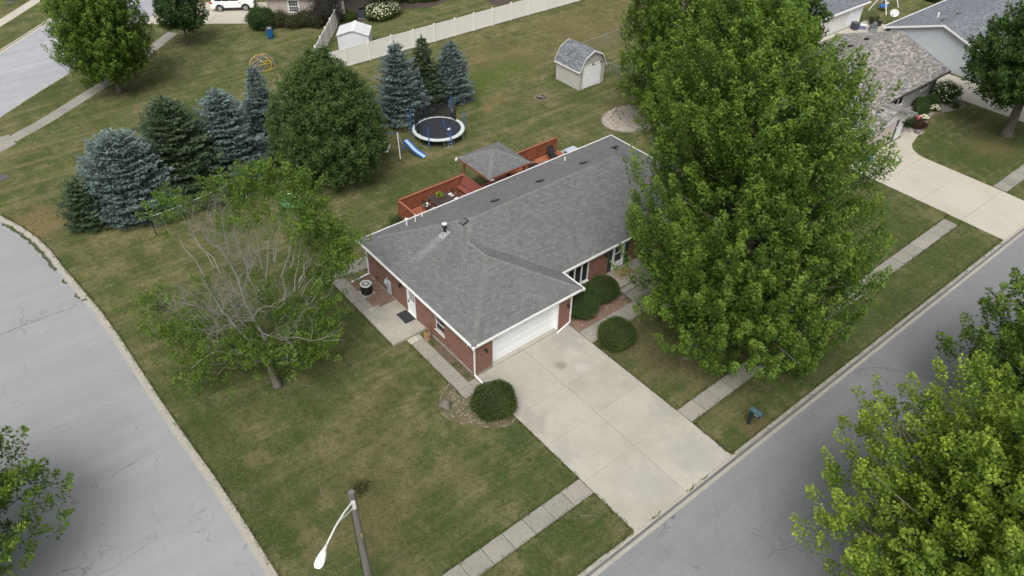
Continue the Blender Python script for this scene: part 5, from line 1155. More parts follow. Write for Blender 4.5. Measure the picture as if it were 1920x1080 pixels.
for lab, loc, rz in (('dining chair with white cushion at the left of the deck table nearest the roof', (6.75, 13.95, FZ), R(-84)), ('dining chair with white cushion at the right side of the table by the board wall', (8.78, 14.75, FZ), R(90)),
                     ('dining chair with white cushion at the right side of the table by the roof edge', (8.8, 14.0, FZ), R(93))):
    c = copy_tree(c0); c.location = loc; c.rotation_euler = (0, 0, rz); c['label'] = lab
pp = thing('potted_plant', 'small leafy potted plant in the middle of the deck table', 'plant', (7.72, 14.55, FZ + .74))
MB().lathe([(.0, 0), (.11, 0), (.15, .2), (.13, .2), (.12, .15), (0, .15)], (0, 0, 0), 14).out('pot', m_dkwood, pp)
rg = np.random.default_rng(5); u = unit(rg.normal(size=(260, 3)) + np.array([0, 0, .6])); pos = u * rg.uniform(.05, .22, (260, 1)) + np.array([0, 0, .25])
quads('leaves', leaves(pos, u + rg.normal(size=u.shape) * .4, rg.normal(size=u.shape) + np.array([0, 0, 1]), rg.uniform(.08, .16, 260), rg.uniform(.04, .07, 260)), rg.uniform(.3, 1, 260), l_mapleY, pp, kind='stuff')
def recliner(label, loc, rz):
    t = thing('reclining_chair', label, 'chair', loc, rz, 'black sling reclining chairs on the deck')
    sl = MB()
    o = MB().add([(-.27, -.28, .98), (.27, -.28, .98), (.27, 0, .36), (-.27, 0, .36), (-.27, -.31, .97), (.27, -.31, .97), (.27, -.03, .34), (-.27, -.03, .34)], [(0, 3, 2, 1), (4, 5, 6, 7), (0, 1, 5, 4), (1, 2, 6, 5), (0, 4, 7, 3)]).out('backrest', m_blackp, t)
    MB().add([(-.27, 0, .36), (.27, 0, .36), (.27, .5, .42), (-.27, .5, .42), (-.27, 0, .335), (.27, 0, .335), (.27, .5, .395), (-.27, .5, .395)], [(0, 1, 2, 3), (7, 6, 5, 4), (0, 3, 7, 4), (1, 5, 6, 2), (2, 6, 7, 3)]).out('seat', m_blackp, t)
    MB().add([(-.25, .51, .42), (.25, .51, .42), (.25, .95, .2), (-.25, .95, .2), (-.25, .5, .395), (.25, .5, .395), (.25, .94, .175), (-.25, .94, .175)], [(0, 1, 2, 3), (7, 6, 5, 4), (0, 3, 7, 4), (1, 5, 6, 2), (2, 6, 7, 3)]).out('footrest', m_blackp, t)
    for x in (-.3, .3):
        MB().tube([(x, -.3, .98), (x, 0, .38), (x, .5, .44)], .014, 6).tube([(x, -.25, 0), (x, .1, .58), (x, .42, .58)], .014, 6).tube([(x, .45, 0), (x, -.1, .6)], .014, 6).out('frame', m_black, t)
        MB().box(x - .03, x + .03, -.1, .4, .585, .61).out('armrest', m_black, t)
    return t
r0 = recliner('black reclining chair by the far end wall of the deck', (18.6, 14.85, FZ), R(172))
r1 = copy_tree(r0); r1.location = (16.15, 14.55, FZ); r1.rotation_euler = (0, 0, R(-128)); r1['label'] = 'black reclining chair just beside the gazebo roof corner'
fp = thing('fire_pot', 'round brown fire pot with dark bowl between the reclining chairs', 'fire pot', (17.35, 14.2, FZ))
MB().lathe([(0, 0), (.22, 0), (.26, .15), (.24, .3), (.28, .36)], (0, 0, 0), 18).out('body', m_tanrug, fp); MB().lathe([(.28, .36), (.28, .39), (.22, .39), (.18, .28), (0, .27)], (0, 0, 0), 18).out('bowl', m_copper, fp)
gr = thing('barbecue_grill', 'black barbecue grill under the gazebo roof', 'grill', (12.6, 13.0, .25))
MB().box(-.45, .45, -.25, .25, .25, .85).out('cabinet', m_blackp, gr); hd_ = MB().lathe([(.3, 0), (.3, .9)], (0, 0, 0), 14, a0=0, a1=math.pi).out('lid', m_black, gr); hd_.matrix_local = Matrix.Translation((-.45, 0, .88)) @ Matrix.Rotation(R(90), 4, 'Y') @ Matrix.Rotation(R(90), 4, 'Z'); MB().box(.46, .8, -.2, .2, .82, .85).box(-.8, -.46, -.2, .2, .82, .85).out('side_shelf', m_grey, gr); MB().tube([(-.3, -.32, 1.0), (.3, -.32, 1.0)], .02, 6).out('handle', m_galv, gr)
tag(MB().box(12.7, 14.2, 13.3, 15.0, .252, .27).out('beige_mat', m_tanrug), 'beige mat on the floor under the gazebo', 'mat')
cb_ = thing('storage_bench', 'low dark brown storage bench under the right side of the gazebo', 'bench', (14.0, 13.3, .25)); MB().cbox(-.35, .35, -.7, .7, .0, .42, .02).out('box', m_dkwood, cb_); MB().cbox(-.38, .38, -.73, .73, .425, .48, .02).out('lid', m_bench, cb_)
stl = thing('round_stool', 'round pale woven stool at the foot of the gazebo post', 'stool', (11.55, 12.95, .4)); MB().lathe([(0, 0), (.24, 0), (.29, .2), (.26, .4)], (0, 0, 0), 16).out('base', m_edge, stl); MB().lathe([(.28, .4), (.27, .45), (0, .47)], (0, 0, 0), 16).out('seat', m_conc2, stl)
bx = thing('storage_box', 'pale grey storage box beside the end of the deck', 'storage box', (20.75, 14.7, 0), R(2)); MB().cbox(-.5, .5, -.4, .4, 0, .58, .02).out('box', m_bin2, bx); MB().cbox(-.54, .54, -.44, .44, .585, .68, .03).out('lid', m_lblue, bx)
bed('rock_bed', [(19.95, 15.0), (21.6, 15.3), (21.6, 16.0), (20.0, 16.0)], mat('cream_gravel', (.38, .35, .28), ((7, 4, .4, .7, (.2, .17, .13), .8),), .95, (16, .9, .03)))

# ------------------------------------------------------------------ things round the brick house
ac = thing('air_conditioner', 'round black air conditioner with pale fan top on the gravel beside the house', 'air conditioner', (-1.05, 10.05, 0))
MB().box(-.42, .42, -.42, .42, -.01, .06).out('base_pad', m_patio, ac); MB().lathe([(.34, .06), (.35, .08), (.35, .72)], (0, 0, 0), 28).out('body', m_blackp, ac)
mb = MB()
for i in range(28): a = i * 2 * math.pi / 28; mb.beam((.355 * math.cos(a), .355 * math.sin(a), .1), (.355 * math.cos(a), .355 * math.sin(a), .7), .012, .012)
mb.out('grille', m_black, ac); MB().lathe([(.36, .72), (.365, .77), (.30, .79), (.27, .76)], (0, 0, 0), 28).out('rim', m_offw, ac)
MB().lathe([(.27, .75), (.0, .74)], (0, 0, 0), 24).out('fan_guard', m_grey, ac); MB().lathe([(.10, .745), (.09, .8), (0, .81)], (0, 0, 0), 16).out('motor_cap', m_offw, ac)
mb = MB()
for i in range(12): a = i * math.pi / 6; mb.beam((.1 * math.cos(a), .1 * math.sin(a), .775), (.28 * math.cos(a), .28 * math.sin(a), .775), .012, .01)
mb.out('guard_wire', m_galv, ac)
tag(MB().cbox(-.78, -.08, 5.92, 7.0, .172, .19, .004).out('door_mat', m_rug), 'black door mat on the concrete patio at the white side door', 'mat')
fm = tag(MB().cbox(12.3, 13.75, .75, 1.65, .322, .334, .003).out('door_mat', m_tanrug), 'tan patterned door mat on the front porch landing', 'mat')
MB().box(12.36, 13.69, .80, .815, .334, .337).box(12.36, 13.69, 1.585, 1.6, .334, .337).box(12.36, 12.375, .82, 1.58, .334, .337).box(13.675, 13.69, .82, 1.58, .334, .337).out('mat_border', m_conc2, fm)
for x in (12.75, 13.05): MB().lathe([(.06, .334), (.05, .338), (0, .339)], (x, 1.0, 0), 10).out('mat_motif', m_conc2, fm)
yb = thing('yard_waste_bag', 'open brown paper yard waste bag standing against the brick wall', 'bag', (-.42, 4.1, .01), R(8))
mb = MB(); N = 5; sec = [(0, .2, .15), (.15, .215, .165), (.45, .205, .16), (.62, .20, .155), (.72, .18, .14)]; per = 16
for z, a, b in sec:
    for j in range(per):
        th = 2 * math.pi * j / per; q = 1 / max(abs(math.cos(th)) ** 4 + abs(math.sin(th)) ** 4, 1e-6) ** .25; wv = .012 * math.sin(th * 5 + z * 9); zz = z + (.05 * math.sin(th * 2 + .5) + .04 * math.sin(th * 3) if z > .7 else 0)
        mb.v.append((a * q * .95 * math.cos(th) + wv, b * q * .95 * math.sin(th) + wv, zz))
for i in range(len(sec) - 1):
    for j in range(per): k = (j + 1) % per; mb.f.append((i * per + j, i * per + k, (i + 1) * per + k, (i + 1) * per + j)); mb.tint.append(1.)
mb.f.append(tuple(range(per))[::-1]); mb.tint.append(1.); mb.out('bag', m_paper, yb)
MB().lathe([(.15, .42), (.1, .47), (0, .5)], (0, 0, 0), 10, 1.1, .85).out('leaf_litter', m_dirt, yb)
MB().box(-.1, .1, -.166, -.163, .3, .42).out('print', m_copper, yb)
bd = bpy.data.meshes.new('boulder'); bm = bmesh.new(); bmesh.ops.create_icosphere(bm, subdivisions=3, radius=1); rg = random.Random(4)
ph = [rg.random() * 6 for _ in range(6)]
for v in bm.verts:
    x, y, z = v.co; k = 1 + .12 * math.sin(3 * x + ph[0]) + .1 * math.sin(4 * y + ph[1] + z * 2) + .08 * math.sin(5 * z + ph[2] + 3 * x); v.co = (x * .36 * k, y * .33 * k, z * .26 * k + .16)
bm.to_mesh(bd); bm.free(); bl = link_mesh('boulder', bd, m_stone, None, (-2.62, -.78, 0), smooth=True); tag(bl, 'grey brown boulder at the edge of the bed left of the driveway bush', 'boulder')
for lab, x, y, s in (('small boulder at the right end of the front walk shrub bed', 11.35, -.35, .75), ('grey boulder in the neighbour\'s rock bed near the wavy edge', 54.4, .2, .8), ('flat boulder beside the neighbour\'s driveway corner of the rock bed', 47.2, -.45, .7), ('dark boulder in the middle of the neighbour\'s rock bed', 52.9, .5, .6)):
    c = bl.copy(); COL.objects.link(c); c.location = (x, y, 0); c.scale = (s, s * .9, s * .8); c.rotation_euler = (0, 0, x); c['label'] = lab

mbx = thing('mailbox', 'dark teal mailbox with white house number on a post by the kerb', 'mailbox', (9.35, -11.72, 0), R(3))
MB().cbox(-.07, .07, -.06, .09, 0, 1.05, .01).out('post', m_mail, mbx); MB().cbox(-.06, .06, -.42, .1, .82, .95, .01).out('bracket', m_mail, mbx)
mb = MB(); L0, L1 = -.52, .10
sec = [(-.16, .95), (.16, .95), (.16, 1.16)] + [(.16 * math.cos(a), 1.16 + .12 * math.sin(a)) for a in [i * math.pi / 8 for i in range(1, 8)]] + [(-.16, 1.16)]
n = len(sec); mb.add([(x, L0, z) for x, z in sec] + [(x, L1, z) for x, z in sec], [tuple(range(n)), tuple(range(2 * n - 1, n - 1, -1))] + [(i, n + i, n + (i + 1) % n, (i + 1) % n) for i in range(n)]); mb.out('box', m_mail, mbx)
mb = MB(); se2 = [(.175, 1.14)] + [(.175 * math.cos(a), 1.165 + .13 * math.sin(a)) for a in [i * math.pi / 8 for i in range(0, 9)]] + [(-.175, 1.14)]
n = len(se2); mb.add([(x, L0 - .05, z) for x, z in se2] + [(x, L1 + .03, z) for x, z in se2], [tuple(range(n)), tuple(range(2 * n - 1, n - 1, -1))] + [(i, n + i, n + (i + 1) % n, (i + 1) % n) for i in range(n)]); mb.out('lid', m_mailtop, mbx)
MB().box(-.12, .12, L0 - .03, L0 - .004, .99, 1.14).lathe([(.02, 0), (.02, .03)], (0, L0 - .05, 1.12), 8).out('door', m_mailtop, mbx)
cu = bpy.data.curves.new('house_number', 'FONT'); cu.body = '413'; cu.size = .15; cu.extrude = .003; cu.align_x = 'CENTER'; cu.align_y = 'CENTER'
to = bpy.data.objects.new('tmp', cu); COL.objects.link(to); bpy.context.view_layer.update()
me = bpy.data.meshes.new_from_object(to.evaluated_get(bpy.context.evaluated_depsgraph_get())); bpy.data.objects.remove(to)
me.materials.clear(); o = link_mesh('house_number', me, m_offw, mbx); o.matrix_local = Matrix.Translation((-.168, -.30, 1.05)) @ Matrix.Rotation(R(-90), 4, 'Z') @ Matrix.Rotation(R(90), 4, 'X')

lp = thing('street_lamp', 'wooden pole street lamp with curved white arm and white cobra head', 'street lamp', (-11.52, -8.5, 0))
MB().tube([(0, 0, 0), (0, 0, 4), (0, 0, 8.75)], [.17, .15, .115], 14).out('pole', m_pole, lp)
hdv = Vector((-2.05, -1.72, 9.0)); a0 = Vector((-.08, -.08, 8.3))
am = MB().tube([a0, a0.lerp(hdv, .25) + Vector((0, 0, .16)), a0.lerp(hdv, .55) + Vector((0, 0, .2)), a0.lerp(hdv, .85) + Vector((0, 0, .08))], [.035, .034, .032, .03], 8).tube([(-.1, -.1, 8.0), a0.lerp(hdv, .2) + Vector((0, 0, -.12)), a0.lerp(hdv, .42) + Vector((0, 0, .16))], .02, 6).box(-.1, .02, -.13, -.08, 7.9, 8.4).out('arm', m_white, lp)
hv = (hdv - a0); hv.z = 0; hv.normalize(); an = math.atan2(hv.y, hv.x)
mb = MB(); pr = [(-.02, .045, .05), (.12, .06, .07), (.28, .12, .10), (.5, .165, .12), (.66, .16, .10), (.76, .10, .06), (.78, .03, .02)]
for s, wd, ht in pr:
    for j in range(12): th = 2 * math.pi * j / 12; mb.v.append((s, wd * math.cos(th), ht * math.sin(th) * (1 if math.sin(th) > 0 else .55)))
for i in range(len(pr) - 1):
    for j in range(12): k = (j + 1) % 12; mb.f.append((i * 12 + j, (i + 1) * 12 + j, (i + 1) * 12 + k, i * 12 + k)); mb.tint.append(1.)
mb.f.append(tuple(range(11, -1, -1))[::-1]); mb.tint.append(1.); mb.f.append(tuple(72 + j for j in range(12))); mb.tint.append(1.)
hdm = mb.out('lamp_head', m_whitep, lp, smooth=True); pe = a0.lerp(hdv, .83) + Vector((0, 0, .08)); hdm.matrix_local = Matrix.Translation(pe) @ Matrix.Rotation(an, 4, 'Z') @ Matrix.Rotation(R(6), 4, 'Y')
MB().lathe([(.04, .09), (.045, .14), (0, .17)], (.22, .04, 0), 10).out('photocell', m_offw, hdm)
MB().lathe([(.14, -.06), (.1, -.13), (0, -.15)], (.46, 0, 0), 14).out('lens', m_grey, hdm)
MB().tube([(-.12, .07, 8.0), (-.15, .08, 6), (-.165, .09, 3), (-.17, .09, 0)], .014, 5).out('cable', m_black, lp); MB().box(-.03, .03, -.152, -.14, 6.1, 6.35).out('tag', m_yel, lp)

# ------------------------------------------------------------------ back garden play things
tp = thing('trampoline', 'large round trampoline with pale pad, blue net poles and black mat', 'trampoline', (14.15, 24.05, 0))
MB().lathe([(1.88, .80), (1.88, .82), (2.02, .85), (2.17, .82), (2.2, .74), (2.17, .74)], (0, 0, 0), 64).out('pad', m_padw, tp)
MB().lathe([(1.89, .79), (0, .775)], (0, 0, 0), 48).out('mat', m_jump, tp); MB().lathe([(2.12, .70), (2.16, .73), (2.12, .76), (2.08, .73), (2.12, .70)], (0, 0, 0), 48).out('frame', m_galv, tp)
for i in range(6):
    a = i * math.pi / 3 + .35; c, s = math.cos(a), math.sin(a)
    MB().tube([(2.1 * math.cos(a - .22), 2.1 * math.sin(a - .22), .72), (2.1 * math.cos(a - .2), 2.1 * math.sin(a - .2), .02), (2.1 * math.cos(a + .2), 2.1 * math.sin(a + .2), .02), (2.1 * math.cos(a + .22), 2.1 * math.sin(a + .22), .72)], .022, 6).out('leg', m_galv, tp)
polea = [(R(150), 2.5), (R(85), 2.35), (R(25), 2.6), (R(-20), 1.75), (R(215), 1.9), (R(262), 1.75)]
for a, h in polea: x, y = 2.24 * math.cos(a), 2.24 * math.sin(a); MB().tube([(x, y, .3), (x, y, h + .15)], .04, 8).out('net_pole', m_blue, tp)
a = R(262); MB().tube([(2.24 * math.cos(a), 2.24 * math.sin(a), 1.0), (2.1 * math.cos(a) - .25, 2.1 * math.sin(a) + .1, 1.3)], .025, 6).out('loose_pole', m_blue, tp)
MB().tube([(.35, -.55, .8), (.3, -.35, 1.55)], .03, 7).out('fallen_pole', m_blue, tp)
k = NB('safety_net'); k.b.inputs['Base Color'].default_value = (.012, .012, .015, 1); m_net = see_through(k, .78)
mb = MB(); n = 40; hs2 = []
for i in range(n + 1): a = R(8) + R(172) * i / n; sag = .12 * abs(math.sin(i * .5)); rr = 1.95 + .03 * math.sin(i * 1.7); mb.v += [(rr * math.cos(a), rr * math.sin(a), .84), (rr * math.cos(a), rr * math.sin(a), (2.15 - sag) if 6 < i else 1.0 + i * .19)]
for i in range(n): mb.f.append((2 * i, 2 * i + 2, 2 * i + 3, 2 * i + 1)); mb.tint.append(1.)
mb.out('safety_net', m_net, tp)
mb = MB(); rr = random.Random(3)
for i in range(5): x, y = 1.95 * math.cos(R(6 + i * 2)), 1.95 * math.sin(R(6 + i * 2)); mb.tube([(x, y, .8), (x + .05 * rr.uniform(-1, 1), y + .05, 1.3), (x + .1, y + .1 * rr.uniform(-1, 1), 1.9), (2.24 * math.cos(R(25)), 2.24 * math.sin(R(25)), 2.3)], [.05, .07, .05, .02], 6)
mb.out('bunched_net', m_blackp, tp)
bb = MB().lathe([(.42, 0), (.42, .03), (0, .03)], (0, 0, 0), 20, a0=0, a1=math.pi).out('backboard', m_blackp, tp); bb.matrix_local = Matrix.Translation((2.1 * math.cos(R(85)), 2.1 * math.sin(R(85)), 2.2)) @ Matrix.Rotation(R(-40), 4, 'Z') @ Matrix.Rotation(R(75), 4, 'X')
MB().lathe([(.03, .0), (.03, .06), (0, .07)], (2.05 * math.cos(R(85)), 2.05 * math.sin(R(85)) - .05, 2.22), 8).out('hoop_bolt', m_offw, tp)
lad = tag(empty('trampoline_ladder', (13.75, 21.85, 0), R(-12)), 'small grey ladder leaning on the trampoline rim', 'ladder')
for x in (-.17, .17): MB().tube([(x, -.12, 0), (x, .06, .78)], .018, 6).out('side_rail', m_galv, lad)
for i in range(3): z = .2 + i * .24; MB().tube([(-.17, -.12 + z * .23, z), (.17, -.12 + z * .23, z)], .016, 6).out('rung', m_galv, lad)
tag(MB().box(-.16, .16, -.11, .11, .793, .805).out('paper_sheet', m_offw, None, loc=(14.75, 23.35, 0)), 'white square sheet lying on the trampoline mat', 'sheet').rotation_euler = (0, 0, R(20))

sg = thing('swing_set', 'white and blue children\'s swing set with seesaw glider under the tree', 'swing set', (9.85, 23.95, 0), R(-40))
MB().tube([(-1.7, 0, 1.8), (.25, 0, 1.8)], .03, 8).out('top_bar', m_blue, sg)
for x, s in ((.25, 1), (-1.7, -1)):
    for y in (-1.0, 1.0): MB().tube([(x, 0, 1.8), (x + .25 * s, y, 0)], .035, 8).out('leg', m_whitep, sg)
for y in (-.18, .18): MB().tube([(-.45, y * .3, 1.78), (-.45, y, .35)], .018, 6).tube([(-.85, y * .3, 1.78), (-.85, y, .35)], .018, 6).out('hanger', m_offw, sg)
MB().cbox(-.75, -.55, -.62, .62, .34, .38, .01).out('glider_beam', m_whitep, sg)
for y in (-.55, .55): MB().cbox(-.78, -.52, y - .13, y + .13, .385, .42, .01).out('seat', m_whitep, sg)
sl = thing('play_slide', 'pale blue wavy slide with dark blue edges beside the trampoline', 'slide', (10.55, 23.35, 0), R(-66))
n = 12; f = lambda s: (1.05 * (1 - s) ** 1.4 + .08 + .03 * math.sin(s * 9)); pts = [(-.1 + 1.75 * i / n, f(i / n)) for i in range(n + 1)]
for nm, y0, y1, dz, m in (('chute', -.2, .2, 0, m_ltblue), ('side_wall', -.25, -.2, .1, m_blue), ('side_wall', .2, .25, .1, m_blue)):
    mb = MB(); vs = []
    for x, z in pts: vs += [(x, y0, z - .03), (x, y1, z - .03), (x, y1, z + dz), (x, y0, z + dz)]
    fs = [(4 * i + e, 4 * i + (e + 1) % 4, 4 * i + 4 + (e + 1) % 4, 4 * i + 4 + e) for i in range(n) for e in range(4)] + [(0, 3, 2, 1), (4 * n, 4 * n + 1, 4 * n + 2, 4 * n + 3)]; mb.add(vs, fs).out(nm, m, sl)
for y in (-.24, .24): MB().tube([(-.1, y, 1.15), (-.35, y, 0)], .025, 7).out('leg', m_blue, sl)
for i in range(3): MB().tube([(-.28 + i * .07, -.24, .3 + i * .28), (-.28 + i * .07, .24, .3 + i * .28)], .02, 6).out('rung', m_blue, sl)
rbd = thing('leaning_boards', 'dark red board with white edge leaning under the round green tree', 'board', (7.3, 23.5, 0), R(-50))
MB().beam((-.55, .1, 0), (-.55, -.15, 1.25), .9, .05).out('red_board', m_red, rbd); MB().tube([(0, -.12, 0), (-.06, .12, 1.3)], .04, 8).out('white_pole', m_offw, rbd)
for i in range(2): MB().tube([(-.005 - i * .02, -.10 + .07 * i, .12 + .38 * i), (-.012 - i * .02, -.07 + .07 * i, .27 + .38 * i)], .044, 8).out('red_band', m_red, rbd)

cd_ = thing('climbing_dome', 'yellow and violet geodesic climbing dome on the far lawn', 'climbing frame', (8.55, 46.2, 0), R(12))
bm = bmesh.new(); bmesh.ops.create_icosphere(bm, subdivisions=2, radius=1.28); i = 0
for e in bm.edges:
    a, b = e.verts[0].co, e.verts[1].co
    if a.z < -.2 or b.z < -.2: continue
    A_, B_ = (Vector((v.x, v.y, max(0, v.z) * .92)) for v in (a, b))
    MB().tube([A_, B_], .022, 6).out('bar', m_yel if (i * 7) % 5 < 3 else m_purp, cd_); i += 1
bm.free(); MB().lathe([(0, .5), (.12, .52), (.13, .56), (0, .58)], (-.1, -.1, 0), 12).out('seat', m_ltblue, cd_); MB().tube([(-.1, -.1, .58), (0, 0, 1.15)], .01, 5).out('rope', m_offw, cd_)
bn = thing('wheelie_bin', 'blue wheeled refuse bin with dark lid on the lawn by the hedge', 'bin', (12.25, 52.25, 0), R(-30))
mb = MB(); mb.add([(-.24, -.3, .08), (.24, -.3, .08), (.24, .26, .08), (-.24, .26, .08), (-.31, -.38, 1.02), (.31, -.38, 1.02), (.31, .36, 1.02), (-.31, .36, 1.02)], [(0, 3, 2, 1), (4, 5, 6, 7), (0, 1, 5, 4), (1, 2, 6, 5), (2, 3, 7, 6), (3, 0, 4, 7)]); mb.box(-.2, .2, -.37, -.33, .55, .62).box(-.14, .14, -.36, -.30, .25, .5).out('body', m_bin, bn)
MB().cbox(-.33, .33, -.42, .4, 1.025, 1.1, .03).out('lid', m_bin2, bn); MB().tube([(-.28, .43, 1.0), (.28, .43, 1.0)], .025, 6).out('handle', m_bin2, bn); MB().box(-.08, .12, -.2, .0, 1.101, 1.105).out('sticker', m_offw, bn)
for x in (-.27, .27): o = MB().lathe([(0, -.03), (.12, -.03), (.12, .03), (0, .03)], (0, 0, 0), 14).out('wheel', m_blackp, bn); o.matrix_local = Matrix.Translation((x, .3, .12)) @ Matrix.Rotation(R(90), 4, 'Y')
nt_ = thing('badminton_net', 'sagging badminton net with white top tape between black and white poles', 'net', (0, 0, 0))
pA, pB = Vector((-9.32, 24.46, 0)), Vector((-2.45, 25.05, 0))
MB().tube([pA, pA + Vector((0, 0, 1.62))], .035, 7).tube([pA + Vector((0, 0, .85)), pA + Vector((0, 0, .95))], .045, 7).out('pole', m_black, nt_); MB().tube([pB, pB + Vector((.05, 0, 1.75))], .025, 7).out('pole', m_offw, nt_)
tp_ = lambda s, d=0: pA.lerp(pB, s) + Vector((0, 0, 1.5 + .2 * s - .55 * s * (1 - s) + d))
MB().tube([tp_(i / 16) for i in range(17)], .028, 5).out('tape', m_offw, nt_)
k = NB('net_mesh'); k.b.inputs['Base Color'].default_value = (.3, .29, .26, 1); mn = see_through(k, .16)
mb = MB(); mb.v = [tuple(tp_(i / 16, d)) for i in range(17) for d in (0, -.75)]; mb.f = [(2 * i, 2 * i + 2, 2 * i + 3, 2 * i + 1) for i in range(16)]; mb.tint = [1.] * 16; mb.out('net', mn, nt_)
mb = MB()
for j in range(1, 6): mb.tube([tp_(i / 16, -.15 * j) for i in range(17)], .005, 3, False)
for i in range(1, 46): mb.tube([tp_(i / 46), tp_(i / 46, -.75)], .004, 3, False)
mb.out('net_cords', m_pole, nt_, kind='stuff')
tg = thing('target_net', 'green practice target net with dark centre hole behind the half dead tree', 'target net', (-.55, 21.6, 0), R(-43))
MB().box(-.75, .75, -.02, .02, .15, 1.3).out('green_sheet', m_green, tg); MB().box(-.22, .2, -.035, -.022, .65, 1.02).out('centre_patch', m_bin2, tg); MB().cbox(-.3, .25, -.05, .05, 1.3, 1.38, .02).out('white_bar', m_white, tg)
for x in (-.78, .78): MB().tube([(x, 0, 0), (x, 0, 1.32)], .025, 6).tube([(x, 0, .03), (x, .7, .03)], .02, 6).out('frame', m_galv, tg)
fr = thing('fire_ring', 'worn round fire ring with ash and half burnt logs on the lawn', 'fire ring', (25.75, 24.35, 0))
MB().lathe([(0, .02), (.55, .018), (.62, .004)], (0, 0, 0), 20).out('ash', m_mulch, fr)
for i in range(11): a = i * .571; MB().cbox(.62 * math.cos(a) - .1, .62 * math.cos(a) + .1, .55 * math.sin(a) - .07, .55 * math.sin(a) + .07, 0, .07, .02).out('ring_stone', m_edge, fr)
for i, (a, l) in enumerate(((.3, .4), (1.5, .34), (2.5, .38))): MB().tube([(-l * math.cos(a), -l * math.sin(a), .07), (l * math.cos(a), l * math.sin(a), .09 + .02 * i)], .045, 7).out('log', m_dead if i else m_dbark, fr)

# ------------------------------------------------------------------ white steel shed, other far things
ws = thing('steel_shed', 'white corrugated steel garden shed with low gable roof inside the vinyl fence', 'shed', (15.95, 44.55, 0), R(-37))
MB().add([(.1, .1, 0), (3.18, .1, 0), (3.18, .1, 1.76), (1.64, .1, 2.2), (.1, .1, 1.76), (.1, 2.6, 0), (3.18, 2.6, 0), (3.18, 2.6, 1.76), (1.64, 2.6, 2.2), (.1, 2.6, 1.76)], [(0, 1, 2, 3, 4), (9, 8, 7, 6, 5), (0, 4, 9, 5), (1, 6, 7, 2)]).out('wall', m_shedw, ws)
for i in range(9): MB().box(.2 + i * .34, .5 + i * .34, .085, .098, .05, 1.74).out('wall_panel', m_shedw, ws)
for x0, x1, z0, z1 in ((0, 1.64, 1.78, 2.3), (1.64, 3.28, 2.3, 1.78)):
    for i in range(8):
        y0 = i * .338; MB().add([(x0, y0, z0), (x0, y0 + .32, z0), (x1, y0 + .32, z1), (x1, y0, z1), (x0, y0 + .01, z0 - .04), (x0, y0 + .31, z0 - .04), (x1, y0 + .31, z1 - .04), (x1, y0 + .01, z1 - .04)], [(0, 3, 2, 1), (4, 5, 6, 7), (0, 4, 7, 3), (1, 2, 6, 5), (0, 1, 5, 4), (2, 3, 7, 6)]).out('roof_sheet', m_shedw, ws)
MB().add([(1.5, -.03, 2.275), (1.64, -.03, 2.33), (1.78, -.03, 2.275), (1.5, 2.73, 2.275), (1.64, 2.73, 2.33), (1.78, 2.73, 2.275)], [(0, 1, 4, 3), (1, 2, 5, 4), (0, 2, 1), (3, 4, 5)]).out('ridge_strip', m_whitep, ws)
MB().add([(0, -.02, 1.70), (1.64, -.02, 2.22), (3.28, -.02, 1.70), (3.28, -.02, 1.77), (1.64, -.02, 2.29), (0, -.02, 1.77)], [(0, 1, 4, 5), (1, 2, 3, 4)]).out('gable_trim', m_galv, ws)
a2 = thing('air_conditioner', 'dark slate square air conditioner against the beige house', 'air conditioner', (22.9, 51.6, 0), R(-37))
MB().cbox(-.4, .4, -.4, .4, .05, .95, .03).out('body', m_bin2, a2); MB().box(-.45, .45, -.45, .45, 0, .05).out('base_pad', m_patio, a2); MB().lathe([(.34, .952), (.1, .96), (0, .97)], (0, 0, 0), 18).out('fan_guard', m_black, a2)

car = thing('white_suv', 'white sport utility car parked on the pale driveway at the top', 'car', (12.75, 62.65, 0), R(-31))
def extr(pts, y0, y1, tuck=0.):
    mb = MB(); n = len(pts); vs = [(x, y0 + (tuck if z > 1.0 else 0), z) for x, z in pts] + [(x, y1 - (tuck if z > 1.0 else 0), z) for x, z in pts]
    return mb.add(vs, [tuple(range(n)), tuple(range(2 * n - 1, n - 1, -1))] + [(i, n + i, n + (i + 1) % n, (i + 1) % n) for i in range(n)])
wb = 1.4; arch = lambda cx: [(cx + .41 * math.cos(a), .34 + .41 * math.sin(a)) for a in [math.pi - i * math.pi / 8 for i in range(9)]]
bodyp = [(-2.38, .5), (-2.3, .36)] + arch(-wb) + arch(wb) + [(2.2, .34), (2.38, .5), (2.36, .8), (2.2, 1.0), (1.2, 1.1), (-2.2, 1.12), (-2.38, .95)]
extr(bodyp[::-1], -.93, .93, .05).out('body', m_carw, car, bevel=.05)
extr([(-2.25, 1.12), (1.15, 1.10), (.35, 1.62), (-.6, 1.70), (-1.7, 1.66), (-2.15, 1.4)][::-1], -.83, .83, .1).out('cabin', m_carw, car, bevel=.06)
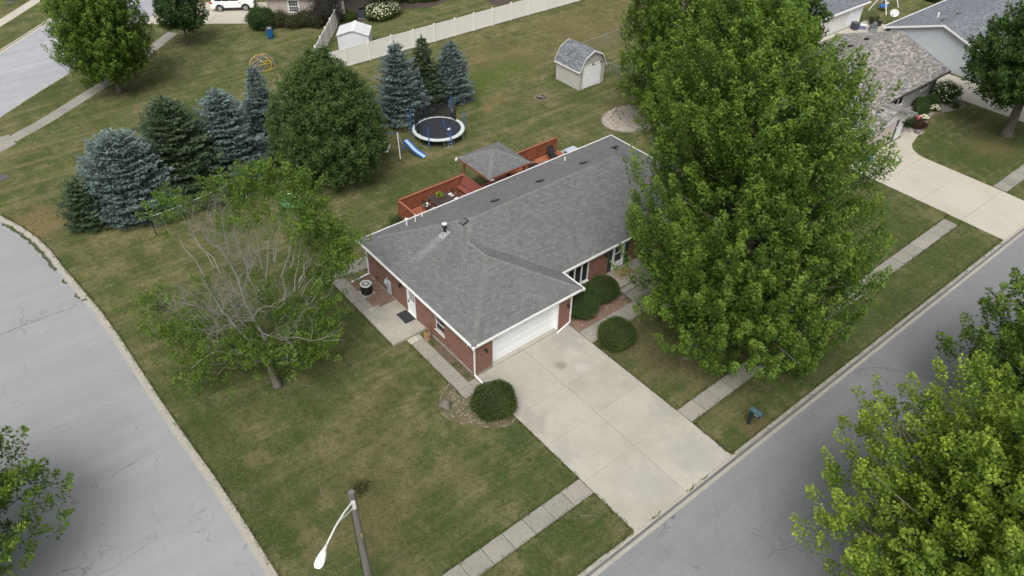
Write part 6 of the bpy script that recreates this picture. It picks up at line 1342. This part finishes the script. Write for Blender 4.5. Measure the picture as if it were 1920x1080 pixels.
for s in (-1, 1):
    y = s * .765
    for w4 in ([(.92, 1.16), (.3, 1.55), (-.15, 1.58), (-.15, 1.16)], [(-.22, 1.16), (-.22, 1.58), (-1.05, 1.58), (-1.05, 1.16)], [(-1.12, 1.16), (-1.12, 1.57), (-1.75, 1.52), (-1.85, 1.2)]):
        MB().add([(x, y + s * .02 * (1.62 - z) / .5 - s * .004 + s * (.06 * (1.6 - z)), z) for x, z in w4], [(0, 1, 2, 3)]).out('side_window', m_glass, car)
    MB().cbox(.75, .95, s * .93 + (0 if s > 0 else -.2), s * .93 + (.2 if s > 0 else 0), 1.08, 1.25, .03).out('mirror', m_carw, car)
    MB().box(-1.0, 1.0, s * .935 - .012, s * .935 + .012, .32, .44).out('sill', m_blackp, car)
    for x in (-wb, wb):
        o = MB().lathe([(.0, -.11), (.22, -.11), (.35, -.09), (.36, 0), (.35, .09), (.22, .11), (0, .11)], (0, 0, 0), 24).out('tyre', m_blackp, car); o.matrix_local = Matrix.Translation((x, s * .83, .36)) @ Matrix.Rotation(R(90), 4, 'X')
        rm = MB().lathe([(.23, 0), (.23, .02), (.2, .02), (.2, 0)], (0, 0, .112), 20)
        for i in range(10): a = i * .628; rm.beam((.03 * math.cos(a), .03 * math.sin(a), .12), (.21 * math.cos(a + .08), .21 * math.sin(a + .08), .12), .035, .02)
        rm.lathe([(.05, .0), (.05, .02), (0, .025)], (0, 0, .11), 10); r_ = rm.out('rim', m_chrome, o); r_.rotation_euler = (0, 0, 0) if s < 0 else (math.pi, 0, 0)
        ar = MB(); pts = [(x + .41 * math.cos(a), .36 + .41 * math.sin(a)) for a in [i * math.pi / 10 for i in range(11)]]; pt2 = [(x + .49 * math.cos(a), .36 + .49 * math.sin(a)) for a in [i * math.pi / 10 for i in range(11)]]
        ar.add([(px, s * .945, pz) for px, pz in pts] + [(px, s * .945, pz) for px, pz in pt2], [(i, i + 1, 12 + i, 11 + i) for i in range(10)]).out('wheel_arch', m_blackp, car)
    MB().cbox(1.95, 2.34, s * .75 - .16, s * .75 + .16, .78, .93, .03).out('headlight', m_galv, car); MB().cbox(-2.40, -2.1, s * .78 - .14, s * .78 + .14, .92, 1.1, .02).out('tail_light', m_redlens, car)
    MB().cbox(2.25, 2.4, s * .62 - .1, s * .62 + .1, .45, .58, .02).out('fog_light', m_blackp, car)
MB().cbox(2.3, 2.41, -.45, .45, .68, .86, .02).out('grille', m_blackp, car); MB().cbox(2.28, 2.42, -.6, .6, .36, .5, .02).out('bumper', m_blackp, car)
MB().add([(1.12, -.7, 1.14), (1.12, .7, 1.14), (.4, .62, 1.6), (.4, -.62, 1.6)], [(0, 1, 2, 3)]).out('windscreen', m_glass, car)

s2 = thing('swing_set', 'white metal swing set with blue disc swing on the lawn at the top right', 'swing set', (72.3, 17.6, 0), R(8))
for x in (-.9, 1.9):
    for y in (-1.0, 1.1): MB().tube([(x, 0, 2.4), (x + (.35 if x > 0 else -.35), y, 0)], .05, 8).out('leg', m_whitep, s2)
MB().tube([(-.9, 0, 2.4), (1.9, 0, 2.4)], .05, 8).out('top_bar', m_whitep, s2)
o = MB().lathe([(0, .0), (.5, .02), (.5, .1), (0, .12)], (-.2, -.1, .5), 20).out('disc_swing', m_blue, s2); mb = MB()
for a in (0, 2.1, 4.2): mb.tube([(-.2 + .48 * math.cos(a), -.1 + .48 * math.sin(a), .6), (-.2, 0, 2.36)], .015, 5)
mb.out('rope', m_blue, s2); MB().cbox(.9, 1.4, -.12, .12, .5, .54, .01).out('swing_seat', m_whitep, s2); MB().tube([(.92, 0, .52), (.92, 0, 2.4)], .012, 5).tube([(1.38, 0, .52), (1.38, 0, 2.4)], .012, 5).out('chain', m_offw, s2)
for lab, x, y, w_, d_, h_, m in (('dark covered tub on the patio beside the white garage wall', 64.2, 16.2, .7, .6, .7, m_bin2), ('violet and white toy box next to the dark tub', 65.0, 15.75, .7, .5, .4, m_purp), ('greenish storage crate on the patio behind the brown roof', 66.0, 15.0, .9, .5, .45, m_mailtop), ('grey plastic crate at the front of the patio clutter', 65.2, 14.6, .7, .6, .5, m_grey), ('dark bucket on the patio near the lawn edge', 67.3, 15.1, .35, .35, .6, m_blackp)):
    t = thing('garden_box', lab, 'box', (x, y, .03), x); MB().cbox(-w_ / 2, w_ / 2, -d_ / 2, d_ / 2, 0, h_, .05).out('box', m, t); MB().cbox(-w_ / 2 - .03, w_ / 2 + .03, -d_ / 2 - .03, d_ / 2 + .03, h_ + .004, h_ + .07, .02).out('lid', m_offw if 'toy' in lab else m_dgrey, t)
tag(MB().lathe([(0, .3), (.14, .25), (.2, .12), (.14, .02), (0, 0)], (70.0, 18.9, 0), 14).out('ball', m_ltblue, smooth=True), 'pale blue ball on the grass beside the white garage', 'ball')
brl = thing('blue_barrel', 'blue barrel beside the neighbour\'s garage door at the tree edge', 'barrel', (39.3, -.55, .03)); MB().lathe([(0, 0), (.27, 0), (.3, .3), (.3, .6), (.27, .88), (0, .9)], (0, 0, 0), 18).out('drum', m_bin, brl); MB().lathe([(.31, .28), (.32, .31), (.31, .34)], (0, 0, 0), 18).lathe([(.31, .58), (.32, .61), (.31, .64)], (0, 0, 0), 18).out('hoop', m_blue, brl)
for lab, x, y, z0 in (('round manhole cover at the left edge of the lawn near the street curve', -15.95, 39.0, .006), ('round manhole cover on the grass across the far street', -6.8, 79.6, .006)):
    t = thing('manhole_cover', lab, 'manhole cover', (x, y, z0)); MB().lathe([(.42, 0), (.42, .03), (.36, .03)], (0, 0, 0), 24).out('rim', m_dgrey, t); MB().lathe([(.355, .02), (0, .022)], (0, 0, 0), 24).out('lid', m_iron, t)
tr_ = thing('metal_trellis', 'thin dark metal garden frame in the gravel ring behind the house', 'garden frame', (28.6, 17.4, 0), R(30))
for x in (-.5, .5): MB().tube([(x, -.5, 0), (x, 0, .9), (x, .5, 0)], .025, 6).out('leg', m_mail, tr_)
MB().tube([(-.5, 0, .9), (.5, 0, .9)], .025, 6).out('top_bar', m_mail, tr_)
# fallen twigs and litter on the lawn
def twig(label, pts, r=.012):
    t = tag(MB().tube(pts, [r * 1.2] + [r * .8] * (len(pts) - 2) + [r * .3], 5).out('fallen_twig', m_dead), label, 'twig'); return t
twig('thin fallen twig on the lawn right of the half dead tree trunk', [(-8.0, 5.4, .05), (-7.6, 5.0, .08), (-7.3, 4.5, .03)])
twig('forked fallen twig on the lawn left of the street lamp', [(-10.5, -1.8, .03), (-10.2, -.9, .1), (-9.8, -.4, .05)], .01)
twig('pale stick on the verge beside the driveway apron', [(-1.5, -10.3, .04), (-1.1, -10.6, .05), (-.85, -10.85, .04)], .015)
twig('pale broken stick on the bare ground under the big tree', [(10.2, -6.3, .03), (10.6, -6.5, .06), (10.9, -6.4, .04)], .03)

# ------------------------------------------------------------------ trees and shrubs
OV = [(.05, 4.8), (.12, 6.5), (.28, 6.9), (.48, 6.6), (.64, 6.0), (.79, 4.9), (.92, 3.1), (1, .9)]
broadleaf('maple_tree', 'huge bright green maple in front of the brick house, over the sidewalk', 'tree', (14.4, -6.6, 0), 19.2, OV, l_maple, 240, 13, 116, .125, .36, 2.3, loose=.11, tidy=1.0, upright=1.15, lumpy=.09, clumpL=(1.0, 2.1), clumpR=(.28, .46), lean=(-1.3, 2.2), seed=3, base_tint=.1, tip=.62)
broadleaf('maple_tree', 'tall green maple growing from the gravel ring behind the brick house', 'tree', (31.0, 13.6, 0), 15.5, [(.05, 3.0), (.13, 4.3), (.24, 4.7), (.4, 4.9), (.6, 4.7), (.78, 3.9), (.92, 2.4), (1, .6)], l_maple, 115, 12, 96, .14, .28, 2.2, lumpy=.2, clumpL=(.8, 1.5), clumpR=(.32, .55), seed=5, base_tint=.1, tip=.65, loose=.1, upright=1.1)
broadleaf('maple_tree', 'darker green tree behind the huge maple at the left of the brown shingle roof', 'tree', (45.4, 14.0, 0), 12, [(.2, 2.2), (.35, 3.6), (.55, 4.0), (.75, 3.0), (.92, 1.4), (1, .3)], l_mapleD, 80, 13, 46, .24, .22, 2.4, seed=8, base_tint=.2, tip=.6)
broadleaf('maple_tree', 'yellow-green maple across the street, lowest of the trees at the right edge', 'tree', (7.6, -24.8, 0), 13.9, [(.16, 4.0), (.28, 6.3), (.45, 7.3), (.62, 6.6), (.78, 4.8), (.92, 2.4), (1, .5)], l_mapleY, 200, 16, 108, .115, .32, 2.4, lumpy=.2, clumpL=(.7, 1.5), clumpR=(.24, .42), seed=15, base_tint=.12, tip=.62, upright=.7, tri=False, loose=.13, tidy=1.14)
broadleaf('maple_tree', 'darker green maple behind the yellow-green one at the right edge', 'tree', (21.0, -23.4, 0), 12.0, [(.14, 4.0), (.26, 6.2), (.42, 6.8), (.62, 5.9), (.8, 4.2), (.93, 2.0), (1, .5)], l_maple, 140, 15, 96, .14, .3, 2.3, lumpy=.25, seed=21, base_tint=.08, tip=.6, loose=.12, tidy=1.14)
broadleaf('street_tree', 'green tree reaching in over the side street at the lower left edge', 'tree', (-25.6, 3.3, 0), 9.2, [(.18, 3.2), (.34, 4.9), (.5, 5.2), (.7, 4.3), (.88, 2.4), (1, .5)], l_maple, 100, 13, 70, .125, .26, 2.4, lumpy=.18, clumpL=(.6, 1.3), clumpR=(.2, .36), seed=17, base_tint=.1, tip=.55, upright=.35, tidy=1.2)
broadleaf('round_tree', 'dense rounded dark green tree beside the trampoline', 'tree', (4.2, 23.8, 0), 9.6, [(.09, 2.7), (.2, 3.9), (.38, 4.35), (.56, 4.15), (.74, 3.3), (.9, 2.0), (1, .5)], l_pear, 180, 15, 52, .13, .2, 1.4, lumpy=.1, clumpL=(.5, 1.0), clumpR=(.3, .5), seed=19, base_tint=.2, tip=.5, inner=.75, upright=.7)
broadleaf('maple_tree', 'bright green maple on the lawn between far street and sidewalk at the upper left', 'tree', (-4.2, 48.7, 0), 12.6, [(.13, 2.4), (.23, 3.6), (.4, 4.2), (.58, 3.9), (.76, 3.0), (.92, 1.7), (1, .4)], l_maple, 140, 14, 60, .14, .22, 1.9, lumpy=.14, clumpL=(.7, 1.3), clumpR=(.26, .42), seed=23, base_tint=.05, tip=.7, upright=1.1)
broadleaf('small_tree', 'small dark green tree beside the pale driveway at the top', 'tree', (4.8, 55.8, 0), 6.6, [(.25, 1.3), (.38, 2.2), (.6, 2.4), (.8, 1.7), (1, .3)], l_lin, 60, 10, 36, .17, .12, 1.6, clumpL=(.4, .9), clumpR=(.22, .36), seed=29, base_tint=.25, tip=.5)
broadleaf('shade_tree', 'dark leafy tree with thick grey trunk on the neighbour\'s front lawn', 'tree', (53.0, -5.4, 0), 12.5, [(.28, 2.6), (.38, 4.8), (.55, 5.6), (.72, 4.6), (.9, 2.4), (1, .5)], l_mapleD, 120, 14, 46, .2, .42, 3.4, lumpy=.24, clumpL=(.6, 1.3), clumpR=(.25, .45), seed=31, base_tint=.2, tip=.55, upright=.4)

SPR = 'spruces in the row across the back lawn'
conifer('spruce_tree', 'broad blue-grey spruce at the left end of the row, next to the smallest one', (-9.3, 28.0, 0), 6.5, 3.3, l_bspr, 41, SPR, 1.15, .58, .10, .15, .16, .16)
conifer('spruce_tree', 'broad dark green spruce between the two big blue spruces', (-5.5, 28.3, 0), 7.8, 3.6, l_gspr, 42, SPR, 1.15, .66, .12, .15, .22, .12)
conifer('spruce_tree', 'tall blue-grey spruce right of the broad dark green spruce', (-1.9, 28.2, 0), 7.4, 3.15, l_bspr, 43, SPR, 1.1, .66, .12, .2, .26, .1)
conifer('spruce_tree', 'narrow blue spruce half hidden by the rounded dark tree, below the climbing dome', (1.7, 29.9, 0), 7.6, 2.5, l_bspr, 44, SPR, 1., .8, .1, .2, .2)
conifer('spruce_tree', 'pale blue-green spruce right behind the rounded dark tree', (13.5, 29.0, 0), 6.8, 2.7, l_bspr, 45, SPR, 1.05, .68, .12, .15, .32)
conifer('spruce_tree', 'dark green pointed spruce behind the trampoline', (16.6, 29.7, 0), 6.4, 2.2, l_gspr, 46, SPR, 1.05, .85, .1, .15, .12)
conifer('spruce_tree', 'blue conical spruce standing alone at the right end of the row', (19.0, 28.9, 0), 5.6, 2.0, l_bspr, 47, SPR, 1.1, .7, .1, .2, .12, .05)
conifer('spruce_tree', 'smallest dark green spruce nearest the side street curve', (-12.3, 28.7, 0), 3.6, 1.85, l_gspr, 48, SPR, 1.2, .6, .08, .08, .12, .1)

# half dead ash tree: bare grey limbs above, leaves only on the low and outer branches
def dying_ash():
    global RNG
    RNG = np.random.default_rng(9); rnd = random.Random(9)
    t = thing('dying_tree', 'half dead tree with bare grey branches and leafy edges on the corner lawn', 'tree', (-9.0, 6.2, 0))
    o0 = Vector((-9.0, 6.2, 0)); tb = MB(); tw = MB(); dead = MB()
    fork = Vector((.12, .1, 3.0))
    tb.tube([(0, 0, 0), (.02, .02, .2), (-.08, -.02, .8), (-.1, .05, 1.4), (.02, .08, 2.2), fork], [.33, .24, .19, .17, .165, .15], 10)
    def grow(p, d, L, r, lev, mb):
        n = 6; pts = [p]; q = p; dd = d.copy()
        for i in range(n):
            dd = (dd + Vector((rnd.gauss(0, .26), rnd.gauss(0, .26), rnd.gauss(.11 if lev < 3 else .04, .18)))).normalized(); q = q + dd * L / n; pts.append(q)
        mb.tube(pts, [r * (1 - .42 * i / n) for i in range(n + 1)], 6 if lev < 2 else 4 if lev < 4 else 3, False)
        if lev >= 5 or r < .0022: return
        for k in range(4 if lev < 3 else 2):
            ff = (.4, .7, 1.0, .55)[k] * rnd.uniform(.85, 1.); jj = min(n - 1, int(ff * n)); b = pts[jj].lerp(pts[jj + 1], ff * n - jj if ff < 1 else 1)
            s = Vector((rnd.gauss(0, 1), rnd.gauss(0, 1), rnd.gauss(.1, .6))); s = (s - s.dot(dd) * dd).normalized()
            nd = (dd * (1.0 if k == 2 else .6) + s * rnd.uniform(.6, 1.15) * (.7 if k == 2 else 1) + Vector((0, 0, .1))).normalized()
            grow(b, nd, L * rnd.uniform(.58, .78), r * rnd.uniform(.5, .66), lev + 1, mb)
    lead = [fork, Vector((-.05, .35, 4.2)), Vector((-.25, .8, 5.6)), Vector((-.2, 1.2, 7.2)), Vector((-.45, 1.7, 8.8))]
    dead.tube(lead, [.12, .085, .06, .04, .016], 8, False)
    lead2 = [fork + Vector((0, 0, -.5)), Vector((-.75, .65, 3.6)), Vector((-1.3, 1.5, 5.2)), Vector((-1.6, 2.4, 7.0))]
    dead.tube(lead2, [.09, .065, .045, .02], 7, False)
    for i in range(15):
        ld = lead if i % 3 else lead2; s_ = (i + .5) / 15; k = min(len(ld) - 2, int(s_ * (len(ld) - 1))); p = ld[k].lerp(ld[k + 1], s_ * (len(ld) - 1) - k)
        a = i * 2.4 + rnd.uniform(-.3, .3); tilt = 1.38 - .7 * s_ + rnd.uniform(-.15, .15)
        grow(p, Vector((math.cos(a) * math.sin(tilt), math.sin(a) * math.sin(tilt) + .12, math.cos(tilt))).normalized(), rnd.uniform(2.5, 3.3) * (1 - .35 * s_), .04 * (1 - .5 * s_), 1, dead)
    # two bare low limbs
    for pts in ([(0, .05, 2.1), (-1.4, 1.3, 2.3), (-2.2, 2.0, 2.5), (-3.6, 2.0, 2.0)], [(0, .05, 2.3), (-1.1, .9, 2.4), (-2.2, 2.4, 3.2)]):
        dead.tube(pts, [.075, .055, .04, .02][:len(pts)], 6, False)
    leafy = [(-12.2, 11.0, 2.5), (-12.6, 12.8, 3.0), (-10.9, 8.9, 2.5), (-12.3, 8.8, 1.8), (-12.1, 12.4, 3.5), (-9.6, 8.6, 3.5), (-7.7, 8.6, 4.0), (-7.3, 5.8, 3.5), (-6.7, 4.7, 2.8), (-8.3, 5.2, 3.0), (-6.2, 6.1, 3.8), (-9.5, 6.6, 3.0),
        (-9.5, 14.6, 8.0), (-9.4, 13.0, 8.0), (-10.4, 14.2, 7.5), (-7.7, 11.3, 9.5), (-6.4, 10.6, 10.0), (-5.4, 9.5, 10.5), (-4.7, 8.6, 10.0), (-3.9, 8.1, 9.0), (-3.6, 7.4, 8.0), (-3.4, 6.6, 7.0), (-3.7, 6.2, 6.0), (-4.6, 6.9, 7.0), (-5.8, 6.8, 8.5), (-8.2, 9.0, 9.0), (-5.5, 7.8, 5.0), (-4.6, 6.4, 5.0),
        (-11.3, 10.0, 3.0), (-8.4, 7.4, 3.6), (-7.0, 7.2, 4.2), (-11.6, 7.6, 1.7), (-10.4, 7.6, 2.2), (-6.0, 5.2, 3.2), (-10.0, 11.3, 3.6), (-6.9, 10.0, 9.4), (-9.4, 5.6, 2.9), (-8.6, 5.4, 3.4), (-9.9, 6.4, 3.6), (-7.8, 5.0, 2.6), (-9.0, 7.4, 4.4), (-7.6, 6.4, 4.4), (-10.6, 8.0, 3.6), (-5.8, 9.6, 9.8), (-4.4, 7.4, 8.4), (-11.6, 9.8, 2.9), (-12.6, 11.6, 2.6), (-7.2, 10.8, 9.9), (-6.0, 10.0, 10.2), (-5.0, 9.0, 9.6), (-4.2, 7.8, 8.6), (-3.6, 6.9, 7.4), (-4.1, 6.4, 6.4), (-4.9, 7.3, 7.6), (-5.4, 8.4, 9.4), (-4.4, 6.9, 5.6), (-6.6, 9.2, 8.9)]
    A = []; D = []; LL = []; RR = []
    for c in leafy:
        c = Vector(c) - o0; r = c.xy.length; st = Vector((0, 0, max(1.8, min(c.z - .3, c.z - r * .55) if c.z < 5 else 3.4)))
        if c.z >= 5: st = fork + (c - fork) * .12
        if c.z >= 5: c.x -= .5 if c.x > 4.4 else 0
        bow = Vector((c.x, c.y, 0)).normalized() * .12 * r; pp = []
        for q in range(9):
            u_ = q / 8; pp.append(st.lerp(c, u_) + bow * math.sin(3.14 * u_) * 1.5 + (Vector((rnd.gauss(0, .11), rnd.gauss(0, .11), rnd.gauss(0, .11))) if 0 < q < 8 else Vector()))
        if c.z >= 5: pp = pp[3:]
        (tb if c.z < 5 else dead).tube(pp, [.03 * (1 - .85 * q / len(pp)) + .004 for q in range(len(pp))], 5, False)
        for k in range(17):
            p = c + Vector((rnd.gauss(0, .56), rnd.gauss(0, .56), rnd.gauss(0, .4))); A.append(p)
            D.append(Vector((c.x, c.y, 0)).normalized() * .6 + Vector((rnd.gauss(0, .4), rnd.gauss(0, .4), .35))); LL.append(rnd.uniform(.5, .95)); RR.append(rnd.uniform(.22, .4))
    P, T = foliage(np.array(A), np.array(D), np.array(LL), np.array(RR), 56, .115, base_tint=.1, tip=.6, asp=.42)
    # water shoots on the trunk
    P2, T2 = foliage(np.array([(.1, .02, .7 + .2 * i) for i in range(8)]), np.array([(math.cos(i * 1.9), math.sin(i * 1.9), .5) for i in range(8)], float), np.full(8, .5), np.full(8, .22), 40, .13, base_tint=.1, tip=.4, asp=.38)
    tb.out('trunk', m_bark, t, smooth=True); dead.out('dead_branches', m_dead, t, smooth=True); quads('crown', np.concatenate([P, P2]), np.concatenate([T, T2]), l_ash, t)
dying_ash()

DB = 'clipped round bushes beside the driveway'
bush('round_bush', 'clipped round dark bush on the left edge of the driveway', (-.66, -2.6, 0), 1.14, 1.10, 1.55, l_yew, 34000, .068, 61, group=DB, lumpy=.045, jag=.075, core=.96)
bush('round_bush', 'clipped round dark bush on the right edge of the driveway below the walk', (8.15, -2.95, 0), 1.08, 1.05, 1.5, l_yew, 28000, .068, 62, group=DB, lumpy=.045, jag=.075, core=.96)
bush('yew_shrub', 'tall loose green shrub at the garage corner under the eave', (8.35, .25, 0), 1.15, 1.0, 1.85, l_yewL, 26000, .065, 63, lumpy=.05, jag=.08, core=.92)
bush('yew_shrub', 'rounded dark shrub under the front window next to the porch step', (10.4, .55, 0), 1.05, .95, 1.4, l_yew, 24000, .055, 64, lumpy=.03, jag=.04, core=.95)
bush('yew_bush', 'dark rounded evergreen bush at the corner of the beige house behind the blue bin', (12.75, 55.3, 0), 1.35, 1.3, 2.1, l_lin, 9000, .13, 65, lumpy=.08, jag=.12, core=.88)
for i, (x, y, r, h) in enumerate(((14.6, 54.7, 1.0, 1.5), (15.6, 53.6, .95, 1.25), (16.7, 53.1, 1.0, 1.6), (17.6, 52.2, .9, 1.5))):
    bush('hedge_bush', ['brownish hedge bush next to the dark evergreen by the beige house', 'brownish hedge bush right under the grid window of the beige house', 'brownish hedge bush just right of the grid window', 'brownish hedge bush next to the purple leaved shrub'][i], (x, y, 0), r, r * .95, h, l_burn, 4200, .12, 70 + i, group='brownish hedge bushes along the beige house', lumpy=.14, jag=.22, core=.8)
bush('purple_shrub', 'tall purple leaved shrub at the corner of the vinyl fence and beige house', (18.9, 52.0, 0), 1.55, 1.4, 3.3, l_smoke, 9000, .15, 75, lumpy=.16, jag=.4, core=.75)
bush('hydrangea_bush', 'big hydrangea covered in cream flowers beside the beige house', (24.6, 50.2, 0), 2.0, 1.35, 1.75, l_hyd, 9000, .14, 76, lumpy=.07, jag=.15, core=.86, flowers=620)
bush('garden_shrub', 'low light green shrub behind the white steel shed', (21.2, 51.9, 0), .85, .8, .8, l_hyd, 2600, .13, 77, lumpy=.1, jag=.12, core=.8)
for i, (x, y, r) in enumerate(((27.0, 53.0, 1.1), (30.0, 52.6, .8), (31.1, 51.9, .75), (32.2, 51.5, .75), (28.6, 53.6, 1.0))):
    bush('garden_shrub', ['bright green shrub behind the cream hydrangea', 'green mound shrub at the left of the mulch bed at the top', 'green mound shrub in the middle of the mulch bed at the top', 'green mound shrub at the right of the mulch bed at the top', 'green shrub at the top edge between hydrangea and mulch bed'][i], (x, y, 0), r, r, r * 1.35, l_hyd, 3200, .13, 80 + i, group='green shrubs in the mulch bed', lumpy=.1, jag=.12, core=.85)
BX = 'clipped boxwood balls in the rock bed'
for i, (x, y) in enumerate(((50.6, 1.15), (51.75, 1.75), (53.0, 1.45))):
    bush('boxwood_ball', ['clipped boxwood ball nearest the neighbour\'s garage', 'clipped boxwood ball in the middle of the three', 'clipped boxwood ball nearest the white flowering bush'][i], (x, y, 0), .68, .68, 1.05, l_yewL, 7000, .06, 90 + i, group=BX, lumpy=.02, jag=.03, core=.95)
bush('hydrangea_bush', 'green bush with white flowers at the far corner of the neighbour\'s house', (55.1, 1.3, 0), 1.25, 1.1, 1.6, l_lin, 5600, .13, 95, lumpy=.1, jag=.15, core=.85, flowers=110)
bush('flower_clump', 'small white flowering clump between the boxwood balls', (52.35, .75, 0), .42, .42, .55, l_hyd, 1300, .09, 96, cat='flowers', lumpy=.1, jag=.1, core=.8, flowers=70)
bush('flower_clump', 'white and green hosta clump in front of the first boxwood ball', (49.9, .45, 0), .4, .36, .45, l_hyd, 1000, .1, 97, cat='flowers', lumpy=.1, jag=.1, core=.8, flowers=50)
bush('flower_clump', 'pink flower clump near the neighbour\'s garage corner', (49.2, .75, 0), .36, .34, .4, l_hyd, 800, .09, 98, cat='flowers', lumpy=.1, jag=.1, core=.8, flowers=45, fl_mat=m_pink)
bush('red_shrub', 'dark red leaved shrub at the front of the neighbour\'s rock bed', (48.1, -.05, 0), .6, .55, .7, leaf_mat('dark_red_leaf', (.03, .01, .008), (.1, .03, .02), .2), 2000, .11, 99, lumpy=.12, jag=.15, core=.8)
bush('grass_clump', 'green ornamental grass clump beside the dark red shrub', (47.5, .6, 0), .42, .4, .75, l_lin, 1500, .16, 100, cat='plant', lumpy=.1, jag=.2, core=.7, asp=.2)
bush('grass_clump', 'dark green plant beside the neighbour\'s entrance step', (47.1, 1.6, 0), .5, .5, .7, l_lin, 1500, .14, 101, cat='plant', lumpy=.1, jag=.2, core=.7, asp=.3)
bush('grass_clump', 'small grass clump at the far end of the neighbour\'s rock bed', (54.4, -.2, 0), .35, .35, .6, l_hyd, 900, .15, 102, cat='plant', lumpy=.1, jag=.2, core=.7, asp=.2)
bush('weed_clump', 'dark green weedy clump on the lawn behind the street lamp pole', (-8.9, -2.6, 0), .55, .45, .28, l_grass, 900, .13, 103, cat='plant', lumpy=.2, jag=.2, core=.5, asp=.2)
bush('weed_clump', 'green weedy tuft at the deck corner behind the brick house', (4.5, 15.4, 0), .5, .5, .5, l_hyd, 900, .12, 104, cat='plant', lumpy=.2, jag=.2, core=.6, asp=.3)
for i, (x, y, h) in enumerate(((66.9, 15.8, .9), (67.6, 16.3, .8), (66.6, 13.6, .9), (68.4, 16.0, .7), (67.3, 13.9, .8))):
    bush('potted_shrub', ['dry brown potted plant by the white garage corner', 'reddish plant at the far side of the patio clutter', 'dark upright plant at the near patio edge', 'thin brown plant at the lawn edge of the patio', 'dark spiky plant beside the patio crates'][i], (x, y, 0), .35, .35, h, l_burn, 700, .12, 110 + i, cat='plant', lumpy=.15, jag=.2, core=.6, asp=.3)
bush('garden_shrub', 'dark round shrub on the lawn behind the grey roof at the top right', (80, 15.6, 0), .9, .9, 1.3, l_lin, 3000, .13, 120, lumpy=.08, jag=.1, core=.85)
